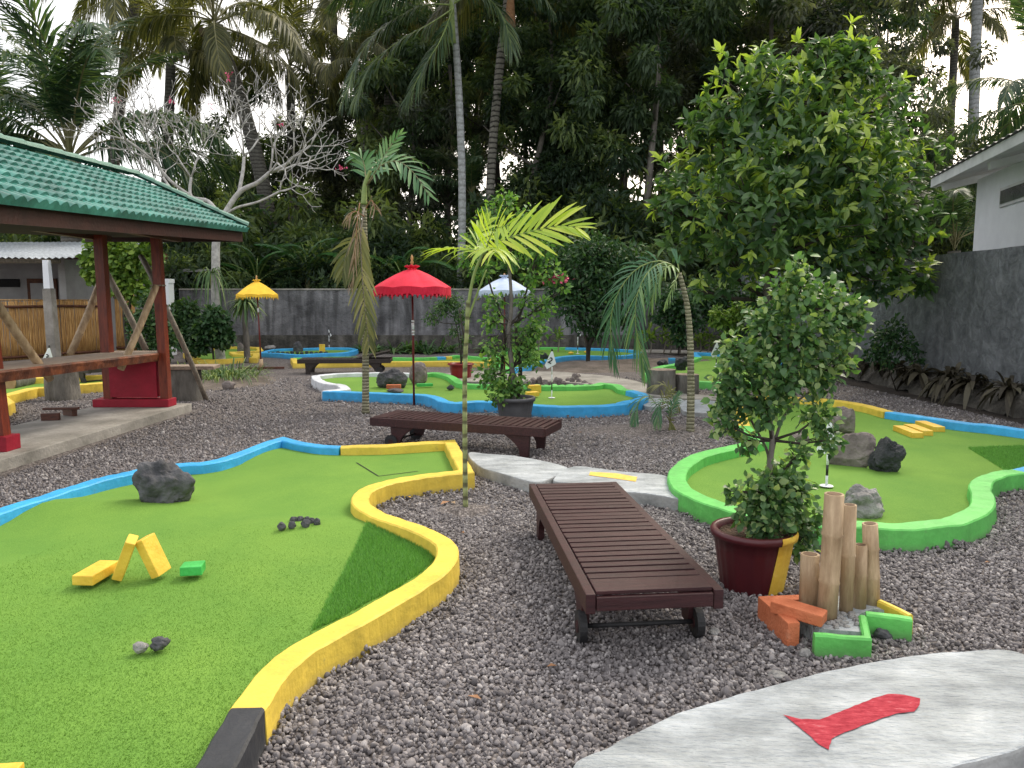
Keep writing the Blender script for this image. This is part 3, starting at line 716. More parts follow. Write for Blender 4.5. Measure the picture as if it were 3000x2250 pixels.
# low earth mounds planted with shrubs
def mound(px, py, rx, ry, h, material='sandy', name='earth_mound'):
    c = G(px, py); mb = MB(); V = [(c.x, c.y, h)]; Fc = []; n = 28; rr = 7
    for j in range(1, rr + 1):
        t = j / rr
        for i in range(n):
            a = 2 * PI * i / n; w = 1 + .18 * noise.noise(Vector((math.cos(a) * 1.5, math.sin(a) * 1.5, px)))
            p = Vector((c.x + rx * t * w * math.cos(a), c.y + ry * t * w * math.sin(a), 0))
            V.append((p.x, p.y, h * (.5 + .5 * math.cos(PI * t)) + .03 * noise.noise(p * 4) * (1 - t) - (.01 if j == rr else 0)))
    for i in range(n): Fc.append((0, 1 + i, 1 + (i + 1) % n))
    for j in range(rr - 1):
        for i in range(n): a = 1 + j * n; Fc.append((a + i, a + n + i, a + n + (i + 1) % n, a + (i + 1) % n))
    mb.add(V, Fc, True); tag(mb.build(name, M[material]), kind='structure')
mound(1720, 1078, 2.3, 1.3, .14)
mound(1900, 1262, 1.1, .7, .05, 'gravel', 'gravel_mound')
mound(645, 1120, 1.2, 1.6, .10)
mound(1364, 1500, .35, .3, .03, 'gravel', 'gravel_mound')
mound(1950, 1062, 2.5, 1.2, .10)

# ------------------------------------------------------------------ loose gravel stones
PLAT = [(-5.95, 5.2), (-4.66, 5.2), (-4.55, 10.95), (-5.85, 10.95)]
def gravel(name, n_near, seed):
    r = np.random.default_rng(seed)
    Xs = []; Ys = []
    for (y0, y1, dens) in ((1.6, 3.6, 5200), (3.6, 5.6, 4000), (5.6, 8.0, 1900), (8.0, 10.0, 800), (10.0, 12.5, 420), (12.5, 15.5, 180)):
        w = .74 * y1 + .4; n = int(dens * (y1 - y0) * 2 * w)
        X = r.uniform(-w, w, n); Y = r.uniform(y0, y1, n); k = np.abs(X) < .74 * Y + .4
        Xs.append(X[k]); Ys.append(Y[k])
    X = np.concatenate(Xs); Y = np.concatenate(Ys)
    keep = np.ones(len(X), bool)
    for p in POLYS[:3] + SLABS + [PLAT, [(4.9, 21), (6.1, 16.5), (6.5, 13), (6.62, 10), (6.7, 4), (9, 4), (9, 21)]]: keep &= ~inpoly(X, Y, p)
    # strip taken by the kerb bodies themselves; stones bank up unevenly against them
    DM = np.full(len(X), 9.0)
    for poly, hw in zip(POLYS[:3], (.064, .078, .083)):
        P = np.array(poly); A = P; B = np.roll(P, -1, 0)
        step = max(1, len(P) // 400)
        for a, b in zip(A, B):
            if max(abs(a[1]), abs(b[1])) > 14: continue
            d = b - a; l2 = (d ** 2).sum() + 1e-9
            t = np.clip(((X - a[0]) * d[0] + (Y - a[1]) * d[1]) / l2, 0, 1)
            q2 = np.sqrt((X - a[0] - t * d[0]) ** 2 + (Y - a[1] - t * d[1]) ** 2) - hw; keep &= q2 > 0; DM = np.minimum(DM, q2)
    X = X[keep]; Y = Y[keep]; DM = DM[keep]; n = len(X)
    bank = np.array([max(0, noise.noise(Vector((x * 6, y * 6, 2))) * 1.3 + .30) if d_ < .2 else 0 for x, y, d_ in zip(X, Y, DM)]) * .042 * np.exp(-DM / .055)
    Zs = r.uniform(-.001, .010, n) + bank * r.uniform(.75, 1.05, n)
    me = bpy.data.meshes.new(name); me.vertices.add(n)
    me.vertices.foreach_set('co', np.stack([X, Y, Zs], 1).reshape(-1))
    a = me.attributes.new('rot', 'FLOAT_VECTOR', 'POINT'); a.data.foreach_set('vector', r.uniform(0, 2 * PI, (n, 3)).reshape(-1))
    s = np.exp(r.normal(0, .27, n) + .5 * (r.random(n) < .02)) * .0079 * (1 + .05 * np.maximum(0, Y - 4)); s = np.clip(s, .004, .026)
    sc = np.stack([s * r.uniform(.9, 1.5, n), s, s * r.uniform(.5, .95, n)], 1)
    a = me.attributes.new('siz', 'FLOAT_VECTOR', 'POINT'); a.data.foreach_set('vector', sc.reshape(-1))
    o = link(name, me)
    ng = bpy.data.node_groups.new('gravel_scatter', 'GeometryNodeTree')
    ng.interface.new_socket('Geometry', in_out='INPUT', socket_type='NodeSocketGeometry')
    ng.interface.new_socket('Geometry', in_out='OUTPUT', socket_type='NodeSocketGeometry')
    N = ng.nodes; L = ng.links; gi = N.new('NodeGroupInput'); go = N.new('NodeGroupOutput')
    jn = N.new('GeometryNodeJoinGeometry')
    for k in range(5):
        ic = N.new('GeometryNodeMeshIcoSphere'); ic.inputs['Radius'].default_value = 1; ic.inputs['Subdivisions'].default_value = 2
        sp_ = N.new('GeometryNodeSetPosition')
        nz = N.new('ShaderNodeTexNoise'); nz.inputs['Scale'].default_value = .95; nz.inputs['Detail'].default_value = 2
        po = N.new('GeometryNodeInputPosition'); ad = N.new('ShaderNodeVectorMath'); ad.operation = 'ADD'; ad.inputs[1].default_value = (k * 5.3, k * 2.1, 0)
        L.new(po.outputs[0], ad.inputs[0]); L.new(ad.outputs[0], nz.inputs['Vector'])
        sb = N.new('ShaderNodeVectorMath'); sb.operation = 'SUBTRACT'; sb.inputs[1].default_value = (.5, .5, .5); L.new(nz.outputs['Color'], sb.inputs[0])
        sc_ = N.new('ShaderNodeVectorMath'); sc_.operation = 'SCALE'; sc_.inputs['Scale'].default_value = 1.55; L.new(sb.outputs[0], sc_.inputs[0])
        L.new(ic.outputs['Mesh'], sp_.inputs['Geometry']); L.new(sc_.outputs[0], sp_.inputs['Offset'])
        ss = N.new('GeometryNodeSetShadeSmooth')
        sm = N.new('GeometryNodeSetMaterial'); sm.inputs['Material'].default_value = M['stone']; L.new(sp_.outputs[0], ss.inputs[0]); L.new(ss.outputs[0], sm.inputs['Geometry'])
        gt = N.new('GeometryNodeGeometryToInstance'); L.new(sm.outputs[0], gt.inputs[0]); L.new(gt.outputs[0], jn.inputs[0])
    io = N.new('GeometryNodeInstanceOnPoints'); L.new(gi.outputs[0], io.inputs['Points']); L.new(jn.outputs[0], io.inputs['Instance'])
    io.inputs['Pick Instance'].default_value = True
    rv = N.new('FunctionNodeRandomValue'); rv.data_type = 'INT'
    for s_ in rv.inputs:
        if s_.enabled and s_.name == 'Min': s_.default_value = 0
        if s_.enabled and s_.name == 'Max': s_.default_value = 4
    L.new([q for q in rv.outputs if q.enabled][0], io.inputs['Instance Index'])
    for nm, sock in (('rot', 'Rotation'), ('siz', 'Scale')):
        na = N.new('GeometryNodeInputNamedAttribute'); na.data_type = 'FLOAT_VECTOR'; na.inputs['Name'].default_value = nm
        out = [q for q in na.outputs if q.enabled and q.name == 'Attribute'][0]
        if nm == 'rot':
            er = N.new('FunctionNodeEulerToRotation'); L.new(out, er.inputs[0]); out = er.outputs[0]
        L.new(out, io.inputs[sock])
    L.new(io.outputs[0], go.inputs[0])
    md = o.modifiers.new('scatter', 'NODES'); md.node_group = ng
    tag(o, 'loose grey crushed stones covering the yard between the greens', 'gravel', kind='stuff')
    print('gravel stones', n)
gravel('gravel', 0, 5)
# ------------------------------------------------------------------ walls round the yard
def wall_mesh(a, b, th, z0, z1, material, parent, name='wall_body', wob=.012, step=.25, side=1):
    a = Vector(a); b = Vector(b); d = (b - a).normalized(); nx = Vector((-d.y, d.x, 0)) * th * side
    n = max(2, int((b - a).length / step)); rows = 8; V = []; Fc = []
    for i in range(n + 1):
        p = a.lerp(b, i / n)
        for j in range(rows + 1):
            z = z0 + (z1 - z0) * j / rows; q = Vector((p.x, p.y, z)) - nx.normalized() * wob * noise.noise(Vector((p.x, p.y, z)) * 1.7)
            if j == rows: q.z += .012 * noise.noise(p * 2.3)
            V.append(q)
        V.append(Vector((p.x, p.y, z1)) + nx); V.append(Vector((p.x, p.y, z0)) + nx)
    k = rows + 3
    for i in range(n):
        for j in range(k - 1): Fc.append((i * k + j, (i + 1) * k + j, (i + 1) * k + j + 1, i * k + j + 1))
    Fc += [tuple(range(k)), tuple(n * k + j for j in range(k))[::-1]]
    mb = MB(); mb.add(V, Fc); return mb.build(name, material, parent)
t = thing('back_wall', (0, 25, 0), 'long low weathered grey wall across the back of the yard', 'wall')
wall_mesh((-11.0, 25, 0), (7.2, 25, 0), .2, 0, 1.93, M['wall_back'], t)
wall_mesh((-11.0, 24.72, 0), (7.1, 24.72, 0), .27, 0, .46, M['wall_foot'], t, 'footing', .05)
mb = MB(); mb.box((-1.9, 25.1, 1.965), (18.2, .26, .05)); mb.build('coping', M['concrete'], t)
t = thing('side_wall', (7.2, 12, 0), 'tall dark blue-grey trowelled wall along the right side', 'wall')
wall_mesh((7.12, 3.5, 0), (7.42, 24.9, 0), .2, 0, 2.37, M['wall_side'], t, side=-1, wob=-.02)
# crumbling rubble foot
mb = MB(); n = 150; V = []; Fc = []
for i in range(n + 1):
    y = 6 + 17 * i / n; xw = 7.12 + .3 * (y - 3.5) / 21.4
    for j in range(7):
        s = j / 6; z = .50 * (1 - s) ** .6 * (.75 + .35 * noise.noise(Vector((y * .9, 0, 4)))); x = xw - .03 - .33 * s ** 1.3
        q = Vector((x, y, z)); q += noise.noise_vector(q * 3.2) * .10 * (s > 0) + noise.noise_vector(q * 9) * .035 * (s > 0)
        q.x = min(q.x, xw - .012); q.z = max(q.z, -.02)
        V.append(q)
for i in range(n):
    for j in range(6): a = i * 7 + j; Fc.append((a, a + 1, a + 8, a + 7))
mb.add(V, Fc); mb.build('rubble_foot', M['rubble'], t)

# ------------------------------------------------------------------ white building beyond the side wall
t = thing('white_building', (9.73, 16.07, 0), 'white house corner with overhanging sheet roof beyond the dark side wall', 'building', rz=R(-14.2))
def lbox(name, c, s, material, parent, label=None, rot=None, bev=0):
    """box given in the local frame of a rotated thing"""
    mb = MB()
    if bev: mb.bevbox(c, s, bev, rot)
    else: mb.box(c, s, rot)
    me_o = MB(); me_o.v = [v + origin(parent) for v in mb.v]; me_o.f = mb.f; me_o.m = mb.m; me_o.smooth = mb.smooth
    return me_o.build(name, material, parent, label)
lbox('wall', (3, -7, 2.05), (6, 14, 4.1), M['plaster_white'], t)
w_ = lbox('window', (-.006, -3.1, 3.55), (.05, 3.4, .36), M['roof_white'], t)
lbox('pane', (-.022, -3.1, 3.55), (.04, 3.28, .25), M['glass'], w_)
mb = MB(); ny = 190; V = []; Fc = []
for i in range(ny + 1):
    y = -14 + 15 * i / ny; w_c = .022 * math.sin(i * PI / 2.0 + .4)
    for x in (-.68, 1.5, 4): V.append(Vector((x, y, 4.33 + (x + .62) * .24 + w_c)) + origin(t))
for i in range(ny):
    for j in range(2): a = i * 3 + j; Fc.append((a, a + 1, a + 4, a + 3))
mb.add(V, Fc); mb.build('roof_sheet', M['roof_cap'], t)
sl = Matrix.Rotation(-math.atan(.24), 3, 'Y')
lbox('fascia', (-.60, -6.5, 4.20), (.05, 15, .19), M['roof_white'], t)
lbox('barge_board', (1.7, .97, 4.74), (4.7, .05, .20), M['roof_white'], t, rot=sl)
lbox('soffit', (1.7, -6.55, 4.70), (4.6, 14.9, .05), M['roof_white'], t, rot=sl)
for y in (.55, -2.2, -4.95):
    lbox('rafter', (1.0, y, 4.40), (3.1, .13, .15), M['roof_white'], t, rot=sl, bev=.02)

# ------------------------------------------------------------------ bamboo fence, shed, gate pillar
def bamboo_fence(a, b, h, label, seed, parent_rails=True):
    a = Vector(a); b = Vector(b); d = (b - a).normalized(); nn = Vector((d.y, -d.x, 0))
    t = thing('bamboo_fence', a.lerp(b, .5), label, 'fence')
    r = random.Random(seed); mb = MB(); s = 0; Lh = (b - a).length
    while s < Lh:
        w = r.uniform(.019, .027); p = a + d * s; ln = r.uniform(-.02, .02)
        hh = h + r.uniform(-.05, .03); off = nn * r.uniform(-.008, .012)
        q = [p + off + d * ln * k + Vector((0, 0, .03 + hh * k)) for k in (0, .31, .33, .35, .64, .66, .68, 1)]
        mb.tube(q, [w, w, w * 1.12, w, w, w * 1.1, w, w * .95], 6)
        s += w * 2 * r.uniform(.95, 1.15)
    mb.build('bamboo_screen', M['bamboo_fence'], t)
    for z, off in ((.12, .05), (h - .14, .05)):
        mb = MB(); k = 9
        mb.tube([a.lerp(b, i / k) + nn * off + Vector((0, 0, z + .01 * math.sin(i * 2.1))) for i in range(k + 1)], .035, 8); mb.build('rail', M['bamboo_dark'], t)
    mb = MB()
    mb.tube([a + Vector((0, 0, h + .03)) + nn * .02, b + Vector((0, 0, h + .03)) + nn * .02], .016, 6); mb.build('top_rail', M['bamboo_fence'], t)
    return t
fa, fb = G(0, 1062), G(318, 1038); fd = (fb - fa).normalized()
bamboo_fence(fa - fd * 3, fb, 1.58, 'tall tan split-bamboo fence in front of the shed', 1)
bamboo_fence(W(345, 1030, 22.5) * 1, W(402, 1030, 22.5) * 1, 1.75, 'short separate panel of tan bamboo fence next to the white gate pillar', 2)

t = thing('shed', (-15, 22, 0), 'open white shed under a pale corrugated tin roof at far left', 'shed')
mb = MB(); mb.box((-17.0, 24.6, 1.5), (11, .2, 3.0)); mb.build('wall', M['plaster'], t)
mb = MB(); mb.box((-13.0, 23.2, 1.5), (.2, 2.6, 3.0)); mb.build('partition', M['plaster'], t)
c = W(14, 829, 24.4); mb = MB(); mb.box((c.x, 24.47, c.z), (.85, .06, .26)); mb.build('window', M['dark_void'], t)  # black panel on the wall, its colour stands for the unlit inside
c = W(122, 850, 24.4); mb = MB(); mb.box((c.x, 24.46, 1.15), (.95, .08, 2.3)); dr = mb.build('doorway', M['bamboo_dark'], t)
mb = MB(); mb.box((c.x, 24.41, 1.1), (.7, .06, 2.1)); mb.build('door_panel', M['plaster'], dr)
mb = MB(); mb.tube([(-20, 20.5, 2.66), (-12.2, 20.5, 2.66)], .07, 8); mb.build('eave_beam', M['bamboo_grey'], t)
mb = MB(); mb.box((-14.5, 22.0, 2.86), (9, .12, .16)); mb.build('tie_beam', M['wood_brown'], t)
mb = MB(); V = []; Fc = []; nx_ = 240
for i in range(nx_ + 1):
    x = -22 + 10.6 * i / nx_
    for j in range(5):
        V.append((x + .1 * j * .25, 20.1 + 1.2 * j, 2.72 + .19 * j + .025 * math.sin(i * PI / 2) + .02 * noise.noise(Vector((x, j, 0)))))
for i in range(nx_):
    for j in range(4): a = i * 5 + j; Fc.append((a, a + 5, a + 6, a + 1))
mb.add(V, Fc); mb.build('tin_roof', M['tin'], t)
cb = G(160, 1056); cb_t = W(136, 762, cb.y)
mb = MB(); mb.use(M['concrete']); mid = cb.lerp(cb_t, .72)
mb.tube([cb, mid], [.17, .155], 4, smooth=False); mb.build('column_foot', None, t)
mb = MB(); mb.tube([mid, cb_t], [.12, .10], 4, smooth=False); mb.build('column', M['plaster_white'], t)

gpb = W(496, 1020, 22); t = thing('gate_pillar', (gpb.x, gpb.y, 0), 'white masonry gate pillar at the left end of the back wall', 'pillar')
mb = MB(); mb.bevbox((gpb.x, gpb.y, 1.05), (.30, .35, 2.1), .02); mb.build('pillar_body', M['plaster_white'], t)
mb = MB(); mb.prism([(gpb.x - .25, gpb.y - .17), (gpb.x + .17, gpb.y - .17), (gpb.x + .17, gpb.y + .18), (gpb.x - .25, gpb.y + .18)], 2.1, 2.22); mb.build('capstone', M['plaster_white'], t)
mb = MB(); c = W(560, 795, 27); mb.box((c.x, 27, c.z), (1.8, 1.6, .10)); mb.box((c.x, 27.4, c.z / 2 - .1), (1.6, .2, c.z - .3))
tag(mb.build('low_hut', M['roof_cap']), 'low dark hut roof glimpsed behind the back wall beside the frangipani', 'hut')

# ------------------------------------------------------------------ pavilion
t = pav = thing('pavilion', (-5.3, 9, 0), 'open red-brown timber pavilion with hipped green tile roof on the left', 'pavilion')
pf = [G(63, 1328, .12), G(561, 1181, .12)]
pn, pfar = pf; pd = (pfar - pn).normalized(); pnear = pn - pd * 2.2; pw = Vector((-pd.y, pd.x, 0)) * 1.22
def slab_box(name, pts, z0, z1, material, parent, b=.012):
    mb = MB(); n = len(pts); c = sum(pts, Vector()) / n
    ring = lambda s, z: [(c.x + (p.x - c.x) * s, c.y + (p.y - c.y) * s, z) for p in pts]
    V = ring(1, z0) + ring(1, z1 - b) + ring(1 - b / 1.5, z1)
    Fc = [(k * n + i, k * n + (i + 1) % n, (k + 1) * n + (i + 1) % n, (k + 1) * n + i) for k in range(2) for i in range(n)] + [tuple(2 * n + i for i in range(n))]
    mb.add(V, Fc); return mb.build(name, material, parent)
slab_box('platform', [pnear, pfar, pfar + pw, pnear + pw], -.02, .12, M['concrete'], pav)
PZ = .12
P1 = G(*Z4(1100, 1190), PZ); P1t = W(*Z4(1012, 130), P1.y - .02)
P1b = P1 + Vector((0, 0, 0))
def post(pts, w=.062):
    mb = MB(); mb.tube([pts[0], pts[1]], w * 1.2, 4, smooth=False)
    # turn the square so its faces look along the yard
    return mb.build('post', M['wood_red'], pav)
def sqpost(b, tp, w=.115):
    mb = MB(); b = Vector(b); tp = Vector(tp); d = (tp - b)
    q = []
    for base in (b, tp):
        for dx, dy in ((-1, -1), (1, -1), (1, 1), (-1, 1)): q.append(base + Vector((dx * w / 2, dy * w / 2, 0)))
    mb.add(q, [(3, 2, 1, 0), (4, 5, 6, 7), (0, 1, 5, 4), (1, 2, 6, 5), (2, 3, 7, 6), (3, 0, 4, 7)]); return mb.build('post', M['wood_red'], pav)
YP = P1.y - .05
XP1 = P1.x - .02; XP2 = W(*Z4(690, 800), YP).x + .0
sqpost((XP1, YP, PZ + .1), (W(*Z4(1012, 130), YP).x, YP, 2.75), .115)
sqpost((XP2, YP + .02, PZ + .1), (W(*Z4(648, 130), YP).x, YP, 2.75), .125)
PL = G(*Z4(20, 1478), PZ); sqpost((PL.x, PL.y, PZ + .1), (PL.x - .1, PL.y, 2.6), .115)
sqpost((PL.x - .95, PL.y, PZ + .1), (PL.x - 1.05, PL.y, 2.6), .115)
for i, (x, y) in enumerate(((PL.x + .0, PL.y), (PL.x - .95, PL.y))):
    mb = MB(); mb.bevbox((x, y, PZ + .075), (.22, .22, .15), .008); mb.build('post_base', M['red'], pav)
yb = YP - .02
mb = MB(); mb.bevbox(((XP1 + XP2) / 2 - .04, yb + .01, PZ + .055), (XP1 - XP2 + .26, .26, .11), .01); mb.build('plinth', M['red'], pav)
cz = W(*Z4(1000, 850), YP - .15).z
mb = MB(); mb.bevbox(((XP1 + XP2) / 2 - .03, YP + .01, (PZ + .1 + cz - .1) / 2 + .02), (XP1 - XP2 - .14, .14, cz - .22 - PZ), .006); mb.build('end_wall', M['red'], pav)
# thick live-edge counter board
def counter():
    n = 60; V = []; Fc = []
    y0, y1 = 5.4, YP + .35
    x_in = lambda y: -5.0 - (y - 10.4) * -.02
    for i in range(n + 1):
        y = y0 + (y1 - y0) * i / n; k = i / n
        zt = W(*Z4(0, 950), 7.85).z * (1 - (y - 7.3) / 3.2) + cz * (y - 7.3) / 3.2
        zt = .93 + (cz - .93) * max(0, min(1, (y - 7.3) / 3.1))
        xf = -4.93 + .025 * noise.noise(Vector((y * 2.2, 0, 0))) + .012 * noise.noise(Vector((y * 9, 3, 0))) + (0.04 if k < .97 else -.03)
        xb = -5.72
        V += [(xb, y, zt - .115), (xb, y, zt), (xf - .02, y, zt), (xf, y, zt - .02), (xf - .015 + .02 * noise.noise(Vector((y * 5, 1, 1))), y, zt - .06), (xf - .03, y, zt - .115)]
    for i in range(n):
        for j in range(6): a = i * 6; Fc.append((a + j, a + (j + 1) % 6, a + 6 + (j + 1) % 6, a + 6 + j))
    Fc += [tuple(range(6)), tuple(n * 6 + j for j in range(6))[::-1]]
    mb = MB(); mb.v = [Vector(v) for v in V]; mb.mats = [M['slab_wood'], M['slab_bark']]
    for i, f in enumerate(Fc):
        j = i % 6 if i < n * 6 else 3
        mb.f.append(f); mb.m.append(0 if j in (0, 1) and i < n * 6 else 1); mb.smooth.append(False)
    mb.build('counter', None, pav)
counter()
def bamboo_pole(name, a, b, r, material, parent=None, nodes=5, seed=0, hollow=True, label=None):
    a = Vector(a); b = Vector(b); L_ = (b - a).length; mb = MB(); rr = random.Random(seed)
    ks = [0]; rs = [r]; cuts = sorted([(i + 1) / (nodes + 1) + rr.uniform(-.04, .04) for i in range(nodes)])
    e = .012 / L_
    for c in cuts: ks += [c - e, c, c + e]; rs += [r * .99, r * 1.09, r]
    ks.append(1); rs.append(r * .97)
    bend = (b - a).orthogonal().normalized() * L_ * .008
    q = [a.lerp(b, k) + bend * math.sin(k * PI) for k in ks]
    mb.use(material).tube(q, rs, 14)
    if hollow:
        d = (b - a).normalized(); o1 = d.orthogonal().normalized(); o2 = d.cross(o1)
        mb.use(M['bamboo_cut']); c = b + d * .0015
        mb.add([c + (o1 * math.cos(2 * PI * k / 14) + o2 * math.sin(2 * PI * k / 14)) * r * .72 for k in range(14)], [tuple(range(14))])
    return mb.build(name, None, parent, label)
bamboo_pole('brace', W(*Z4(-60, 470), 7.5), W(*Z4(325, 1020), 8.3), .045, M['bamboo'], pav, 4, 1)
bamboo_pole('brace', W(*Z4(455, 860), 10.3), W(*Z4(648, 395), 10.9), .048, M['bamboo'], pav, 3, 2)
bamboo_pole('brace', W(*Z4(782, 955), 9.75), W(*Z4(1012, 415), YP - .12), .045, M['bamboo'], pav, 3, 3)
bamboo_pole('brace', W(*Z4(945, 830), 11.2), W(*Z4(690, 330), 11.0), .045, M['bamboo_grey'], pav, 4, 4)
bamboo_pole('brace', W(*Z4(1012, 415), YP + .1), W(*Z4(915, 225), 11.2), .04, M['bamboo_grey'], pav, 3, 5)
mb = MB(); c = W(*Z4(1020, 412), YP); mb.box((c.x + .01, YP, c.z), (.16, .13, .018)); mb.build('lashing', M['bamboo_grey'], pav)
# roof
E0 = W(-60, 582, 5.75); E1 = W(722, 676, 11.55); R1 = W(440, 540, 11.15); R0 = W(-10, 430, 8.1)
ed = (E1 - E0); RY = lambda y: R0.lerp(R1, (y - R0.y) / (R1.y - R0.y)); EY = lambda y: E0.lerp(E1, (y - E0.y) / (E1.y - E0.y))
hipy = 10.75; R1 = RY(hipy); R00 = RY(5.5); E00 = EY(5.5)
def tiles():
    mb = MB(); per = .150; res = 8; rows = 9
    ys = np.arange(5.5, E1.y, per / res)
    wv = [.050 * (abs(math.sin(PI * i / res)) ** 1.1) for i in range(res)]
    V = []; Fc = []
    def P(y, v, lift):
        a = EY(y)
        if y <= hipy: b = RY(y)
        else: b = RY(y)
        n_ = Vector((.42, 0, .9)).normalized()
        return a.lerp(b, v) + n_ * lift
    for r_ in range(rows):
        v0 = r_ / rows - (.02 if r_ == 0 else .012); v1 = (r_ + 1) / rows
        prev = None
        for i, y in enumerate(ys):
            y = float(y); vm = 1 if y <= hipy else max(0, (E1.y - y) / (E1.y - hipy))
            if v0 >= vm: prev = None; continue
            va = v0; vb = min(v1, vm)
            row_sh = 0
            w0 = wv[(i + row_sh) % res] + .006 * noise.noise(Vector((int(i / res) * 3.7, r_ * 5.1, 0)))
            k = len(V)
            V += [P(y, va, -.012), P(y, va, .038 + w0 * .8), P(y, vb, .006 + w0 * .8)]
            if prev is not None: Fc += [(prev, k, k + 1, prev + 1), (prev + 1, k + 1, k + 2, prev + 2)]
            prev = k
    mb.add(V, Fc); mb.build('tile_slope', M['tile'], pav)
    # the far hip and the back slope
    L0 = Vector((2 * R00.x - E00.x, E00.y, E00.z)); L1 = Vector((2 * R1.x - E1.x, E1.y, E1.z))
    for name, q, nd in (('tile_slope', (R1, L1, E1), None), ('tile_slope', (R00, L0, L1, R1), None)):
        mb = MB(); mb.add([p + Vector((0, 0, .02)) for p in q], [tuple(range(len(q)))]); mb.build(name, M['tile'], pav)
    return L0, L1
L0_, L1_ = tiles()
def caps(a, b, n, r):
    mb = MB()
    for i in range(n):
        p = a.lerp(b, i / n); q = a.lerp(b, (i + 1.12) / n); d = (q - p).normalized(); sd = d.cross(Vector((0, 0, 1))).normalized(); up = sd.cross(d)
        V = []
        for c, rr in ((p, r * 1.12), (q, r * .9)):
            for k in range(7):
                th = PI * k / 6; V.append(c + sd * math.cos(th) * rr + up * (math.sin(th) * rr * .75 + .02))
        mb.add(V, [(k, k + 1, k + 8, k + 7) for k in range(6)] + [tuple(range(7))])
    mb.build('ridge_cap', M['tile_cap'], pav)
caps(E1 + Vector((0, 0, .05)), R1 + Vector((0, 0, .06)), 7, .085); caps(R1 + Vector((0, 0, .06)), R00 + Vector((0, 0, .06)), 16, .085)
def board(name, a, b, h, th, material, drop=0):
    mb = MB(); d = (b - a).normalized(); n_ = Vector((d.y, -d.x, 0)) * th / 2; V = []
    for p in (a, b):
        for s, z in ((1, -h), (-1, -h), (-1, 0), (1, 0)): V.append(p + n_ * s + Vector((0, 0, z - drop)))
    mb.add(V, [(0, 1, 2, 3), (7, 6, 5, 4), (0, 3, 7, 4), (1, 0, 4, 5), (2, 1, 5, 6), (3, 2, 6, 7)]); return mb.build(name, material, pav)
ins = Vector((-.06, 0, 0))
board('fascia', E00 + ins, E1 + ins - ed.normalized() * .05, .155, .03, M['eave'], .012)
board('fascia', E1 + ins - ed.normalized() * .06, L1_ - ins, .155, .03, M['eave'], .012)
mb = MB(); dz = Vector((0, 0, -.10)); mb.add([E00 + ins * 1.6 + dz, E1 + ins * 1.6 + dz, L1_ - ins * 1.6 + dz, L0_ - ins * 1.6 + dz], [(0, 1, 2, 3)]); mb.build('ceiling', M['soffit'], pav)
for x in (XP1 + .1, XP2 - .1):
    mb = MB(); mb.box((x, 8.2, 2.42 + .08), (.09, 5.4, .14)); mb.build('beam', M['wood_brown'], pav)
# grey prop leaning on the pavilion
o = bamboo_pole('leaning_pole', G(*Z4(1338, 1158)), W(*Z4(1070, 545), YP + .15), .038, M['bamboo_grey'], None, 5, 9)
tag(o, 'long grey pole leaning against the outside of the right pavilion post', 'pole')
# little wooden rack on the platform
t = thing('wooden_rack', G(*Z4(385, 1270), PZ), 'small brown wooden putter rack lying on the pavilion platform', 'rack')
a = G(*Z4(330, 1285), PZ); b = G(*Z4(455, 1255), PZ)
mb = MB(); mb.bevbox((a.x, a.y, PZ + .045), (.20, .07, .09), .005, Matrix.Rotation(.25, 3, 'Z')); mb.build('block', M['wood_brown'], t)
mb = MB(); mb.bevbox((b.x, b.y, PZ + .045), (.20, .07, .09), .005, Matrix.Rotation(-.5, 3, 'Z')); mb.build('block', M['wood_brown'], t)
mb = MB(); c = a.lerp(b, .5); mb.bevbox((c.x - .05, c.y + .10, PZ + .105), (.42, .07, .03), .005, Matrix.Rotation(.12, 3, 'Z')); mb.build('top_plank', M['wood_brown'], t)

def stump(base, r, h, label, name='log_stump', top=None, seed=0, rx=None):
    t = thing(name, (base.x, base.y, 0), label, 'stump')
    mb = MB(); n = 26; V = []; Fc = []
    for j in range(9):
        z = h * j / 8
        for i in range(n):
            a = 2 * PI * i / n; rr = r * (1 + .10 * noise.noise(Vector((math.cos(a) * 1.5, math.sin(a) * 1.5, z * 1.5 + seed))) + .035 * noise.noise(Vector((math.cos(a) * 7, math.sin(a) * 7, z * 3 + seed)))) * (1.08 - .08 * j / 8)
            V.append((base.x + rr * math.cos(a), base.y + rr * math.sin(a), z))
    for j in range(8):
        for i in range(n): Fc.append((j * n + i, j * n + (i + 1) % n, (j + 1) * n + (i + 1) % n, (j + 1) * n + i))
    mb.add(V, Fc, True); mb.build('bark', M['stump'], t)
    mb = MB(); mb.add([V[8 * n + i] for i in range(n)], [tuple(range(n))]); mb.build('cut_top', top or M['slab_wood'], t)
    return t
b = G(*Z4(410, 1152)); stump(b, .235, .46, 'squat grey log stool under the pavilion counter', 'log_stool', seed=2)
b = G(*Z4(1215, 1152)); tt = stump(b, .24, .50, 'dark log stump carrying a grey plank beside the leaning pole', seed=5)
mb = MB(); mb.bevbox((b.x - .02, b.y - .05, .535), (1.05, .42, .06), .01, Matrix.Rotation(.12, 3, 'Z'), .012, 3)
tag(mb.build('plank_top', M['slab_wood']), 'thick weathered plank resting on the dark log stump', 'plank')
b = G(*Z4(50, 1100)); t = thing('log', (b.x, b.y, .13), 'short tan log lying on its side with its cut end showing', 'log')
mb = MB(); mb.tube([(b.x, b.y, .15), (b.x - .1, b.y + .7, .15)], .155, 18, cap=False); mb.build('bark', M['stump'], t)
mb = MB(); mb.tube([(b.x, b.y - .012, .15), (b.x, b.y + .01, .15)], .152, 18); mb.build('cut_end', M['end_grain'], t)
b = G(1935, 1160); stump(b, .23, .45, 'grey split stump behind the bent palm stem', seed=8); 
b = G(2010, 1158); stump(b, .20, .36, 'shorter grey stump right of the split one', seed=11)

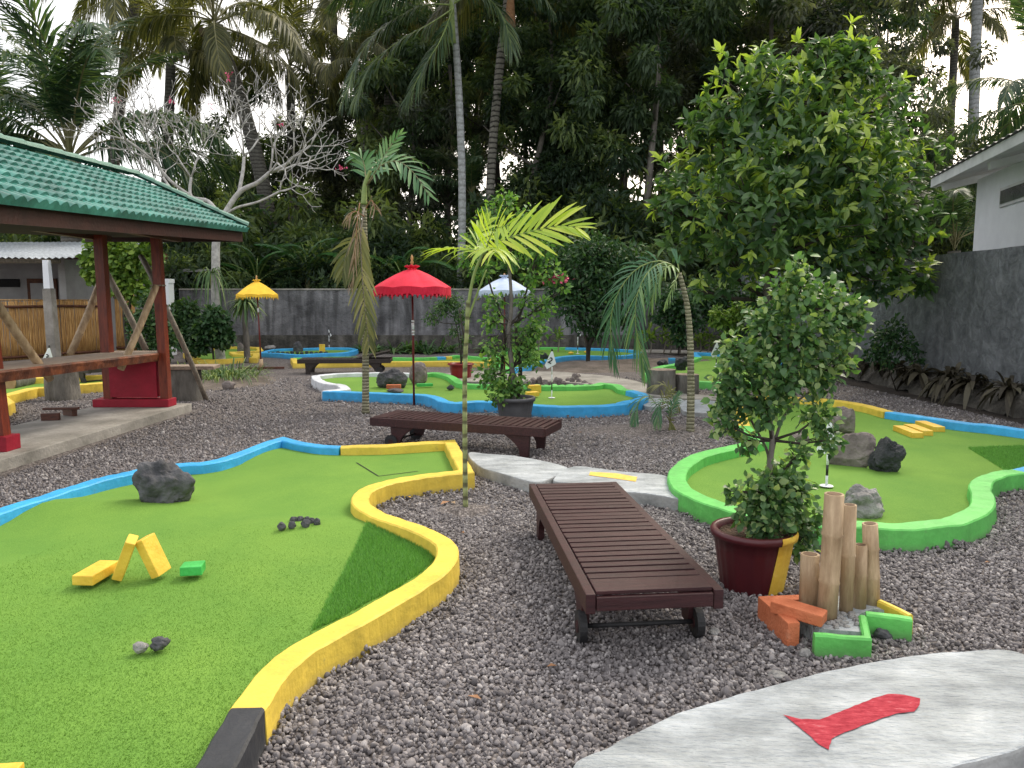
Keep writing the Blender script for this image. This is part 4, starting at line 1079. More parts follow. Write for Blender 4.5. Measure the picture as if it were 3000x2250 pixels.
# ------------------------------------------------------------------ sun loungers
def lounger(mname, label, group=None):
    t = thing('sun_lounger', (0, 0, 0), label, 'sun lounger', 'slatted wooden sun loungers')
    wd = M[mname]; Wd = .62; Ln = 2.0; zt = .33
    for s in (-1, 1):
        mb = MB(); mb.bevbox((s * (Wd / 2 - .022), Ln / 2, zt - .045), (.044, Ln, .09), .005); mb.build('side_rail', wd, t)
    mb = MB(); mb.bevbox((0, .012, zt - .046), (Wd - .095, .03, .062), .004); mb.build('end_rail', wd, t)
    mb = MB(); mb.bevbox((0, Ln - .012, zt - .055), (Wd - .095, .03, .08), .004); mb.build('end_rail', wd, t)
    # fixed slats of the seat
    mb = MB(); y = .80; r = random.Random(3)
    while y < Ln - .04:
        mb.bevbox((0, y + .0325, zt - .004 + r.uniform(-.002, .002)), (Wd - .092, .056, .018), .003, None, .0015, y); y += .0745
    mb.build('seat_slats', wd, t)
    # hinged backrest, lying flat
    br = MB(); y = .17
    while y < .78:
        br.bevbox((0, y + .0325, zt - .002), (Wd - .096, .056, .018), .003, None, .0015, y); y += .0745
    br.bevbox((0, .09, zt - .002), (Wd - .096, .145, .018), .003)
    for s in (-1, 1): br.bevbox((s * .20, .42, zt - .028), (.035, .74, .03), .003)
    hinge = Vector((0, .79, zt)); br.v = [v - hinge for v in br.v]
    me_o = br.build('backrest', wd); me_o.parent = t; me_o.location = hinge
    for s in (-1, 1):
        # bracket legs with a curved inner side
        for y0, sg in ((1.78, -1), (.30, 1)):
            mb = MB(); prof = []
            zt2 = zt - .088
            for k in range(9):
                a = k / 8; prof.append((y0 + sg * (.05 + .16 * (1 - a) ** 2.2), zt2 * a if False else zt2 * (1 - (1 - a)) if False else zt2 - zt2 * a * .72))
            prof = [(y0 - sg * .06, zt2), (y0 - sg * .045, .0 if y0 > 1 else .06), (y0 + sg * .045, .0 if y0 > 1 else .06)] + [(y0 + sg * (.05 + .17 * (1 - math.cos(PI / 2 * k / 6))), zt2 * (.25 + .75 * k / 6)) for k in range(7)]
            x0 = s * (Wd / 2 - .05) - .02; n = len(prof); V = [(x0, p[0], p[1]) for p in prof] + [(x0 + .04, p[0], p[1]) for p in prof]
            mb.add(V, [tuple(range(n)), tuple(range(n, 2 * n))[::-1]] + [(i, i + n, (i + 1) % n + n, (i + 1) % n) for i in range(n)])
            mb.build('leg', wd, t)
        mb = MB(); x = s * (Wd / 2 - .03)
        mb.tube([(x - .018, .25, .075), (x + .018, .25, .075)], .075, 22, smooth=False); wh = mb.build('wheel', M['rubber'], t)
        mb = MB(); mb.tube([(x - .022, .25, .075), (x + .022, .25, .075)], .03, 14, smooth=False); mb.build('hub', wd, wh)
    mb = MB(); mb.tube([(-.27, .25, .075), (.27, .25, .075)], .012, 8); mb.build('axle', M['rubber'], t)
    return t
def place(t, p0, p1):
    """p0, p1: middle of the wheel end and of the foot end on the ground"""
    d = p1 - p0; t.location = (p0.x, p0.y, 0); t.rotation_euler = (0, 0, math.atan2(d.y, d.x) - PI / 2)
zt = .33
n0, n1 = G(1711, 1742, zt), G(2127, 1727, zt); f0, f1 = G(1548, 1415, zt), G(1805, 1409, zt)
print('lounger w', (n1 - n0).length, (f1 - f0).length, 'l', ((n0 + n1) / 2 - (f0 + f1) / 2).length)
lg = lounger('wood_dark', 'long dark maroon slatted lounger standing end-on in the foreground gravel')
place(lg, (n0 + n1) / 2, (f0 + f1) / 2)
l2 = copy_tree(lg); l2['label'] = 'brown slatted lounger set crosswise in front of the red parasol'
a0, a1 = G(*Z5(515, 1268), zt), G(*Z5(1722, 1345), zt); b0, b1_ = G(*Z5(700, 1198), zt), G(*Z5(1747, 1270), zt)
print('lounger2', (a1 - a0).length, (b0 - a0).length, (b1_ - a1).length)
dd = (a1 - a0).normalized(); nn = Vector((-dd.y, dd.x, 0)) * .31
place(l2, a0 + nn, a0 + nn + dd)
l3 = lounger('wood_black', 'blackened slatted lounger with a slightly raised head at the yellow kerb')
c0, c1 = G(1148, 1092), G(880, 1094)
place(l3, c0, c1)
for ch in l3.children:
    if ch.name.startswith('backrest'): ch.rotation_euler = (-.22, 0, 0)
l4 = copy_tree(l3); l4['label'] = 'dark lounger half hidden behind the red end wall of the pavilion'
place(l4, W(310, 1120, 14.2), W(100, 1120, 15.6))

# ------------------------------------------------------------------ ceremonial parasols
def parasol(label, base, edge_z, apex_z, fin_z, r, cloth, seed=0, band=False, drop=.075, top=None, stand=None, tilt=None):
    x, y = base.x, base.y; tp = top or base
    t = thing('parasol', (x, y, 0), label, 'parasol', 'small fringed parasols on thin poles')
    at = lambda z: Vector((x + (tp.x - x) * z / apex_z, y + (tp.y - y) * z / apex_z, z))
    mb = MB(); mb.tube([at(-.02), at(1.0), at(apex_z - .02)], [.017, .017, .013], 10); pole = mb.build('pole', M['pole_red'], t)
    if band:
        for k, (za, zb) in enumerate(band):
            mb = MB(); mb.tube([at(za), at(zb)], .0205, 12); mb.build('white_band', M['pole_white'], pole)
    n = 64; rg = [0.06, .22, .45, .68, .86, 1.0]; V = []; Fc = []; c = at(apex_z)
    for j, q in enumerate(rg):
        for i in range(n):
            th = 2 * PI * i / n; rib = 1 - .022 * q * (1 - abs(math.cos(th * 4))) ** 1; sag = -.018 * q * (1 - abs(math.cos(th * 4)))
            zz = edge_z + (apex_z - edge_z) * (1 - q ** 1.35) + sag + .004 * noise.noise(Vector((th * 3, q * 4, seed)))
            V.append((c.x + r * q * rib * math.cos(th), c.y + r * q * rib * math.sin(th), zz))
    for j in range(len(rg) - 1):
        for i in range(n): Fc.append((j * n + i, j * n + (i + 1) % n, (j + 1) * n + (i + 1) % n, (j + 1) * n + i))
    mb = MB(); mb.add(V, Fc, True); mb.build('canopy', cloth, t)
    # hanging valance, scalloped, and tassels
    V = []; Fc = []; m = 160; off = (len(rg) - 1)
    for j in range(4):
        for i in range(m):
            th = 2 * PI * i / m; sc = .5 + .5 * abs(math.sin(th * 8)); rr = r * (1 - .022 * (1 - abs(math.cos(th * 4)))) + .006 * math.sin(i * 1.9 + j) + .004
            V.append((c.x + rr * math.cos(th), c.y + rr * math.sin(th), edge_z - .018 * (1 - abs(math.cos(th * 4))) - drop * (j / 3) * (.72 + .28 * sc) + .004))
    for j in range(3):
        for i in range(m): Fc.append((j * m + i, j * m + (i + 1) % m, (j + 1) * m + (i + 1) % m, (j + 1) * m + i))
    mb = MB(); mb.add(V, Fc, True); mb.build('valance', cloth, t)
    V = []; Fc = []; m = 384
    for j in range(5):
        for i in range(m):
            th = 2 * PI * i / m; tooth = max(0, math.cos(th * 48)) ** .6; big = 1.7 if int(round(i / 8)) % 3 == 0 else 1
            rr = r * 1.004 + (.007 if j in (2, 3) else .001) * (1 if (i % 8) in (7, 0, 1) else 0)
            V.append((c.x + rr * math.cos(th), c.y + rr * math.sin(th), edge_z - drop * .86 - .018 * (1 - abs(math.cos(th * 4))) - .040 * big * tooth * j / 4 - .004 * (j / 4)))
    for j in range(4):
        for i in range(m): Fc.append((j * m + i, j * m + (i + 1) % m, (j + 1) * m + (i + 1) % m, (j + 1) * m + i))
    mb = MB(); mb.add(V, Fc, True)
    mb.build('fringe', cloth, t)
    mb = MB(); k = 40; V = []; Fc = []
    for j, (q, zz) in enumerate(((.055, -.01), (.075, .012), (.105, .03), (.085, .045))):
        for i in range(k):
            th = 2 * PI * i / k; w = 1 + .16 * math.sin(th * 9 + j) + .1 * noise.noise(Vector((th, j, seed)))
            V.append((c.x + r / .56 * q * w * math.cos(th), c.y + r / .56 * q * w * math.sin(th), apex_z + zz * r / .56 + .008 * math.sin(th * 7)))
    for j in range(3):
        for i in range(k): Fc.append((j * k + i, j * k + (i + 1) % k, (j + 1) * k + (i + 1) % k, (j + 1) * k + i))
    mb.add(V, Fc, True); mb.build('ruffle', cloth, t)
    fh = fin_z - apex_z
    mb = MB(); mb.lathe(at(apex_z) , [(.001, 0), (.022, 0), (.018, fh * .3), (.026, fh * .42), (.014, fh * .55), (.022, fh * .68), (.016, fh * .85), (.001, fh)], 14); mb.build('finial', M['gold'], t)
    mb = MB()
    for i in range(8):
        th = 2 * PI * i / 8; a = at(apex_z - .03); e = Vector((c.x + r * .96 * math.cos(th), c.y + r * .96 * math.sin(th), edge_z + .0))
        mb.tube([a, a.lerp(e, .5) + Vector((0, 0, .02)), e], .005, 5)
    mb.build('ribs', M['wood_brown'], t)
    if stand:
        mb = MB(); mb.tube([(x, y, 0), (x, y, .24)], [.055, .045], 10); mb.build('sleeve', M['bamboo'], t)
        for a in (0.1, 1.67):
            mb = MB(); mb.bevbox((x, y, .035), (1.05 if a < 1 else .5, .06, .05), .006, Matrix.Rotation(a, 3, 'Z')); mb.build('foot_bar', M['wood_brown'], t)
    return t
zz = lambda px, py, Y: W(px, py, Y).z
b = G(*Z5(803, 1187)); Yu = b.y
parasol('crimson red fringed parasol standing at the blue kerb', b, zz(1213, 841, Yu), zz(1213, 786, Yu), zz(1213, 745, Yu), .575, M['cloth_red'],
        band=[(zz(1213, k2, Yu), zz(1213, k1, Yu)) for k1, k2 in ((938, 944), (946, 966), (968, 975), (977, 982))], drop=.115)
b = G(*ZA(1175, 585)); Yu = b.y
parasol('golden yellow fringed parasol before the far left wall', b, zz(752, 862, Yu), zz(752, 824, Yu), zz(752, 806, Yu), .46, M['cloth_yellow'], 3, band=[(zz(760, 915, Yu), zz(760, 902, Yu))], top=W(752, 830, Yu), stand=True, drop=.06)
b = W(1478, 1060, 14.2); b.z = 0; Yu = 14.2
parasol('pale bluish white parasol half hidden behind the climbing shrub', b, zz(1475, 851, Yu), zz(1475, 812, Yu), zz(1475, 800, Yu), .475, M['cloth_white'], 5, drop=.06)

# ------------------------------------------------------------------ hole flags
def digit(ch, size, material, parent, loc, rot):
    cu = bpy.data.curves.new('digit', 'FONT'); cu.body = ch; cu.size = size; cu.extrude = 0; cu.align_x = 'CENTER'; cu.align_y = 'CENTER'; cu.offset = size * .02
    ob = bpy.data.objects.new('tmp', cu); COL.objects.link(ob)
    me = bpy.data.meshes.new_from_object(ob.evaluated_get(bpy.context.evaluated_depsgraph_get())); bpy.data.objects.remove(ob)
    me.materials.clear(); me.materials.append(material)
    o = link('digit', me, parent); o.location = Vector(loc) - origin(parent); o.rotation_euler = rot; return o
def flag(base, h, label, ch='2', r=.0085, cloth=True, side=-1, s=1.0, cup=True):
    t = thing('hole_flag', tuple(base), label, 'golf flag', 'white numbered hole flags')
    x, y, z = base
    seg = 6; mb = MB(); bm_ = MB()
    for i in range(seg):
        za, zb = z + h * i / seg, z + h * (i + 1) / seg
        (bm_ if i % 3 == 1 else mb).tube([(x, y, za), (x, y, zb)], r, 8)
    mb.build('pole', M['pole_white'], t); bm_.build('black_band', M['pole_black'], t)
    mb = MB(); mb.lathe((x, y, z + h), [(r, -.005), (r * 1.7, .0), (r * 1.4, .03 * s), (.001, .04 * s)], 10); mb.build('tip', M['pole_black'], t)
    if cloth:
        q = [Vector((x - .015 * s, y - .012, z + h - .01)), Vector((x + .015 * s, y - .012, z + h - .01)), Vector((x + .065 * s, y - .02, z + h - .20 * s)), Vector((x - side * -.08 * s, y - .05, z + h - .28 * s)), Vector((x + side * .115 * s, y - .045, z + h - .22 * s))]
        mb = MB(); mb.add(q, [(0, 1, 2, 3, 4)]); fl = mb.build('flag', M['pole_white'], t)
        digit(ch, .13 * s, M['pole_black'], fl, (x + side * .028 * s, y - .048, z + h - .15 * s), (PI / 2, .5, 0))
    if cup:
        mb = MB(); mb.lathe((x, y, z + .004), [(.001, .004), (.05, .004), (.055, 0)], 18); mb.build('cup_rim', M['pole_white'], t)
    return t
b = G(*ZC(368, 998), .085); flag(b, zz(1615, 1028, b.y) - b.z, 'white flag numbered 2 on the middle green with the blue kerb')
b = G(*Z6(1145, 1335), .075); flag(b, zz(2420, 1235, b.y) - b.z, 'flag on a black and white banded pole behind the potted bush', '1', .011)
b = G(*ZC(608, 590), .07); flag(b, zz(1703, 962, b.y) - b.z, 'small far flag on the long green left of the dark shrub', '5', .012, side=1, s=.8)
b = G(2098, 1075, .07); flag(b, zz(2099, 1003, b.y) - b.z, 'far white flag seen right of the bent palm', '2', .012, s=1.25)
b = G(*ZA(2055, 305), .07); flag(b, zz(963, 965, b.y) - b.z, 'small far flag on the round green by the back wall', '4', .012, side=1, s=.85)
b = W(150, 1100, 13.2); b.z = .08; flag(b, zz(150, 1018, 13.2) - .08, 'white flag showing just above the wooden counter', '3', .01, s=1.15)

# ------------------------------------------------------------------ pots
def pot(label, base, r0, r1, h, material, rim=.02, rimh=.035, ribs=24, group=None, name='plant_pot', patch_=None):
    t = thing(name, (base.x, base.y, 0), label, 'pot', group)
    n = 96; mb = MB(); prof = [(r0, 0), (r0 + (r1 - r0) * .35, h * .3), (r0 + (r1 - r0) * .75, h * .65), (r1, h - rimh), (r1 + rim, h - rimh), (r1 + rim + .004, h - rimh * .4), (r1 + rim - .004, h), (r1 - .012, h), (r1 - .02, h - .06)]
    def ring(p, j):
        return [Vector((base.x + p[0] * (1 + (.010 * math.cos(ribs * 2 * PI * i / n) if j < 4 else 0)) * math.cos(2 * PI * i / n), base.y + p[0] * (1 + (.010 * math.cos(ribs * 2 * PI * i / n) if j < 4 else 0)) * math.sin(2 * PI * i / n), p[1])) for i in range(n)]
    V = []
    for j, p in enumerate(prof): V += ring(p, j)
    mb.add(V, [(j * n + i, j * n + (i + 1) % n, (j + 1) * n + (i + 1) % n, (j + 1) * n + i) for j in range(len(prof) - 1) for i in range(n)], True)
    mb.build('pot_body', material, t)
    mb = MB(); V = [(base.x, base.y, h - .03)]
    for j in (1, 2, 3):
        for i in range(24):
            a = 2 * PI * i / 24; q = (r1 - .014) * j / 3; V.append((base.x + q * math.cos(a), base.y + q * math.sin(a), h - .045 + .03 * noise.noise(Vector((a * 2, j * 3, r1 * 50)))))
    mb.add(V, [(0, 1 + i, 1 + (i + 1) % 24) for i in range(24)] + [(1 + j * 24 + i, 1 + (j + 1) * 24 + i, 1 + (j + 1) * 24 + (i + 1) % 24, 1 + j * 24 + (i + 1) % 24) for j in range(2) for i in range(24)], True)
    mb.build('soil', M['pot_soil'], t)
    if patch_:
        a0, a1, lean = patch_; mb = MB(); V = []; m = 24
        for j, p in enumerate(prof[:7]):
            for i in range(m + 1):
                a = a0 + (a1 - a0) * i / m - lean * (1 - p[1] / h) * (1 if i < m else .4); q = p[0] + .0035
                if j < 4: q *= 1 + .010 * math.cos(ribs * a)
                V.append((base.x + q * math.cos(a), base.y + q * math.sin(a), min(p[1], h) + (.0025 if j == 6 else 0)))
        mb.add(V, [(j * (m + 1) + i, j * (m + 1) + i + 1, (j + 1) * (m + 1) + i + 1, (j + 1) * (m + 1) + i) for j in range(6) for i in range(m)], True)
        mb.build('painted_patch', M['brick_yellow'], t, 'yellow brushed patch on the right of the pot')
    return t
bp = G(2232, 1752); bp = Vector((bp.x, bp.y + .18, 0)); POT1 = bp
pr = 255 / 2 / 2230 * bp.y
pot('big maroon plastic pot with a yellow painted patch beside the bamboo posts', bp, pr * .72, pr - .02, .335, M['pot_maroon'], .018, .04, patch_=(R(-68), R(8), R(10)))
POT2 = Vector((W(1509, 1200, 9.75).x, 9.75, 0)); pot('dark grey plastic pot between the brown lounger and blue kerb', POT2, .19, .245, zz(1509, 1168, 9.75 - .2) , M['pot_grey'], .02, .05)
POT3 = G(1351, 1112); pot('bright red plastic pot at the green kerb bend', POT3, .19, .235, zz(1351, 1064, POT3.y), M['pot_red'], .035, .03, ribs=10)

# ------------------------------------------------------------------ star planter with bamboo posts
HS = .105
sc_ = G(*Z8(1480, 770), 0)
t = star = thing('star_planter', sc_, 'star shaped planter kerb painted green and yellow holding five bamboo posts', 'planter')
def srib(pts, colr, w=.036, h=HS, label=None):
    P = resample([Vector((p.x, p.y, 0)) for p in pts], .05); V, Fc = ribbon(P, w, h, -.02, seed=len(P)); mb = MB(); mb.add(V, Fc); return mb.build('kerb', M[colr], star, label)
srib(gp(Z8, [(1362, 836), (1578, 848), (1558, 762)], HS), 'green', label='green painted arm of the star')
srib(gp(Z8, [(1572, 752), (1758, 776)], HS), 'green', .05, label='green painted arm of the star')
srib(gp(Z8, [(1752, 765), (1628, 706)], HS), 'yellow', .034, HS + .004, label='yellow painted arm of the star')
mb = MB(); fillp = gp(Z8, [(1380, 825), (1555, 838), (1545, 765), (1600, 742), (1735, 765), (1640, 712), (1500, 690), (1330, 700), (1240, 760)], .07)
mb.prism([tuple(p)[:2] for p in fillp], -.01, .078); mb.build('fill', M['pale_slab'], star)
posts = [((1338, 752), (1346, 516), 80), ((1412, 782), (1444, 272), 82), ((1490, 752), (1507, 316), 56), ((1545, 738), (1551, 478), 54), ((1597, 722), (1588, 392), 64)]
plab = ['short pale bamboo post at the left of the star planter', 'tallest and thickest bamboo post in the star planter', 'slim second tallest bamboo post in the star planter', 'short slim bamboo post between the two right ones', 'dark mottled bamboo post at the right of the star planter']
for i, (pb_, pt_, wpx) in enumerate(posts):
    b = G(*Z8(*pb_), .07); tp = W(*Z8(*pt_), b.y + .01)
    o = bamboo_pole('bamboo_post', b, tp, wpx * .7233 / 2 / 2230 * b.y, M['bamboo'], None, (0, 1, 1, 1, 2)[i] + (i == 1) * 1, 20 + i)
    tag(o, plab[i], 'bamboo post', 'bamboo posts in the star planter')
r = random.Random(5)
def brick(name, label, c, size, rot, material, cat='brick', group=None, jit=.003, seed=1):
    mb = MB(); mb.bevbox((0, 0, 0), size, .006, None, jit, seed)
    o = mb.build(name, material); o.location = c; o.rotation_euler = rot if not isinstance(rot, Matrix) else rot.to_euler()
    return tag(o, label, cat, group)
a = G(*Z8(1195, 745), .11); b = G(*Z8(1405, 795), .11); d = (b - a)
brick('brick', 'orange brick lying on top of the left arm of the star planter', ((a + b) / 2 + Vector((0, 0, .028))), (d.length * 1.0, .10, .055), (0, .06, math.atan2(d.y, d.x)), M['orange'], group='orange bricks at the star planter', seed=2)
a = G(*Z8(1160, 735), .06); b = G(*Z8(1275, 850), .05); d = (b - a)
brick('brick', 'orange brick forming the outer left arm of the star planter', ((a + b) / 2 + Vector((0, 0, .0))), (d.length * 1.05, .06, .13), (0, 0, math.atan2(d.y, d.x)), M['orange'], group='orange bricks at the star planter', seed=3)
a = G(*Z8(1185, 718), .1); b = G(*Z8(1300, 722), .1); d = (b - a)
brick('brick', 'orange brick at the back of the star planter behind the short post', ((a + b) / 2 + Vector((0, .05, -.04))), (.22, .06, .11), (0, 0, .1), M['orange'], group='orange bricks at the star planter', seed=4)

# ------------------------------------------------------------------ rocks
def rock(name, label, c, size, material, seed=0, cuts=0, rough=.22, sub=4, group=None, cat='rock', rot=0, sink=.22, parent=None):
    bm = bmesh.new(); bmesh.ops.create_icosphere(bm, subdivisions=sub, radius=1)
    r = random.Random(seed); sv = Vector((seed * 13.7, seed * 5.1, 0)); planes = []
    for k in range(cuts):
        n_ = Vector((r.gauss(0, 1), r.gauss(0, 1), r.gauss(0, .8))).normalized(); planes.append((n_, r.uniform(.50, .80)))
    for v in bm.verts:
        p = v.co.copy()
        q = p * (1 + rough * 1.5 * noise.noise(p * 1.1 + sv) + rough * .7 * noise.noise(p * 2.6 + sv) + rough * .30 * noise.noise(p * 6 + sv) + (rough * .14 * noise.noise(p * 14 + sv) if sub > 3 else 0))
        for n_, h_ in planes:
            dd_ = q.dot(n_)
            if dd_ > h_: q -= n_ * (dd_ - h_) * .93
        v.co = q
    xs = [v.co.x for v in bm.verts]; ys = [v.co.y for v in bm.verts]; zs = [v.co.z for v in bm.verts]
    mx = Vector(((max(xs) + min(xs)) / 2, (max(ys) + min(ys)) / 2, min(zs)))
    sx, sy, sz = size[0] / (max(xs) - min(xs)), size[1] / (max(ys) - min(ys)), size[2] / (max(zs) - min(zs)) * (1 + sink)
    cr, sr = math.cos(rot), math.sin(rot)
    for v in bm.verts:
        q = v.co - mx; q = Vector((q.x * sx, q.y * sy, q.z * sz - sink * size[2])); v.co = Vector((q.x * cr - q.y * sr, q.x * sr + q.y * cr, q.z))
    me = bpy.data.meshes.new(name); bm.to_mesh(me); bm.free()
    if not cuts: me.polygons.foreach_set('use_smooth', [True] * len(me.polygons))
    me.materials.append(material)
    o = link(name, me, parent, Vector(c) - (origin(parent) if parent else Vector())); 
    if parent is None: tag(o, label, cat, group)
    return o
def prock(label, px, wpx, hpx, z, material, seed, dep=.8, **k):
    """px: base middle in the photo; wpx, hpx: size in the photo"""
    b = G(px[0], px[1], z); s = b.y / 2215
    return rock(k.pop('name', 'rock'), label, (b.x, b.y + wpx * s * dep / 2 * .8, z), (wpx * s, wpx * s * dep, hpx * s * 1.0), material, seed, **k)
tz = .10
prock('big black lava boulder on the large foreground green', (466, 1482), 190, 132, .09, M['rock_grey'], 3, rough=.27, sub=5, sink=.42)
prock('pale rounded stone of the pair on the foreground green', (405, 1915), 48, 30, .08, M['rock_light'], 5, name='stone', cat='stone')
prock('dark lumpy stone of the pair on the foreground green', (460, 1910), 60, 40, .08, M['rock_grey'], 6, name='stone', cat='stone', rough=.3)
for i, (x, y, w_, h_) in enumerate(((1300, 478, 44, 34), (1350, 472, 40, 32), (1412, 466, 46, 38), (1355, 445, 40, 28), (1385, 442, 42, 26), (1440, 450, 34, 30), (1466, 456, 32, 34), (1420, 438, 30, 22))):
    prock('small dark stone in the loose row across the foreground green', Z7(x, y), w_ * .633, h_ * .633, .115, M['rock_grey'], 30 + i, name='stone', cat='stone', group='small stones in a row on the foreground green', sub=3, cuts=3)
prock('angular grey boulder with flat faces leaning on the black one', (2505, 1366), 138, 100, .07, M['rock_brown'], 11, cuts=7, rough=.22, sub=5)
prock('black wedge-shaped boulder on the right green', (2612, 1382), 98, 102, .07, M['rock_dark'], 14, rough=.26, sub=5, cuts=2)
prock('brown boulder at the back of the right green half behind leaves', (2470, 1270), 74, 78, .07, M['rock_brown'], 17, cuts=5, sub=5)
prock('pale pitted boulder on the right green behind the bamboo posts', (2545, 1516), 125, 92, .07, M['rock_light'], 19, rough=.28, sub=5)
prock('small tan rock on the right green seen through the bush', (2350, 1300), 60, 36, .07, M['rock_brown'], 21, cuts=4, sub=4)
prock('large striped boulder lying on the middle green', ZB(640, 1262), 100, 56, .09, M['rock_grey'], 23, rough=.22, sub=5)
prock('upright brown boulder behind the red parasol pole', ZB(985, 1205), 55, 62, .09, M['rock_brown'], 25, rough=.15, sub=5)
prock('small black stone near the green kerb bend on the middle green', ZB(1412, 1288), 23, 13, .09, M['rock_dark'], 27, name='stone', cat='stone', sub=3)
brick('brick', 'orange brick on a grey stone beside the striped boulder', G(*ZB(680, 1305), .09) + Vector((0, 0, .07)), (.24, .12, .07), (0, 0, .1), M['orange'], seed=7)
prock('flat grey stone under the orange brick on the middle green', ZB(690, 1330), 52, 12, .09, M['rock_grey'], 28, name='stone', cat='stone', sub=3)
brick('wooden_block', 'flat pale green block on the middle green', G(*ZB(1080, 1250), .09) + Vector((0, 0, .03)), (.28, .10, .05), (0, 0, .3), M['brick_green'], 'block', seed=8)
for i, (x, y) in enumerate(((205, 955), (185, 985))):
    brick('wooden_block', ('yellow-orange block at the back of the pair by the grey pot', 'flat yellow block at the front of the pair by the grey pot')[i], G(*ZC(x, y), .09) + Vector((0, 0, .07 - .03 * i)), (.20, .12, .13 - .06 * i), (0, 0, .5), M['brick_yellow'], 'block', seed=9 + i)
rr = random.Random(9)
pile = [(200, 850, 60, 55), (255, 850, 55, 70), (310, 860, 60, 45), (365, 865, 50, 40), (410, 850, 55, 60), (440, 860, 60, 60), (480, 865, 50, 40), (520, 840, 50, 45), (560, 850, 50, 60), (590, 830, 70, 75), (625, 850, 60, 50), (680, 860, 70, 40), (730, 875, 50, 30), (620, 800, 40, 40), (160, 860, 50, 40), (800, 880, 40, 22)]
for i, (x, y, w_, h_) in enumerate(pile):
    prock('brown-grey stone in the pile along the green kerb', ZC(x, y + 15), w_ * .33, h_ * .33, .02, M['rock_brown'], 50 + i, name='stone', cat='stone', group='stones piled behind the middle green', sub=3, cuts=2)
# green bumpy edging stones in front of the pile
for i in range(9):
    prock('lump of green painted edging on the middle green', ZC(160 + i * 75, 912 - (i % 2) * 6), 26, 11, .09, M['green'], 80 + i, name='edging_stone', cat='stone', group='green painted edging lumps', sub=3)
for i, (x, y, w_, h_, m_, lb) in enumerate((
    (735, 840, 42, 24, 'rock_brown', 'low brown rock at the foot of the grass clump'), (470, 395, 28, 45, 'rock_grey', 'grey pitted rock standing on the far yellow-edged green'),
    (905, 370, 24, 30, 'rock_brown', 'upright rock left of the dracaena trunk'), (1270, 335, 36, 14, 'rock_light', 'pale rock at the left of the round green'),
    (1640, 370, 30, 34, 'rock_grey', 'curled lava rock on the round green'), (1430, 250, 40, 42, 'rock_dark', 'black lava pile by the back wall'), (790, 130, 34, 22, 'rock_dark', 'dark lava lump low on the wall footing'))):
    prock(lb, ZA(x, y), w_, h_, .02, M[m_], 100 + i, sub=3)
for i in range(14):
    prock('tiny dark stone inside the blue ringed green', ZA(1200 + i * 62, 378 + (i % 3) * 5), 12, 7, .07, M['rock_dark'], 120 + i, name='stone', cat='stone', group='little stones on the blue ringed green', sub=2)
c = G(*ZA(1965, 350), .08); brick('wooden_block', 'upright yellow block on the round blue ringed green', c + Vector((0, 0, .1)), (.17, .12, .22), (0, 0, .2), M['brick_yellow'], 'block', seed=12)
prock('dark lava rock left of the bent palm', ZC(1400, 712), 34, 22, .05, M['rock_dark'], 140, sub=4, rough=.3)
prock('bigger dark lava rock touching the bent palm stem', ZC(1580, 745), 45, 42, .05, M['rock_dark'], 141, sub=4, rough=.3)
prock('dark rock in the shade at the left end of the far green', ZC(300, 640), 26, 20, .05, M['rock_dark'], 142, sub=3)
for i, (x, y, w_) in enumerate(((548, 592, 26), (690, 582, 20))):
    prock(('pale orange block near the far flag', 'smaller pale orange block under the shrub')[i], ZC(x, y), w_ * .7, 7, .07, M['brick_yellow'], 145 + i, name='block', cat='block', sub=2)
brick('wooden_block', 'blue block between the two dark lava rocks', G(*ZC(1478, 690), .05) + Vector((0, 0, .08)), (.16, .12, .16), (0, 0, 0), M['blue'], 'block', seed=13)
prock('grey stone at the foot of the green star arm', Z8(1652, 872), 62, 36, 0, M['rock_grey'], 150, name='stone', cat='stone')
prock('whitish stone in the gravel before the big slab', Z8(1222, 1032), 60, 22, 0, M['rock_light'], 151, name='stone', cat='stone')
prock('grey stone propping the orange bricks', Z8(1292, 862), 28, 36, 0, M['rock_grey'], 152, name='stone', cat='stone')
prock('pale stone in the gravel left of the green star arm', Z8(1330, 945), 40, 30, 0, M['rock_light'], 153, name='stone', cat='stone')
prock('pale stone behind the wheel of the foreground lounger', Z8(962, 850), 40, 22, 0, M['rock_light'], 154, name='stone', cat='stone')
rg = random.Random(14)
for i in range(34):
    x = rg.uniform(1425, 1545); y = rg.uniform(755, 828)
    prock('white-grey chip filling the star planter', Z8(x, y), rg.uniform(14, 26), rg.uniform(9, 15), .074, M['rock_light'], 160 + i, name='stone', cat='stone', group='pale chips filling the star planter', sub=2)

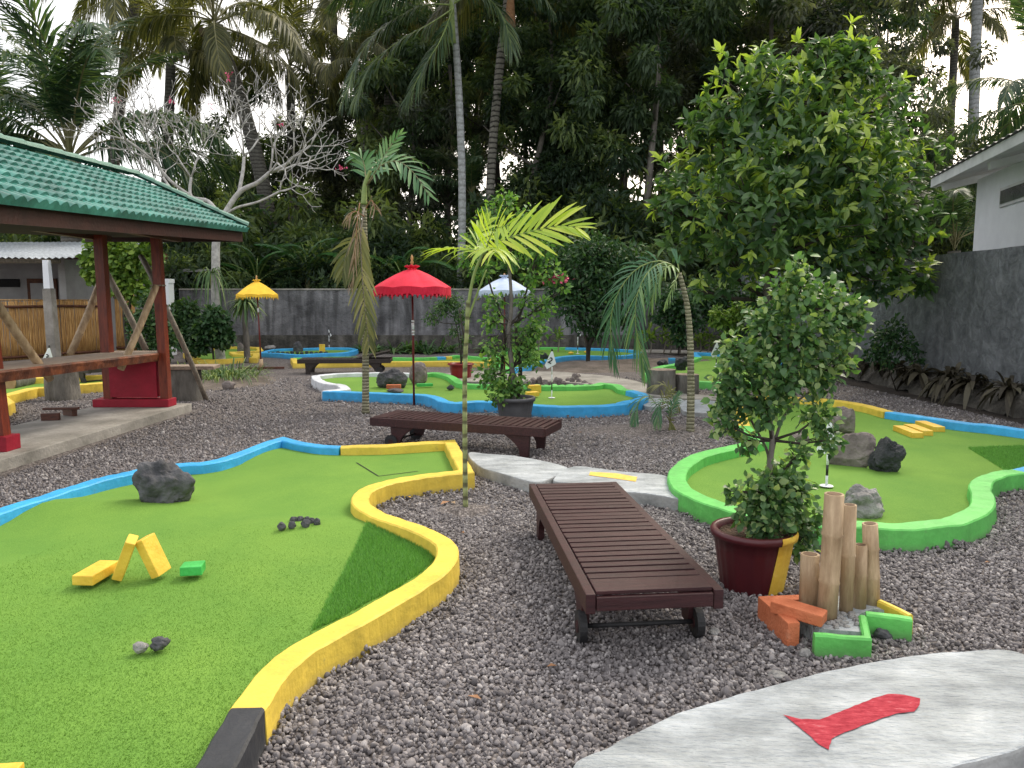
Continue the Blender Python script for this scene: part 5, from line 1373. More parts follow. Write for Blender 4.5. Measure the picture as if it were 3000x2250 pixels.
# ------------------------------------------------------------------ blocks on the foreground green
def oriented(name, label, c, ax, ay, az, size, material, cat, group, seed):
    mb = MB(); mb.bevbox((0, 0, 0), size, .006, None, .003, seed); o = mb.build(name, material)
    o.matrix_world = Matrix.Translation(c) @ Matrix((ax, ay, az)).transposed().to_4x4(); return tag(o, label, cat, group)
gb = 'yellow wooden blocks on the foreground green'
a = G(*Z7(392, 728), .10); b = G(*Z7(500, 665), .10); d = (b - a).normalized()
oriented('wooden_block', 'yellow block lying flat at the left of the little arch', (a + b) / 2 + Vector((0, 0, .025)), d, Vector((-d.y, d.x, 0)), Vector((0, 0, 1)), (.24, .115, .055), M['brick_yellow'], 'block', gb, 1)
Yb = G(*Z7(540, 706), .09).y
for i, (bx, by, tx, ty, lb) in enumerate(((535, 700, 600, 528, 'yellow block leaning right as left leg of the arch'), (738, 690, 655, 520, 'yellow block leaning left as right leg of the arch'))):
    a = W(*Z7(bx, by), Yb + .03 * i); b = W(*Z7(tx, ty), Yb + .03 * i); a.z = max(a.z, .085)
    up = (b - a).normalized(); dep = Vector((-.35 if i == 0 else .2, 1, 0)).normalized(); dep = (dep - up * dep.dot(up)).normalized(); sx = up.cross(dep) * -1
    oriented('wooden_block', lb, (a + b) / 2 + Vector((0, .03, .0)), sx, dep, up, (.052, .115, (b - a).length + .0), M['brick_yellow'], 'block', gb, 2 + i)
c = G(*Z7(885, 672), .10); oriented('wooden_block', 'green painted block right of the yellow arch', c + Vector((.01, 0, .02)), Vector((.97, .18, 0)).normalized(), Vector((-.18, .97, 0)).normalized(), Vector((0, 0, 1)), (.115, .10, .052), M['brick_green'], 'block', None, 5)
c = G(8, 2305, .10); oriented('wooden_block', 'yellow block cut off by the bottom left corner', c + Vector((-.02, 0, .02)), Vector((1, .1, 0)).normalized(), Vector((-.1, 1, 0)).normalized(), Vector((0, 0, 1)), (.12, .10, .06), M['brick_yellow'], 'block', gb, 6)
for i, (x0, y0, x1, y1, lb) in enumerate(((1535, 1008, 1640, 1048, 'front bar of the three yellow bars on the right green'), (1592, 1000, 1692, 1036, 'middle bar of the three yellow bars on the right green'), (1652, 982, 1758, 1015, 'rear bar of the three yellow bars on the right green'))):
    a = G(*Z6(x0, y0), .12); b = G(*Z6(x1, y1), .12); d = (b - a)
    brick('wooden_bar', lb, (a + b) / 2 + Vector((0, 0, -.03)), (d.length, .13, .065), (0, 0, math.atan2(d.y, d.x)), M['brick_yellow'], 'block', 'yellow bars on the right green', seed=20 + i)
# a few fallen leaves and scraps
for i, (x, y, s_, m_) in enumerate(((1410, 2048, .06, 'dry_leaf'), (1203, 1458, .05, 'brick_yellow'), (1290, 1478, .10, 'dry_leaf'), (1322, 1470, .08, 'bamboo'))):
    p = G(x, y, .022); mb = MB(); a = rr.uniform(0, 6); ca, sa = math.cos(a), math.sin(a)
    V = [(p.x + (u * ca - v * sa) * s_, p.y + (u * sa + v * ca) * s_, p.z + w_ * s_) for u, v, w_ in ((0, 0, 0), (.4, -.25, .12), (1, 0, .05), (.45, .22, .16), (.5, 0, .02))]
    mb.add(V, [(0, 1, 4), (1, 2, 4), (2, 3, 4), (3, 0, 4)]); tag(mb.build('fallen_leaf', M[m_]), ('dry brown leaf on the gravel in the bottom middle', 'yellow fallen leaf in the bend of the yellow kerb', 'curled dry leaf left of the young palm stem', 'straw coloured leaf at the foot of the young palm')[i], 'leaf')

for i in range(12):
    x = (0.15, 1.9, -.35, 1.0, 2.9, -2.2, .8, 3.2, -.6, 1.6, .3, 2.3)[i]; y = (3.1, 3.6, 5.0, 6.6, 4.4, 7.9, 8.9, 7.2, 8.8, 5.0, 6.4, 6.1)[i]
    s_ = .045; a = rr.uniform(0, 6); ca, sa = math.cos(a), math.sin(a); z = .022
    V = [(x + (u * ca - v * sa) * s_, y + (u * sa + v * ca) * s_, z + w_ * s_) for u, v, w_ in ((0, 0, 0), (.4, -.25, .2), (1, 0, .1), (.45, .22, .25), (.5, 0, .05))]
    mb = MB(); mb.add(V, [(0, 1, 4), (1, 2, 4), (2, 3, 4), (3, 0, 4)]); tag(mb.build('fallen_leaf', M['dry_leaf']), 'small dry brown leaf lying on the gravel', 'leaf', 'small dry leaves scattered over the gravel')
# ------------------------------------------------------------------ leaf strips and fronds
def strip_mesh(P, D, Nn, L, Wd, bend, seg=3, fold=.0, base_w=.5, tip=.12):
    """bent tapering strips: returns vertices (n,k,3) and the face list of one strip"""
    P = np.asarray(P, float); D = np.asarray(D, float); Nn = np.asarray(Nn, float); n = len(P)
    D = D / (np.linalg.norm(D, axis=1, keepdims=True) + 1e-9)
    S = np.cross(D, Nn); S = S / (np.linalg.norm(S, axis=1, keepdims=True) + 1e-9); U = np.cross(S, D)
    L = np.broadcast_to(np.asarray(L, float), (n,))[:, None]; Wd = np.broadcast_to(np.asarray(Wd, float), (n,))[:, None]; bend = np.broadcast_to(np.asarray(bend, float), (n,))[:, None]
    G_ = np.array([0, 0, -1.0]); rows = []
    for j in range(seg + 1):
        t = j / seg; c = P + D * L * t * (1 - .25 * bend * t) + G_ * L * bend * t * t * .75
        w = (base_w + (1 - base_w) * min(1, t * 3)) * (1 if t < .6 else 1 - (1 - tip) * ((t - .6) / .4) ** 1.4)
        rows.append(c + S * Wd * w * .5 + U * Wd * fold * w); 
        if fold: rows.append(c)
        rows.append(c - S * Wd * w * .5 + U * Wd * fold * w)
    k = 3 if fold else 2
    V = np.stack(rows, 1); fs = []
    for j in range(seg):
        for q in range(k - 1): a = j * k + q; fs.append((a, a + 1, a + k + 1, a + k))
    return V, fs
def build_leafy(name, blocks, tubes, mats_, parent=None, loc=None):
    """blocks: (V(n,k,3), faces, tints(n), material index); tubes: MB with the stalks (material index 1)"""
    vs = []; fcs = []; mi = []; tn = []; off = 0
    for V, fs, tt, m_ in blocks:
        n, k, _ = V.shape; vs.append(V.reshape(-1, 3)); f = np.array(fs)
        fcs.append((f[None] + (np.arange(n) * k)[:, None, None] + off).reshape(-1, f.shape[1])); mi.append(np.full(n * len(fs), m_)); tn.append(np.repeat(tt, k)); off += n * k
    V = np.concatenate(vs); Fq = np.concatenate(fcs); MI = np.concatenate(mi); T = np.concatenate(tn)
    tv = np.array([tuple(v) for v in tubes.v]).reshape(-1, 3) if tubes is not None else np.zeros((0, 3))
    o = np.array(origin(parent)) if parent is not None and loc is None else np.zeros(3)
    VV = np.concatenate([V, tv]) - o
    lv = Fq.reshape(-1); tot = np.full(len(Fq), 4)
    if tubes is not None:
        lv = np.concatenate([lv, np.concatenate([np.array(f) + off for f in tubes.f])]); tot = np.concatenate([tot, [len(f) for f in tubes.f]]); MI = np.concatenate([MI, np.full(len(tubes.f), 1)]); T = np.concatenate([T, np.zeros(len(tv))])
    me = bpy.data.meshes.new(name); me.vertices.add(len(VV)); me.vertices.foreach_set('co', VV.reshape(-1))
    me.loops.add(len(lv)); me.loops.foreach_set('vertex_index', lv.astype(np.int32)); me.polygons.add(len(tot))
    me.polygons.foreach_set('loop_start', np.concatenate([[0], np.cumsum(tot)[:-1]]).astype(np.int32)); me.polygons.foreach_set('loop_total', tot.astype(np.int32))
    me.update(calc_edges=True); a = me.attributes.new('tint', 'FLOAT', 'POINT'); a.data.foreach_set('value', np.clip(T, 0, 1).astype(np.float32))
    for m_ in mats_: me.materials.append(m_)
    me.polygons.foreach_set('material_index', MI.astype(np.int32)); me.polygons.foreach_set('use_smooth', [True] * len(tot))
    return me
def frond_mesh(name, pts, n, L, Wd, m, rm, droop=.3, a0=72, a1=22, nrm=(0, 0, 1), t0=.14, r=.012, seg=3, seed=0, lift=.15, tint=(.25, .65), fold=0, jit=.12, side=(1, -1), keep=1.0, rend=.25):
    pts = catmull([Vector(p) for p in pts], 8); r_ = random.Random(seed)
    cum = [0]
    for a, b in zip(pts[:-1], pts[1:]): cum.append(cum[-1] + (b - a).length)
    tot = cum[-1]; P = []; D = []; Nn = []; LL = []; TT = []; nr = Vector(nrm).normalized()
    def at(t):
        s = t * tot
        for i in range(len(cum) - 1):
            if cum[i + 1] >= s or i == len(cum) - 2:
                k = (s - cum[i]) / max(1e-6, cum[i + 1] - cum[i]); return pts[i].lerp(pts[i + 1], k), (pts[i + 1] - pts[i]).normalized()
    for i in range(n):
        t = t0 + (1 - t0) * (i + .5) / n; p, T = at(t)
        N_ = (nr - T * nr.dot(T)); N_ = N_.normalized() if N_.length > .1 else T.orthogonal().normalized(); S = T.cross(N_)
        for s in side:
            if r_.random() > keep: continue
            a = R(a0 + (a1 - a0) * t + r_.uniform(-6, 6)); q = T * math.cos(a) + S * (s * math.sin(a)) + N_ * (lift + r_.uniform(-jit, jit))
            P.append(p); D.append(q); Nn.append(N_ + S * s * r_.uniform(-.5, .3)); LL.append(L * (.40 + .60 * math.sin(PI * min(1, .18 + .80 * (t - t0) / (1 - t0)))) * r_.uniform(.88, 1.08)); TT.append(r_.uniform(*tint))
    W_ = np.array([Wd * (l / L) ** .4 * r_.uniform(.85, 1.1) for l in LL])
    V, fs = strip_mesh(P, D, Nn, LL, W_, np.array([droop * r_.uniform(.6, 1.4) for _ in LL]), seg, fold)
    tb = MB(); m_ = len(pts); step = 3 if m_ > 16 else 2; q = pts[::step] + ([pts[-1]] if (m_ - 1) % step else []); tb.tube(q, [r * (1 - (1 - rend) * i / (len(q) - 1)) for i in range(len(q))], 5)
    return build_leafy(name, [(V, fs, np.array(TT), 0)], tb, [m, rm])
def frond(parent, pts, *a, **k):
    o = origin(parent); me = frond_mesh('frond', [Vector(p) - o for p in pts], *a, **k); return link('frond', me, parent)
def stem(name, parent, pts, rad, material, n=12, flare=1.0):
    mb = MB(); q = catmull([Vector(p) for p in pts], 6); m_ = len(q)
    if not hasattr(rad, '__len__'): rad = [rad, rad]
    rs = [rad[0] + (rad[1] - rad[0]) * i / (m_ - 1) for i in range(m_)]; rs[0] *= flare
    mb.tube(q, rs, n); return mb.build(name, material, parent)

# coconut frond variants shared by all tall palms: base at the origin heading along +Y
def arc(el, L, droop, n=9, sway=0):
    p = Vector((0, 0, 0)); out = [p.copy()]
    for i in range(n):
        t = (i + .5) / n; e = R(el - droop * t ** 1.25); p = p + Vector((sway * t * L / n, math.cos(e) * L / n, math.sin(e) * L / n)); out.append(p.copy())
    return out
CF = {}
for tone, m_ in (('a', 'lf_coco'), ('b', 'lf_coco2')):
    CF[tone] = [frond_mesh('coconut_frond', arc(el, 1.0, dr, sway=sw), 84, .22, .0135, M[m_], M['rachis_dull'], droop=dp, a0=68, a1=25, t0=.2, r=.0075, seg=2, seed=i, lift=.0, jit=.25, tint=(.1, .9))
                for i, (el, dr, sw, dp) in enumerate(((82, 60, .05, .35), (68, 85, -.06, .5), (50, 95, .08, .7), (32, 90, .0, .8), (12, 80, -.08, .9), (-10, 60, .05, .9), (75, 70, -.1, .4), (42, 100, .12, .75)))]
def coconut_palm(label, base, top, r0, r1, L, n, seed, tone='a', stemm='stem_grey', els=None, azs=None, bow=0, nuts=0, name='palm_tree', group=None, sheath=False):
    base = Vector(base); top = Vector(top); t = thing(name, base, label, 'palm tree', group); r_ = random.Random(seed)
    mid = base.lerp(top, .5) + Vector((bow, 0, 0)); stem('trunk', t, [base, base.lerp(mid, .5) + Vector((bow * .25, 0, 0)), mid, mid.lerp(top, .55) + Vector((bow * .2, 0, 0)), top], (r0, r1), M[stemm], 12, 1.25)
    if sheath: stem('sheath', t, [top - Vector((0, 0, 1.4)), top + Vector((0, 0, .5))], (r1 * 1.5, r1 * .8), M['dry_leaf'] if sheath == 2 else M['rachis'], 10)
    for i in range(n):
        k = i / n; az = (azs[i % len(azs)] if azs else (i * 137.5 + r_.uniform(-15, 15)))
        v = int(k * 6) if els is None else els[i % len(els)]
        f = link('frond', CF[tone][v % 8], t, top - base + Vector((0, 0, r_.uniform(-.05, .25))))
        s = L * r_.uniform(.85, 1.12); f.scale = (s * r_.choice((-1, 1)), s, s); f.rotation_euler = (r_.uniform(-.12, .12), r_.uniform(-.2, .2), -R(az))
    for i in range(nuts):
        a = r_.uniform(0, 6.28); c = top + Vector((math.cos(a) * .45, math.sin(a) * .45 - .2, -.35 - r_.uniform(0, .8)))
        mb = MB(); mb.lathe(c, [(.01, -.17), (.10, -.13), (.15, 0), (.11, .13), (.01, .17)], 10); mb.build('coconut', M['coconut'], t)
    return t
def pw(px, py, Y): return W(px, py, Y)
def gnd(px, Y, z=0): p = W(px, 900, Y); return Vector((p.x, Y, z))
# azimuth 0 = away from the camera, 90 = to the right
coconut_palm('big low coconut palm rising right behind the green roof', gnd(215, 27), pw(205, 470, 27), .42, .34, 6.4, 24, 1, 'a', 'stem_grey', els=[0, 6, 1, 0, 2, 1, 3, 2, 0, 4, 1, 3], sheath=0)
coconut_palm('leaning coconut palm with hanging nuts above the frangipani', gnd(800, 34), pw(628, 75, 34), .36, .26, 5.6, 20, 2, 'b', 'stem_grey', bow=.8, nuts=9)
coconut_palm('tall dark coconut palm behind the leaning one at the upper left', gnd(330, 41), pw(400, -20, 41), .34, .26, 6, 18, 3, 'b', 'stem_grey', bow=-.6)
pale = coconut_palm('palm with a smooth pale bluish stem in the middle of the wall', gnd(1338, 27), pw(1326, 5, 27), .15, .115, 4.6, 13, 4, 'a', 'stem_pale', bow=.25, sheath=1, azs=[-80, -95, -65, 200, 20, 90, 150, -30, -110, 60, 250, 110, 0], els=[2, 3, 1, 2, 1, 2, 3, 0, 4, 1, 2, 3, 0])
coconut_palm('palm with a black and white banded stem right of the pale one', gnd(1440, 30), pw(1492, -30, 30), .18, .17, 4.8, 14, 5, 'b', 'stem_band', bow=-.35, sheath=2)
coconut_palm('thin palm with banded stem far behind the young areca', gnd(1085, 36), pw(1062, 190, 36), .2, .16, 3.4, 15, 6, 'b', 'stem_band')
coconut_palm('grey leaning palm stem just right of the thin banded palm', gnd(1105, 38), pw(1150, 60, 38), .28, .2, 4.5, 13, 7, 'b', 'stem_grey')
coconut_palm('hazy palm high up between the left palms and the pale stem', gnd(1000, 44), pw(975, -10, 44), .3, .2, 6.0, 18, 8, 'b', 'stem_grey')
coconut_palm('pale stemmed palm at the top right corner', gnd(2835, 40), pw(2868, -120, 40), .30, .24, 5.5, 15, 9, 'b', 'stem_pale')
coconut_palm('yellow lit palm left of the pale stem at the top right', gnd(2760, 44), pw(2800, 60, 44), .25, .2, 4.6, 18, 10, 'b', 'stem_grey')
coconut_palm('palm behind the white building with fronds reaching left', gnd(3080, 22), pw(3060, 300, 22), .25, .2, 3.6, 14, 11, 'a', 'stem_grey')
coconut_palm('low young palm between the broad tree and the white building', gnd(2800, 19), pw(2795, 735, 19), .2, .15, 2.6, 13, 12, 'a', 'stem_grey', els=[0, 6, 1, 2, 1, 0, 3])
coconut_palm('feathery palm between the low left palm and the leaning one', gnd(470, 37), pw(500, 190, 37), .28, .22, 5.2, 17, 15, 'b', 'stem_grey')
coconut_palm('drooping palm between the leaning palm and the thin banded one', gnd(860, 40), pw(850, 200, 40), .26, .2, 4.8, 17, 17, 'b', 'stem_grey')
coconut_palm('low palm at the far left edge behind the tin roof', gnd(-60, 30), pw(-40, 420, 30), .3, .25, 5.0, 15, 13, 'a', 'stem_grey')
coconut_palm('dusky low palm with fanned fronds left of the banded stem', gnd(1400, 32), pw(1385, 590, 32), .2, .16, 3.2, 13, 14, 'a', 'stem_grey', els=[0, 1, 6, 2])

for j, pl in enumerate((((1328, 15), (1250, 15), (1150, 60), (1060, 150), (1005, 300)), ((1328, 25), (1260, 70), (1170, 120), (1080, 200), (1040, 300)), ((1330, 20), (1290, 120), (1240, 200), (1190, 300)), ((1330, 10), (1400, -20), (1470, 40), (1500, 150)))):
    frond(pale, [W(x, y, 27 - .25 * j) for x, y in pl], 62, .95, .055, M['lf_coco'], M['rachis'], droop=.75, a0=66, a1=24, t0=.12, r=.035, seg=3, seed=70 + j, nrm=(0, -.35, .9), jit=.2, tint=(.3, 1))
# ------------------------------------------------------------------ leafy crowns
def cluster_leaves(r, C, rad, n, mode='out', flat=.8):
    """leaf roots and directions in balls around the centres C"""
    m = len(C); idx = r.integers(0, m, n); u = r.normal(0, 1, (n, 3)); u /= np.linalg.norm(u, axis=1, keepdims=True)
    q = rad[idx][:, None] * u * (r.random((n, 1)) ** .45); q[:, 2] *= flat
    return C[idx] + q, u, idx
def crown_mesh(name, seed, rx, ry, rz, nc, nl, leafL, m, droop=.5, tr=(.0, .75), cr=.68, asp=.34):
    r = np.random.default_rng(seed); u = r.normal(0, 1, (nc, 3)); u /= np.linalg.norm(u, axis=1, keepdims=True)
    s = r.random((nc, 1)) ** .42; C = u * s * np.array([rx, ry, rz]); C *= 1 + .15 * r.normal(0, 1, (nc, 1))
    rad = r.uniform(.55, 1.15, nc) * cr
    P, o, idx = cluster_leaves(r, C, rad, nl)
    D = o * .8 + r.normal(0, .45, (nl, 3)) + np.array([0, 0, -droop]); N_ = r.normal(0, .55, (nl, 3)) + np.array([0, -.25, .8])
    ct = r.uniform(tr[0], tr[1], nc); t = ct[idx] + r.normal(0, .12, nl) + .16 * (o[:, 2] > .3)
    L = leafL * r.uniform(.6, 1.3, nl)
    ob = leaves(name, P, D, N_, L, L * asp, t, T_DIAMOND, m); me = ob.data; bpy.data.objects.remove(ob); return me
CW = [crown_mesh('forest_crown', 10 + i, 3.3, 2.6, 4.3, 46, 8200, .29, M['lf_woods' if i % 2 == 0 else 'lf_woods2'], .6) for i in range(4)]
CU = [crown_mesh('undergrowth_crown', 20 + i, 2.2, 1.8, 1.8, 34, 8000, .24, M['lf_woods2'], .4, (.0, .75)) for i in range(2)]
gw = 'tall trees in the woods behind the back wall'
def wood_tree(label, x, y, h, seed, crowns, group=gw, tr=.16, name='forest_tree', mats_=None, cat='tree'):
    r_ = random.Random(seed); t = thing(name, (x, y, 0), label, cat, group)
    q = [Vector((x, y, -.05)), Vector((x + r_.uniform(-.5, .5), y, h * .35)), Vector((x + r_.uniform(-.8, .8), y, h * .7)), Vector((x + r_.uniform(-.8, .8), y, h * .97))]
    mb = MB(); pts = catmull(q, 5); mb.tube(pts, [tr * (1.15 - .9 * i / (len(pts) - 1)) for i in range(len(pts))], 8)
    for k in range(5):
        p = pts[int(len(pts) * (.35 + .12 * k))]; a = r_.uniform(0, 6.28); e = p + Vector((math.cos(a) * 2.2, math.sin(a) * 1.5, r_.uniform(.8, 2.2)))
        mb.tube([p, p.lerp(e, .5) + Vector((0, 0, -.15)), e], [tr * .4, tr * .28, tr * .1], 5)
    mb.build('trunk', M['bark_grey'] if r_.random() < .5 else M['bark_dark'], t)
    for (dx, dy, z, s, me) in crowns:
        c = link('crown', me, t, Vector((dx, dy, z))); c.rotation_euler = (r_.uniform(-.15, .15), r_.uniform(-.15, .15), r_.uniform(0, 6.28)); c.scale = (s * r_.uniform(.9, 1.1), s * r_.uniform(.9, 1.1), s * r_.uniform(.9, 1.15))
    return t
rt = random.Random(21); k = 0
wl = 'dark leafy tree in the dense woods behind the back wall'
rows = [(30.5, [(1600, 14), (1850, 17), (2200, 17), (2420, 16)]),
        (35.5, [(1180, 12), (1300, 16), (1500, 19), (1700, 20), (1920, 20), (2140, 20), (2360, 19), (2560, 14)]),
        (42, [(560, 9), (780, 11), (960, 13), (1180, 18), (1400, 21), (1620, 22), (1800, 22), (2020, 22), (2240, 22), (2460, 18), (2640, 11), (2850, 8)]),
        (50, [(60, 8), (300, 9), (700, 11), (900, 13), (1120, 18), (1340, 22), (1580, 24), (1830, 25), (2080, 25), (2330, 23), (2560, 13), (2780, 9), (2960, 8)])]
for Y, lst in rows:
    for px, h in lst:
        k += 1; x = gnd(px, Y).x + rt.uniform(-.6, .6); y = Y + rt.uniform(-1.2, 1.2)
        cr = [(rt.uniform(-.6, .6), 0, h - 3.4, rt.uniform(.85, 1.1), CW[rt.randrange(4)])]
        if h > 12: cr.append((rt.uniform(-1, 1), 0, h - 8.2, rt.uniform(.85, 1.15), CW[rt.randrange(4)]))
        if h > 17 and rt.random() < .4: cr.append((rt.uniform(-1, 1), 0, h - 13.2, rt.uniform(.7, 1.0), CW[rt.randrange(4)]))
        wood_tree(wl, x, y, h, k, cr)
# undergrowth behind the wall
ul = 'dark green bush crowding behind the back wall'
for Y, lst in ((27.6, [640, 780, 960, 1130, 1250, 1460, 1640, 1820, 2010, 2200, 2420]), (31, [180, 330, 480, 600, 720, 880, 1040, 1210, 1380, 1560, 1740, 1930, 2120, 2320, 2520, 2700]), (38, [-60, 90, 240, 420, 560, 700, 860, 1020, 1180, 1360, 1540, 1720, 1920, 2120, 2340, 2560, 2760, 2940])):
    for px in lst:
        k += 1; x = gnd(px, Y).x + rt.uniform(-.4, .4); s = rt.uniform(.85, 1.25) * (1 if Y < 30 else 1.45)
        t = thing('bush', (x, Y, 0), ul, 'bush', 'bushes behind the back wall')
        mb = MB()
        for j in range(4): a = rt.uniform(0, 6.28); mb.tube([(x, Y, 0), (x + math.cos(a) * .5, Y + math.sin(a) * .4, 1.2), (x + math.cos(a) * 1.1, Y + math.sin(a), 2.2 * s)], [.05, .04, .015], 5)
        mb.build('stems', M['bark_dark'], t)
        c = link('foliage', CU[k % 2], t, Vector((0, 0, 1.75 * s))); c.scale = (s, s, s * rt.uniform(.9, 1.3)); c.rotation_euler = (0, 0, rt.uniform(0, 6.28))
# trees beyond the right wall
for i, (px, Y, h, s, lb) in enumerate(((2700, 27, 7.5, .8, 'grey-green tree right of the broad tree crown'), (2830, 26, 6.8, .75, 'bushy tree rising over the dark side wall'), (2560, 24, 5.5, .7, 'dark tree hugging the corner of the two walls'))):
    x = gnd(px, Y).x; wood_tree(lb, x, Y, h, 90 + i, [(0, 0, h - 2.4, s, CW[i % 4]), (.3, 0, h - 5.0, s * .8, CU[0])], None, .1)

def banana(label, base, h, n, L, seed, group=None, az=None):
    t = thing('banana_plant', base, label, 'banana plant', group); r_ = random.Random(seed); top = base + Vector((r_.uniform(-.2, .2), 0, h))
    stem('stem', t, [base, base.lerp(top, .5), top], (.16, .08), M['rachis_dull'], 10)
    for i in range(n):
        a = R(az[i] if az else i * 137.5 + r_.uniform(-20, 20)); el = r_.uniform(45, 80); pts = arc(el, L * r_.uniform(.8, 1.1), r_.uniform(60, 110), 8)
        m = Matrix.Rotation(-a, 3, 'Z'); pts = [m @ p for p in pts]; P = []; D = []; N_ = []; LL = []; TT = []; rr_ = r_.uniform(.2, .8)
        pt = catmull(pts, 4); q = len(pt); torn = [r_.random() < .10 for _ in range(q)]
        for s in (1, -1):
            for j in range(4, q - 1):
                u = (j - 4) / (q - 5); T = (pt[j + 1] - pt[j]).normalized(); S = T.cross(Vector((0, 0, 1))).normalized() * s; w = .36 * L / 2.2 * (math.sin(PI * min(1, .12 + .88 * u)) ** .55)
                P.append(pt[j]); D.append(S + T * .35 + Vector((0, 0, .15 - .1 * torn[j]))); N_.append((0, 0, 1)); LL.append(w); TT.append(rr_ + r_.uniform(-.06, .06))
        seg = (pt[6] - pt[5]).length
        V, fs = strip_mesh(P, D, N_, LL, [seg * 1.25] * len(P), [.45] * len(P), 3, 0, 1.0, .8)
        tb = MB(); tb.tube(pt[::3], [.03 * (1 - .8 * j / (len(pt[::3]) - 1)) for j in range(len(pt[::3]))], 5)
        me = build_leafy('leaf', [(V, fs, np.array(TT), 0)], tb, [M['lf_banana'], M['rachis']]); link('leaf', me, t, top - base)
for i, (px, Y, h, n, L, lb) in enumerate(((905, 27, 2.4, 8, 2.6, 'tall banana plant with upright leaves left of the yard centre'), (760, 26.6, 2.2, 7, 2.2, 'banana plant behind the wall above the yellow parasol'), (1175, 26.6, 2.3, 7, 2.3, 'banana plant behind the wall by the red parasol'),
        (1560, 27, 2.2, 7, 2.3, 'banana plant peeping out right of the lime areca fronds'), (2580, 19.5, 3.2, 7, 2.0, 'banana plant showing under the broad tree crown'), (690, 31, 4.2, 7, 2.6, 'tall banana plant behind the frangipani branches'), (1040, 28, 2.0, 7, 2.2, 'dusky banana plant beside the dead palm frond'))):
    b = gnd(px, Y); banana(lb, b, h, n, L, 40 + i)

# ------------------------------------------------------------------ lobed plants made of leaves on twigs
def lobed(t, lobes, Y, n, leafL, asp, m, seed, tmpl=T_OVAL, bark='bark_grey', origin_pts=None, twr=.012, rosette=0, droop=.25, tr=(.1, .6), bright=.08, flatY=.75, name='foliage', fill=.38, brw=1.0):
    """lobes: (px, py, dY, radius in photo pixels); twigs run from origin_pts to the lobes"""
    r = np.random.default_rng(seed); r_ = random.Random(seed); C = []; Rd = []
    for (px, py, dy, rp) in lobes:
        c = W(px, py, Y + dy); C.append(tuple(c)); Rd.append(rp * (Y + dy) / 2235)
    C = np.array(C); Rd = np.array(Rd); wgt = Rd ** 2 / (Rd ** 2).sum()
    nt_ = n // (rosette or 1); idx = r.choice(len(C), nt_, p=wgt); u = r.normal(0, 1, (nt_, 3)); u /= np.linalg.norm(u, axis=1, keepdims=True)
    q = u * Rd[idx][:, None] * (r.random((nt_, 1)) ** fill) * (1 + .12 * r.normal(0, 1, (nt_, 1))); q[:, 1] *= flatY; tips = C[idx] + q
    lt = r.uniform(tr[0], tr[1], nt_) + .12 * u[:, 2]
    lt = np.where(r.random(nt_) < bright, r.uniform(.85, 1, nt_), lt)
    if rosette:
        P = np.repeat(tips, rosette, 0); n2 = len(P); ax = u * .8 + np.array([0, -.15, .35]); ax = np.repeat(ax, rosette, 0); k_ = r.normal(0, 1, (n2, 3)); D = ax * .55 + k_ * .62 + np.array([0, 0, -droop]); N_ = ax + r.normal(0, .35, (n2, 3)) + np.array([0, 0, .4]); T_ = np.repeat(lt, rosette) + r.normal(0, .05, n2)
        P = P + D * .01
    else:
        P = tips; n2 = nt_; D = u * .6 + r.normal(0, .6, (n2, 3)) + np.array([0, 0, -droop]); N_ = r.normal(0, .55, (n2, 3)) + np.array([0, -.35, .75]); T_ = lt
    L = leafL * r.uniform(.6, 1.2, n2)
    leaves(name, P, D, N_, L, L * asp, T_, tmpl, m, t)
    if origin_pts:
        mb = MB(); O = [Vector(p) for p in origin_pts]
        for c, rd in zip(C, Rd):
            c = Vector(c); o = min(O, key=lambda p: (p - c).length + (1.5 if p.z > c.z else 0) * .3)
            mid = o.lerp(c, .5) + Vector((r_.uniform(-.1, .1), r_.uniform(-.1, .1), -.05)) * (c - o).length
            w = twr * brw; mb.tube([o, mid, c], [w * 1.6, w * 1.15, w * .8], 6)
            for j in range(7):
                e = c + Vector((r_.gauss(0, 1), r_.gauss(0, .7), r_.gauss(0, 1))).normalized() * rd * r_.uniform(.6, .95); s = o.lerp(c, r_.uniform(.5, 1))
                mb.tube([s, s.lerp(e, .5) + Vector((0, 0, rd * .1)), e], [w * .5, w * .38, w * .2], 4)
        mb.build('branches', M[bark], t)

# broad-leaved tree in front of the side wall
Yt = 13.0; b = gnd(2265, Yt)
t = thing('broadleaf_tree', b, 'large round broad-leaved tree with bright young tips on the right', 'tree')
forks = [W(2255, 880, Yt), W(2230, 760, Yt), W(2330, 640, Yt + .2), W(2300, 480, Yt), W(2150, 640, Yt), W(2450, 620, Yt), W(2390, 330, Yt)]
stem('trunk', t, [b, W(2262, 1000, Yt), W(2250, 880, Yt), W(2270, 700, Yt), W(2320, 500, Yt), W(2370, 330, Yt)], (.14, .03), M['bark_grey'], 10, 1.2)
lob = [(2400, 235, 0, 120), (2480, 200, 0, 85), (2190, 300, -.3, 135), (2290, 250, 0, 120), (2560, 330, .3, 135), (2330, 400, -.8, 180), (2110, 430, -.2, 110), (2020, 560, 0, 125), (2670, 470, .4, 80), (2500, 500, -.8, 180), (2200, 600, -1.0, 180),
       (2010, 700, .2, 85), (2600, 640, -.3, 140), (2400, 700, -1.0, 160), (2130, 760, -.2, 95), (2290, 820, -.2, 110), (2520, 800, -.2, 110), (2640, 800, -.2, 75), (2440, 560, .9, 200), (2260, 520, 1.0, 200), (2690, 830, 0, 45), (1950, 620, .1, 60), (2070, 350, 0, 70), (2050, 850, .2, 35), (2420, 160, 0, 50), (2520, 160, 0, 45)]
lobed(t, lob, Yt, 12500, .215, .40, M['lf_tree'], 5, rosette=6, bark='bark_dark', origin_pts=forks, twr=.028, tr=(.0, .62), bright=.17, fill=.42)

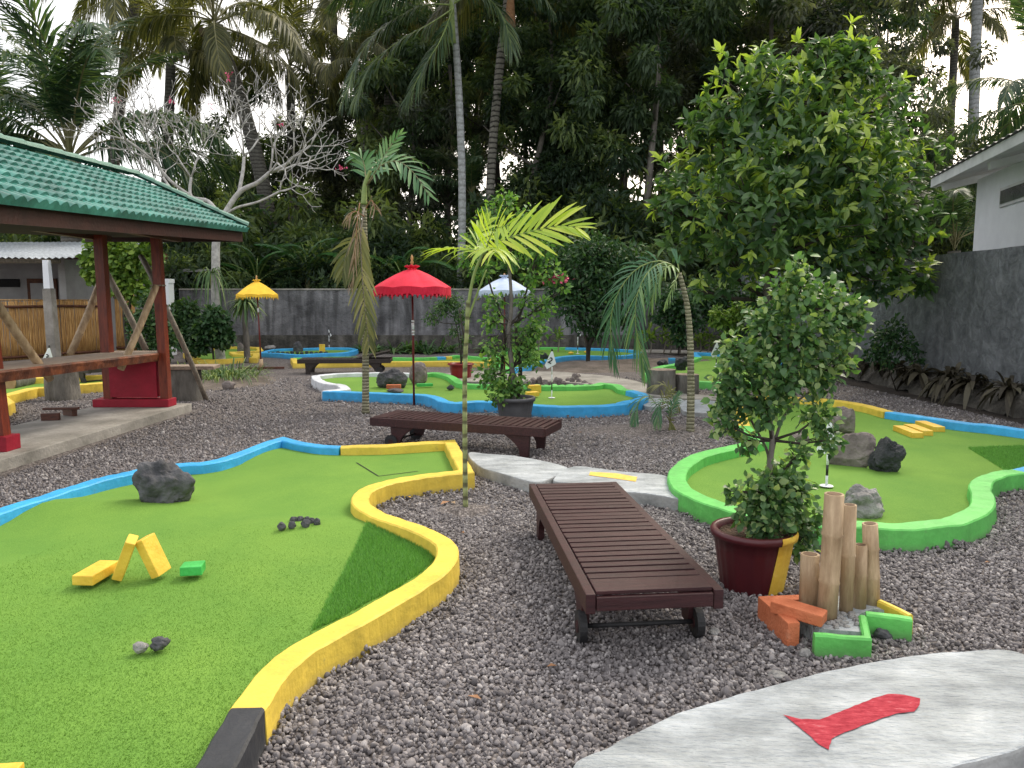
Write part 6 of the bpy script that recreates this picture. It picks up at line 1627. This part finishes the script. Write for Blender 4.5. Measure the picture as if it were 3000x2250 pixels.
# potted bush in the foreground
Yp = POT1.y; t = thing('potted_bush', POT1 + Vector((0, 0, .29)), 'tall clipped bush with small round leaves growing in the maroon pot', 'shrub')
for i, pl in enumerate((((2225, 1590), (2235, 1500), (2250, 1400), (2262, 1290), (2255, 1180), (2300, 1050), (2320, 900)), ((2245, 1592), (2262, 1480), (2258, 1390), (2268, 1300), (2310, 1200), (2400, 1130)), ((2215, 1590), (2222, 1500), (2245, 1420), (2250, 1330), (2200, 1230), (2170, 1150)), ((2255, 1592), (2300, 1500), (2340, 1450)))):
    mb = MB(); q = catmull([W(x, y, Yp + .02 * i) for x, y in pl], 5); q[0].z = .28; w0 = (.024, .018, .016, .01)[i]; mb.tube(q, [w0 * (1 - .75 * j / (len(q) - 1)) for j in range(len(q))], 8); mb.build('stem', M['bark_grey'], t)
pl = [(2320, 860, 0, 80), (2420, 890, .05, 75), (2250, 940, 0, 70), (2370, 980, -.08, 95), (2480, 960, 0, 60), (2180, 1070, 0, 70), (2300, 1090, -.1, 90), (2400, 1090, 0, 75), (2150, 1170, 0, 60), (2250, 1190, -.05, 70), (2400, 1220, 0, 60), (2125, 1240, 0, 50), (2120, 1120, 0, 40), (2520, 930, 0, 32), (2470, 1060, 0, 40), (2430, 1290, 0, 42), (2190, 1290, 0, 42), (2340, 790, 0, 45), (2500, 900, 0, 42), (2110, 1180, 0, 34), (2140, 1010, 0, 40), (2340, 1330, 0, 34), (2270, 1010, .1, 80),
      (2250, 1430, -.05, 80), (2335, 1440, 0, 66), (2205, 1500, 0, 60), (2280, 1520, -.08, 75), (2360, 1530, 0, 62), (2300, 1400, .05, 66), (2220, 1570, -.02, 40), (2350, 1590, 0, 50), (2150, 1440, 0, 30)]
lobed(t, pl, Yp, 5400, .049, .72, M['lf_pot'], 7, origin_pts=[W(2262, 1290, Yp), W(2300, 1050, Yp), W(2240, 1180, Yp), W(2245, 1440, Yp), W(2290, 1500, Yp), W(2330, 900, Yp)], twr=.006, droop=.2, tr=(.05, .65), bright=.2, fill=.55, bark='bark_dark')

# climbing shrub in the grey pot
Yc = POT2.y; t = thing('potted_climber', POT2 + Vector((0, 0, .3)), 'straggly pale green climber with a pink flower spray in the dark grey pot', 'shrub')
for i, pl in enumerate((((1505, 1180), (1500, 1080), (1490, 980), (1498, 900), (1490, 780), (1460, 680), (1450, 600)), ((1515, 1182), (1525, 1080), (1512, 980), (1530, 900), (1560, 800), (1600, 740)), ((1490, 1182), (1470, 1090), (1480, 990), (1455, 900), (1420, 780), (1400, 700)))):
    mb = MB(); q = catmull([W(x, y, Yc + .05 * i) for x, y in pl], 5); w0 = (.04, .03, .026)[i]; mb.tube(q, [w0 * (1 - .8 * j / (len(q) - 1)) for j in range(len(q))], 8); mb.build('stem', M['bark_dark'] if i else M['bark_grey'], t)
pl = [(1435, 1100, 0, 48), (1500, 1130, 0, 55), (1550, 1040, 0, 45), (1450, 1030, 0, 45), (1560, 960, 0, 50), (1440, 940, 0, 38), (1470, 1150, -.1, 50), (1530, 1000, .1, 50), (1590, 890, 0, 38), (1450, 880, 0, 32), (1540, 880, 0, 35), (1450, 640, 0, 60), (1525, 650, 0, 55), (1400, 700, 0, 45), (1580, 730, 0, 55), (1620, 800, 0, 35), (1490, 740, 0, 55), (1410, 790, 0, 40), (1560, 810, 0, 38), (1480, 590, 0, 35), (1365, 760, 0, 25), (1650, 845, 0, 16)]
lobed(t, pl, Yc, 3300, .075, .60, M['lf_vine'], 11, origin_pts=[W(1500, 1080, Yc), W(1495, 950, Yc), W(1490, 780, Yc), W(1560, 800, Yc), W(1420, 780, Yc)], twr=.009, droop=.3, tr=(.0, .8), bright=.12, bark='bark_dark', fill=.6)
fc = W(1632, 818, Yc); r = np.random.default_rng(3); n = 60; P = np.array(fc) + r.normal(0, .05, (n, 3)) * np.array([1.2, .5, .5])
leaves('flower', P, r.normal(0, 1, (n, 3)), r.normal(0, 1, (n, 3)), .05, .04, r.random(n), T_OVAL, M['flower_pink'], t)
r2 = np.random.default_rng(4); q = np.array([tuple(W(1490, 985, Yc))]); 
leaves('dry_twigs', q + r2.normal(0, .12, (160, 3)), r2.normal(0, 1, (160, 3)), r2.normal(0, 1, (160, 3)), .22, .006, r2.random(160), T_BLADE, M['bark_dark'], t)

def plant(name, label, base, lobes, Y, n, leafL, asp, m, seed, stems, cat='shrub', w=.03, bark='bark_dark', **k):
    t = thing(name, base, label, cat); allq = []
    for pl in stems:
        mb = MB(); q = catmull([Vector(base)] + [W(x, y, Y) for x, y in pl], 5); mb.tube(q, [w * (1 - .7 * j / (len(q) - 1)) for j in range(len(q))], 7); mb.build('stem', M[bark], t); allq += q[4:]
    lobed(t, lobes, Y, n, leafL, asp, m, seed, origin_pts=allq[::3], twr=k.pop('twr', .012), bark=bark, **k); return t
b = G(1722, 1066); Ys = b.y
plant('shrub', 'dark dense shrub tree on the earth mound left of the bent palm', b, [(1700, 790, 0, 95), (1800, 810, 0, 85), (1650, 850, 0, 55), (1780, 890, -.2, 75), (1690, 900, -.2, 65), (1850, 770, 0, 60), (1750, 740, 0, 60), (1880, 850, 0, 45), (1740, 960, 0, 40), (1620, 760, 0, 35), (1830, 930, 0, 35)], Ys, 5200, .17, .38, M['lf_shrub'], 13,
      [((1725, 1020), (1745, 950), (1700, 850)), ((1730, 1000), (1775, 940), (1800, 840)), ((1720, 1010), (1700, 940), (1660, 880))], w=.06, twr=.02, tr=(.05, .7), bright=.05)
b = Vector(POT3) + Vector((0, 0, .3)); 
plant('sapling', 'sparse grey-green sapling in the bright red pot', b, [(1290, 905, 0, 32), (1330, 890, 0, 34), (1262, 935, 0, 24), (1350, 930, 0, 26), (1310, 870, 0, 26), (1360, 1000, 0, 22), (1330, 970, 0, 20)], POT3.y, 1100, .075, .5, M['lf_shrub'], 17, [((1345, 1000), (1330, 930), (1300, 880)), ((1352, 1010), (1345, 950), (1340, 890)), ((1358, 1030), (1370, 960), (1385, 900))], w=.014, twr=.006, fill=.6, tr=(.3, .9))
plant('lime_bush', 'lime green bushy tree seen between the pavilion posts', gnd(370, 18.5), [(300, 735, 0, 55), (360, 760, 0, 65), (420, 760, 0, 50), (340, 820, 0, 50), (400, 840, 0, 50), (270, 800, 0, 28), (440, 700, 0, 30), (320, 690, 0, 35), (255, 760, 0, 22)], 18.5, 3400, .15, .75, M['lf_lime'], 19, [((365, 950), (360, 850), (340, 760)), ((375, 940), (390, 850), (410, 770))], cat='tree', w=.05, tr=(.2, .85), bright=.12)
plant('shrub', 'white flowering leafy shrub just right of the pavilion braces', gnd(450, 17.5), [(450, 930, 0, 50), (420, 990, 0, 45), (480, 990, 0, 45), (440, 880, 0, 30), (395, 940, 0, 30), (470, 1030, 0, 35)], 17.5, 2200, .12, .5, M['lf_shrub'], 23, [((448, 990), (440, 920))], tr=(.2, .9), bright=.04)
plant('shrub', 'dark leafy shrub against the left end of the back wall', gnd(540, 19.5), [(520, 930, 0, 42), (550, 910, 0, 34), (540, 970, 0, 40), (500, 980, 0, 35), (570, 1000, 0, 32)], 19.5, 1700, .16, .5, M['lf_shrub'], 29, [((535, 990), (530, 930))], tr=(.2, .8))
plant('shrub', 'dark spreading shrub at the foot of the frangipani trunk', gnd(620, 18.8), [(630, 945, 0, 40), (600, 975, 0, 40), (650, 985, 0, 32), (585, 1010, 0, 30), (625, 920, 0, 25)], 18.8, 1600, .17, .5, M['lf_shrub'], 31, [((622, 1000), (622, 950))], tr=(.1, .7))
plant('shrub', 'small leafy shrub climbing the dark side wall', Vector((6.9, 13.4, 0)), [(2590, 1000, 0, 40), (2620, 960, 0, 34), (2650, 1010, 0, 36), (2560, 1040, 0, 28), (2690, 1050, 0, 25), (2600, 1050, 0, 30)], 13.2, 900, .10, .45, M['lf_shrub'], 37, [((2600, 1060), (2610, 1000))], w=.012, twr=.006, tr=(.1, .6))
plant('shrub', 'dark climbing bush at the far end of the side wall', gnd(2200, 22.5), [(2200, 960, 0, 50), (2150, 920, 0, 40), (2090, 900, 0, 45), (2230, 900, 0, 50), (2300, 980, 0, 40), (2060, 860, 0, 50), (2140, 850, 0, 50)], 22.5, 2300, .2, .4, M['lf_shrub'], 41, [((2190, 1000), (2160, 920)), ((2200, 1000), (2220, 920))], tr=(.1, .8))
plant('shrub', 'lime tipped shrub between the bent palm and potted bush', gnd(2130, 20.5), [(2110, 930, 0, 32), (2150, 950, 0, 28), (2170, 910, 0, 30)], 20.5, 700, .16, .5, M['lf_lime'], 43, [((2135, 990), (2130, 940))], tr=(.2, .9))
plant('vine_bush', 'dark vine bush in front of the far wall behind the bent palm', gnd(1990, 22), [(1960, 880, 0, 42), (2010, 900, 0, 38), (1985, 940, 0, 30), (1940, 930, 0, 22), (2040, 950, 0, 22), (2000, 990, 0, 24)], 22, 1400, .17, .5, M['lf_shrub'], 47, [((1990, 1000), (1985, 930))], tr=(.1, .7))

# ------------------------------------------------------------------ frangipani
b = G(648, 1060); Yf = b.y
t = thing('frangipani_tree', b, 'bare pale-branched frangipani with a few pink flowers', 'tree')
mb = MB(); mbt = MB(); tips = []
def grow(p, d, L_, r_, depth, rg):
    e = p + d * L_ + Vector((rg.uniform(-.04, .04), rg.uniform(-.04, .04), 0)) * L_; m = p.lerp(e, .55) + Vector((rg.uniform(-.05, .05), rg.uniform(-.05, .05), -.06 * (1 - d.z))) * L_
    mb.tube([p, m, e], [r_ * .85, r_ * .72, r_ * .68], 6 if depth > 2 else 5)
    if depth == 0 or L_ < .12: tips.append((e, d)); return
    k = 3 if rg.random() < .42 else 2; a0 = rg.uniform(0, 6.28); o1 = d.orthogonal().normalized(); o2 = d.cross(o1)
    for i in range(k):
        a = a0 + 2 * PI * i / k + rg.uniform(-.4, .4); sp_ = rg.uniform(.55, .85)
        nd = (d * math.cos(sp_) + (o1 * math.cos(a) + o2 * math.sin(a)) * math.sin(sp_) + Vector((0, 0, .16))).normalized()
        grow(e, nd, L_ * rg.uniform(.62, .88), max(.009, r_ * .70), depth - 1, rg)
rg = random.Random(12)
fp = lambda x, y, dy=0: W(x, y, Yf + dy)
stem('trunk', t, [b, fp(640, 1000), fp(632, 900), fp(632, 780), fp(634, 700), fp(650, 640)], (.13, .095), M['bark_pale'], 10, 1.3)
def limb(pts, r0, r1, dep, L0):
    q = catmull(pts, 5); mb.tube(q, [r0 + (r1 - r0) * i / (len(q) - 1) for i in range(len(q))], 7)
    d = (pts[-1] - pts[-2]).normalized(); a0 = rg.uniform(0, 6.28); o1 = d.orthogonal().normalized(); o2 = d.cross(o1)
    for i in range(3):
        a = a0 + 2 * PI * i / 3; sp_ = rg.uniform(.5, .8); nd = (d * math.cos(sp_) + (o1 * math.cos(a) + o2 * math.sin(a)) * math.sin(sp_) + Vector((0, 0, .2))).normalized(); grow(pts[-1], nd, L0 * rg.uniform(.8, 1.1), r1 * .8, dep, rg)
limb([fp(650, 640), fp(700, 565), fp(755, 535, -.3), fp(790, 505, -.5)], .075, .045, 4, .75)
limb([fp(650, 640), fp(610, 590, .3), fp(560, 575, .4), fp(560, 520, .5)], .06, .035, 4, .65)
limb([fp(700, 565), fp(712, 500, .2), fp(715, 460, .3)], .05, .038, 4, .65)
limb([fp(790, 505, -.5), fp(840, 480, -.7), fp(860, 460, -.9)], .042, .032, 3, .6)
limb([fp(560, 575, .4), fp(500, 530, .1), fp(450, 470, -.1)], .042, .034, 4, .7)
limb([fp(600, 590, .3), fp(520, 570, .9), fp(478, 520, 1.2)], .036, .03, 4, .6)
limb([fp(450, 470, -.1), fp(400, 430, -.4), fp(370, 410, -.5)], .03, .026, 3, .55)
limb([fp(650, 640), fp(690, 610, -.5), fp(760, 590, -1.0), fp(820, 560, -1.2)], .035, .025, 3, .5)
mb.build('branches', M['bark_pale'], t)
for i in range(6):
    e, d = rg.choice(tips); r = np.random.default_rng(i); n = 14
    leaves('flower', np.array(e) + r.normal(0, .05, (n, 3)), r.normal(0, 1, (n, 3)), r.normal(0, 1, (n, 3)), .06, .04, r.random(n), T_OVAL, M['flower_pink'], t)

# ------------------------------------------------------------------ strap-leaved plants
def strap_plant(name, label, base, n, L, Wd, seed, m='lf_strap', up=.9, bend=.9, cat='plant', group=None, tint=(.1, .9), spread=.06, stemh=0, el=(.2, 1.3)):
    t = thing(name, base, label, cat, group); r = np.random.default_rng(seed); base = Vector(base); c = base + Vector((0, 0, stemh))
    a = r.uniform(0, 2 * PI, n); e = r.uniform(el[0], el[1], n); D = np.stack([np.cos(a) * np.cos(e), np.sin(a) * np.cos(e), np.sin(e) * up], 1)
    P = np.array(c) + np.stack([np.cos(a), np.sin(a), np.zeros(n)], 1) * r.uniform(0, spread, (n, 1)); N_ = np.array([0, 0, 1.0]) + D * -.3 + r.normal(0, .15, (n, 3))
    V, fs = strip_mesh(P, D, N_, L * r.uniform(.6, 1.1, n), Wd * r.uniform(.7, 1.1, n), bend * r.uniform(.5, 1.3, n), 5, .12, .8, .08)
    me = build_leafy('leaves', [(V, fs, r.uniform(tint[0], tint[1], n), 0)], None, [M[m]], t); link('leaves', me, t)
    return t
cgr = G(655, 1118); strap_plant('grass_clump', 'wide clump of arching grass in front of the frangipani', cgr + Vector((0, 0, .09)), 420, .72, .020, 3, spread=.8, el=(.5, 1.5), cat='grass clump', tint=(.2, 1))
# dracaena under the yellow parasol
b = G(*ZA(998, 500)); Yd = b.y; t = strap_plant('dracaena', 'dracaena with a drooping striped crown under the yellow parasol', b, 150, .62, .05, 5, stemh=W(722, 885, Yd).z, el=(-.5, 1.2), bend=.8, tint=(.05, 1), cat='plant')
stem('trunk', t, [b, W(722, 1000, Yd), W(718, 940, Yd), W(722, 880, Yd)], (.085, .06), M['bark_grey'], 9, 1.2)
# strap plants hanging on the frangipani trunk
c = W(618, 800, Yf - .2); t = strap_plant('orchid_clump', 'long-leaved orchid clump tied to the frangipani trunk', c, 46, 1.0, .035, 9, el=(-.2, 1.2), bend=1.5, tint=(.2, .9), spread=.1)
gb_ = 'dark agave rosettes along the foot of the back wall'
for i, (px, Y, s) in enumerate(((1150, 22.6, .9), (1190, 23, .8), (1222, 22.8, 1.0), (1250, 22.4, .9), (1285, 22.8, .8), (1318, 23, .7), (1100, 23, .7), (1420, 23.2, .6), (1060, 23, .6))):
    strap_plant('agave', 'dark spiky agave at the foot of the back wall', gnd(px, Y, .02), 30, .98 * s, .08, 60 + i, 'lf_shrub', group=gb_, el=(.3, 1.3), bend=.6, tint=(.3, 1))
gm = 'withered maroon plants at the foot of the side wall'
for i, (px, py, s) in enumerate(((2790, 1115, .7), (2840, 1130, .9), (2880, 1125, .7), (2905, 1150, 1.0), (2950, 1150, .9), (2985, 1165, 1.0), (2740, 1100, .6), (2700, 1090, .5), (3040, 1190, 1.0), (2660, 1080, .4))):
    p = G(px, py + 25); p.x = min(p.x, 6.98); strap_plant('withered_plant', 'withered maroon leafy plant at the rubble foot of the side wall', p + Vector((0, 0, .36)), 36, .58 * s, .085, 80 + i, 'lf_maroon', group=gm, el=(-.3, 1.4), bend=.9, tint=(0, .8))
strap_plant('fern', 'small green fern below the side wall shrub', G(2510, 1110), 30, .3, .03, 99, 'lf_shrub')
# staked seedlings before the back wall
gs = 'thin seedlings planted before the back wall'
for i, (x, y, h, s) in enumerate(((245, 450, 370, .3), (425, 480, 400, .25), (1290, 510, 420, .35), (1412, 525, 410, .3), (1475, 530, 460, .2), (1560, 530, 440, .3), (1750, 530, 460, .3), (1822, 530, 430, .25), (1885, 525, 470, .2), (1975, 530, 430, .3), (2030, 530, 480, .2), (1140, 700, 430, .15))):
    px, py = ZC(x, y); Y = 22.6; b = gnd(px, Y); tp = W(px + (2 if i % 2 else -2), ZC(x, h)[1], Y)
    t = thing('seedling', b, 'thin staked seedling with a small yellow-green tuft at the back wall', 'seedling', gs)
    stem('stem', t, [b, b.lerp(tp, .5) + Vector((.03, 0, 0)), tp], (.022, .014), M['bamboo_grey'], 6)
    r = np.random.default_rng(i); n = 34; leaves('leaf_tuft', np.array(tp) + r.normal(0, .07, (n, 3)) * [1, 1, 1.6], r.normal(0, 1, (n, 3)) + [0, 0, .3], r.normal(0, 1, (n, 3)), s * .75, s * .22, r.uniform(.3, 1, n), T_OVAL, M['lf_lime'], t)

# ------------------------------------------------------------------ young palms standing in the yard
# lime areca in the foreground
b = G(1364, 1496); Ya = b.y; za = lambda x, y, dy=0: W(*ZG(x, y), Ya + dy)
t = thing('young_palm', b, 'slim young palm with lime-yellow fronds in front of the brown lounger', 'palm tree')
stem('trunk', t, [b, W(1362, 1300, Ya), W(1362, 1100, Ya), W(1368, 950, Ya), W(1372, 880, Ya)], (.020, .015), M['stem_areca'], 10, 1.25)
stem('stalk', t, [W(1366, 960, Ya), W(1374, 880, Ya), W(1390, 800, Ya), W(1420, 730, Ya)], (.014, .009), M['rachis'], 8)
stem('stalk', t, [W(1372, 930, Ya), W(1398, 860, Ya + .02), W(1425, 790, Ya + .04)], (.010, .006), M['rachis'], 6)
stem('stalk', t, [W(1345, 905, Ya + .03), W(1356, 970, Ya), W(1363, 1010, Ya)], (.004, .008), M['bark_dark'], 6)
fa_ = dict(m=M['lf_areca'], rm=M['rachis'], seg=4, fold=.18, r=.006)
frond(t, [za(1150, 960), za(1260, 880, -.05), za(1400, 830, -.1), za(1560, 790, -.12), za(1700, 765, -.15), za(1830, 780, -.2)], 13, .36, .036, nrm=(0, -.75, .6), droop=.12, a0=62, a1=22, t0=.12, seed=1, lift=.1, tint=(.3, .9), **fa_)
frond(t, [za(1150, 960), za(1060, 935, .1), za(930, 925, .25), za(800, 935, .4)], 11, .30, .026, nrm=(0, -.3, 1), droop=.35, a0=58, a1=12, t0=.05, seed=2, lift=.05, tint=(.2, .8), **fa_)
frond(t, [za(1160, 960), za(1190, 860, -.15), za(1230, 790, -.3), za(1330, 760, -.5)], 10, .30, .032, nrm=(-.2, -.9, .2), droop=.2, a0=55, a1=25, t0=.05, seed=3, lift=.1, tint=(.2, .75), **fa_)
frond(t, [za(1150, 970), za(1190, 930, -.2), za(1220, 930, -.45), za(1240, 960, -.65)], 8, .26, .032, nrm=(0, 0, 1), droop=.65, a0=75, a1=30, t0=.1, seed=4, lift=.05, tint=(.3, .9), **fa_)
frond(t, [za(1130, 990), za(1100, 940, .15), za(1120, 830, .3), za(1180, 720, .4)], 9, .26, .030, nrm=(.2, -1, 0), droop=.15, a0=40, a1=15, t0=.1, seed=5, lift=.05, tint=(.1, .6), **fa_)
# palm with the dead hanging frond, left of the red parasol
b = G(1071, 1212); Yl = b.y; zl = lambda x, y, dy=0: W(*ZG(x, y), Yl + dy)
t = thing('young_palm', b, 'young palm with a dead frond hanging down its stem left of the red parasol', 'palm tree')
stem('trunk', t, [b, W(1071, 1050, Yl), W(1068, 850, Yl), W(1069, 700, Yl), W(1066, 590, Yl)], (.052, .030), M['stem_young'], 10, 1.2)
stem('crownshaft', t, [W(1066, 600, Yl), W(1070, 540, Yl), W(1085, 500, Yl)], (.045, .02), M['rachis'], 8)
fl_ = dict(m=M['lf_palm'], rm=M['rachis_dull'], seg=4, fold=.16, r=.012)
frond(t, [zl(300, 480), zl(400, 340, -.2), zl(520, 300, -.3), zl(640, 380, -.4), zl(760, 560, -.45)], 14, .33, .046, nrm=(.1, -.7, .7), droop=.25, a0=78, a1=28, t0=.14, seed=6, lift=.0, tint=(.2, .85), **fl_)
frond(t, [zl(320, 460), zl(400, 330, .2), zl(470, 200, .3), zl(550, 100, .35)], 10, .28, .042, nrm=(.5, -.8, .2), droop=.15, a0=50, a1=18, t0=.2, seed=7, tint=(.3, 1), **fl_)
frond(t, [zl(300, 460), zl(290, 340, .1), zl(260, 270, .1), zl(210, 280, .1)], 9, .34, .05, nrm=(0, -.5, .8), droop=.35, a0=60, a1=25, t0=.15, seed=8, tint=(.2, .8), **fl_)
frond(t, [zl(300, 470), zl(380, 300, .8), zl(560, 260, 1.4), zl(740, 330, 1.7)], 12, .30, .04, nrm=(0, -.2, 1), droop=.5, a0=65, a1=25, t0=.25, seed=9, tint=(.1, .6), **fl_)
fd_ = dict(m=M['lf_dead'], rm=M['bamboo_grey'], seg=4, fold=.12, r=.012)
frond(t, [zl(285, 640, -.08), zl(262, 860, -.15), zl(275, 1150, -.16), zl(300, 1420, -.15), zl(325, 1640, -.12)], 28, .40, .036, nrm=(0, -1, 0), droop=.35, a0=36, a1=24, t0=.12, seed=10, tint=(.1, .9), **fd_)
frond(t, [zl(270, 830, -.1), zl(200, 880, -.1), zl(150, 1000, -.1), zl(130, 1130, -.1)], 10, .34, .045, nrm=(0, -1, .2), droop=.5, a0=40, a1=20, t0=.1, seed=11, tint=(.0, .5), **fd_)
dv = dict(m=M['dry_strip'], rm=M['dry_leaf'], seg=4, fold=.1, r=.008)
frond(t, [zl(255, 600, -.15), zl(235, 760, -.2), zl(222, 950, -.2), zl(195, 1200, -.2)], 9, .34, .014, nrm=(0, -1, 0), droop=.3, a0=14, a1=8, t0=.05, seed=12, **dv)
frond(t, [zl(300, 640, -.1), zl(340, 580, -.2), zl(370, 640, -.25), zl(400, 650, -.3)], 5, .20, .016, nrm=(0, -1, 0), droop=.5, a0=50, a1=20, seed=13, **dv)
frond(t, [zl(290, 700, -.1), zl(210, 660, -.15), zl(160, 730, -.2)], 5, .18, .014, nrm=(0, -1, 0), droop=.8, a0=40, a1=20, seed=14, **dv)
# bent palm with fronds drooping to the left
b = G(2022, 1268); Yb_ = b.y; zc = lambda x, y, dy=0: W(x, y, Yb_ + dy)
t = thing('young_palm', b, 'bent ringed palm whose fronds all droop to its left', 'palm tree')
stem('trunk', t, [b, zc(2024, 1150), zc(2022, 1000), zc(2012, 890), zc(1990, 800)], (.050, .026), M['stem_young'], 12, 1.15)
fb_ = dict(m=M['lf_droop'], rm=M['rachis'], seg=4, fold=.12, r=.011)
frond(t, [zc(1990, 800), zc(1955, 770, -.1), zc(1905, 790, -.25), zc(1868, 860, -.35), zc(1862, 950, -.4), zc(1880, 1040, -.4), zc(1888, 1085, -.4)], 30, .44, .026, nrm=(-.9, -.5, .2), droop=.55, a0=62, a1=14, t0=.16, seed=20, lift=-.05, tint=(.1, .8), **fb_)
frond(t, [zc(1990, 800), zc(1940, 765, .1), zc(1870, 785, .2), zc(1815, 850, .25), zc(1790, 930, .3), zc(1792, 1010, .3), zc(1800, 1060, .3)], 28, .44, .026, nrm=(-.8, -.6, .2), droop=.55, a0=62, a1=14, t0=.16, seed=21, lift=-.05, tint=(.0, .6), **fb_)
frond(t, [zc(1990, 800), zc(1968, 778, -.1), zc(1935, 800, -.2), zc(1915, 850, -.3), zc(1910, 890, -.3)], 16, .30, .024, nrm=(-.8, -.6, .2), droop=.6, a0=60, a1=15, t0=.1, seed=22, tint=(.6, 1), **fb_)
frond(t, [zc(1990, 800), zc(1985, 770), zc(1975, 740, .1)], 5, .16, .02, nrm=(0, -1, 0), droop=.1, a0=20, a1=10, t0=.3, seed=23, **fb_)
frond(t, [zc(1988, 802), zc(1975, 830, -.15), zc(1960, 870, -.2), zc(1948, 900, -.2)], 6, .15, .014, nrm=(0, -1, 0), droop=.3, a0=20, a1=8, t0=.2, seed=24, tint=(.8, 1), **fb_)
# two tiny palms on the gravel
for i, (bx, by, fr, lb) in enumerate(((1935, 1272, [((1925, 1190), (1895, 1160), (1868, 1180), (1855, 1250)), ((1940, 1180), (1965, 1150), (1985, 1190))], 'small palm seedling with one frond arching left'),
        (1962, 1275, [((1965, 1180), (1950, 1130), (1905, 1135)), ((1968, 1200), (1985, 1160), (1990, 1150)), ((1962, 1230), (1965, 1250), (1962, 1285)), ((1958, 1190), (1935, 1180), (1925, 1240))], 'scruffy small palm seedling beside the bent palm'))):
    b = G(bx, by - 10); t = thing('palm_seedling', b, lb, 'palm seedling')
    for j, f in enumerate(fr): frond(t, [b] + [W(x, y, b.y - .05 * j) for x, y in f], 16, .20, .016, M['lf_droop'] if (i + j) % 2 == 0 else M['lf_dead'], M['rachis_dull'], droop=.6, a0=55, a1=15, t0=.35, r=.006, seed=30 + j + i * 5, nrm=(0, -.4, .8), tint=(.2, .8))
# ------------------------------------------------------------------ light
SUN_EL, SUN_AZ = R(46), R(42)      # azimuth measured from +Y towards +X
w = bpy.data.worlds.new('World'); scene.world = w; w.use_nodes = True
nt = w.node_tree; bg = nt.nodes['Background']
sky = nt.nodes.new('ShaderNodeTexSky'); sky.sky_type = 'NISHITA'; sky.sun_disc = False
sky.sun_elevation = SUN_EL; sky.sun_rotation = SUN_AZ
sky.dust_density = 3.0; sky.air_density = 1.0; sky.ozone_density = 1.0
hz = nt.nodes.new('ShaderNodeMixRGB'); hz.inputs[0].default_value = .62; hz.inputs[2].default_value = (13.2, 13.0, 12.8, 1)   # thin bright high haze
nt.links.new(sky.outputs[0], hz.inputs[1])
# warm glare of the sun low in the haze behind the trees
tcw = nt.nodes.new('ShaderNodeTexCoord'); dp = nt.nodes.new('ShaderNodeVectorMath'); dp.operation = 'DOT_PRODUCT'
ga, ge = R(30), R(24); dp.inputs[1].default_value = (math.sin(ga) * math.cos(ge), math.cos(ga) * math.cos(ge), math.sin(ge))
nt.links.new(tcw.outputs['Generated'], dp.inputs[0])
pw_ = nt.nodes.new('ShaderNodeMath'); pw_.operation = 'POWER'; pw_.use_clamp = True
mxx = nt.nodes.new('ShaderNodeMath'); mxx.operation = 'MAXIMUM'; mxx.inputs[1].default_value = 0
nt.links.new(dp.outputs['Value'], mxx.inputs[0]); nt.links.new(mxx.outputs[0], pw_.inputs[0]); pw_.inputs[1].default_value = 5
gl = nt.nodes.new('ShaderNodeMixRGB'); gl.blend_type = 'ADD'; gl.inputs[2].default_value = (17, 13.5, 9, 1)
nt.links.new(pw_.outputs[0], gl.inputs[0]); nt.links.new(hz.outputs[0], gl.inputs[1]); nt.links.new(gl.outputs[0], bg.inputs['Color']); bg.inputs['Strength'].default_value = .15
ld = bpy.data.lights.new('sun', 'SUN'); ld.energy = 2.6; ld.angle = R(28); ld.color = (1, .91, .76)
sun = bpy.data.objects.new('sun', ld); COL.objects.link(sun)
d = Vector((math.sin(SUN_AZ) * math.cos(SUN_EL), math.cos(SUN_AZ) * math.cos(SUN_EL), math.sin(SUN_EL)))
sun.rotation_euler = d.to_track_quat('Z', 'Y').to_euler(); sun.location = d * 40
scene.view_settings.view_transform = 'Standard'; scene.view_settings.look = 'None'
scene.view_settings.exposure = 0; scene.view_settings.gamma = 1
scene.render.engine = 'CYCLES'
scene.cycles.max_bounces = 6; scene.cycles.transparent_max_bounces = 6; scene.cycles.diffuse_bounces = 4; scene.cycles.glossy_bounces = 2; scene.cycles.transmission_bounces = 3
scene.cycles.use_denoising = True
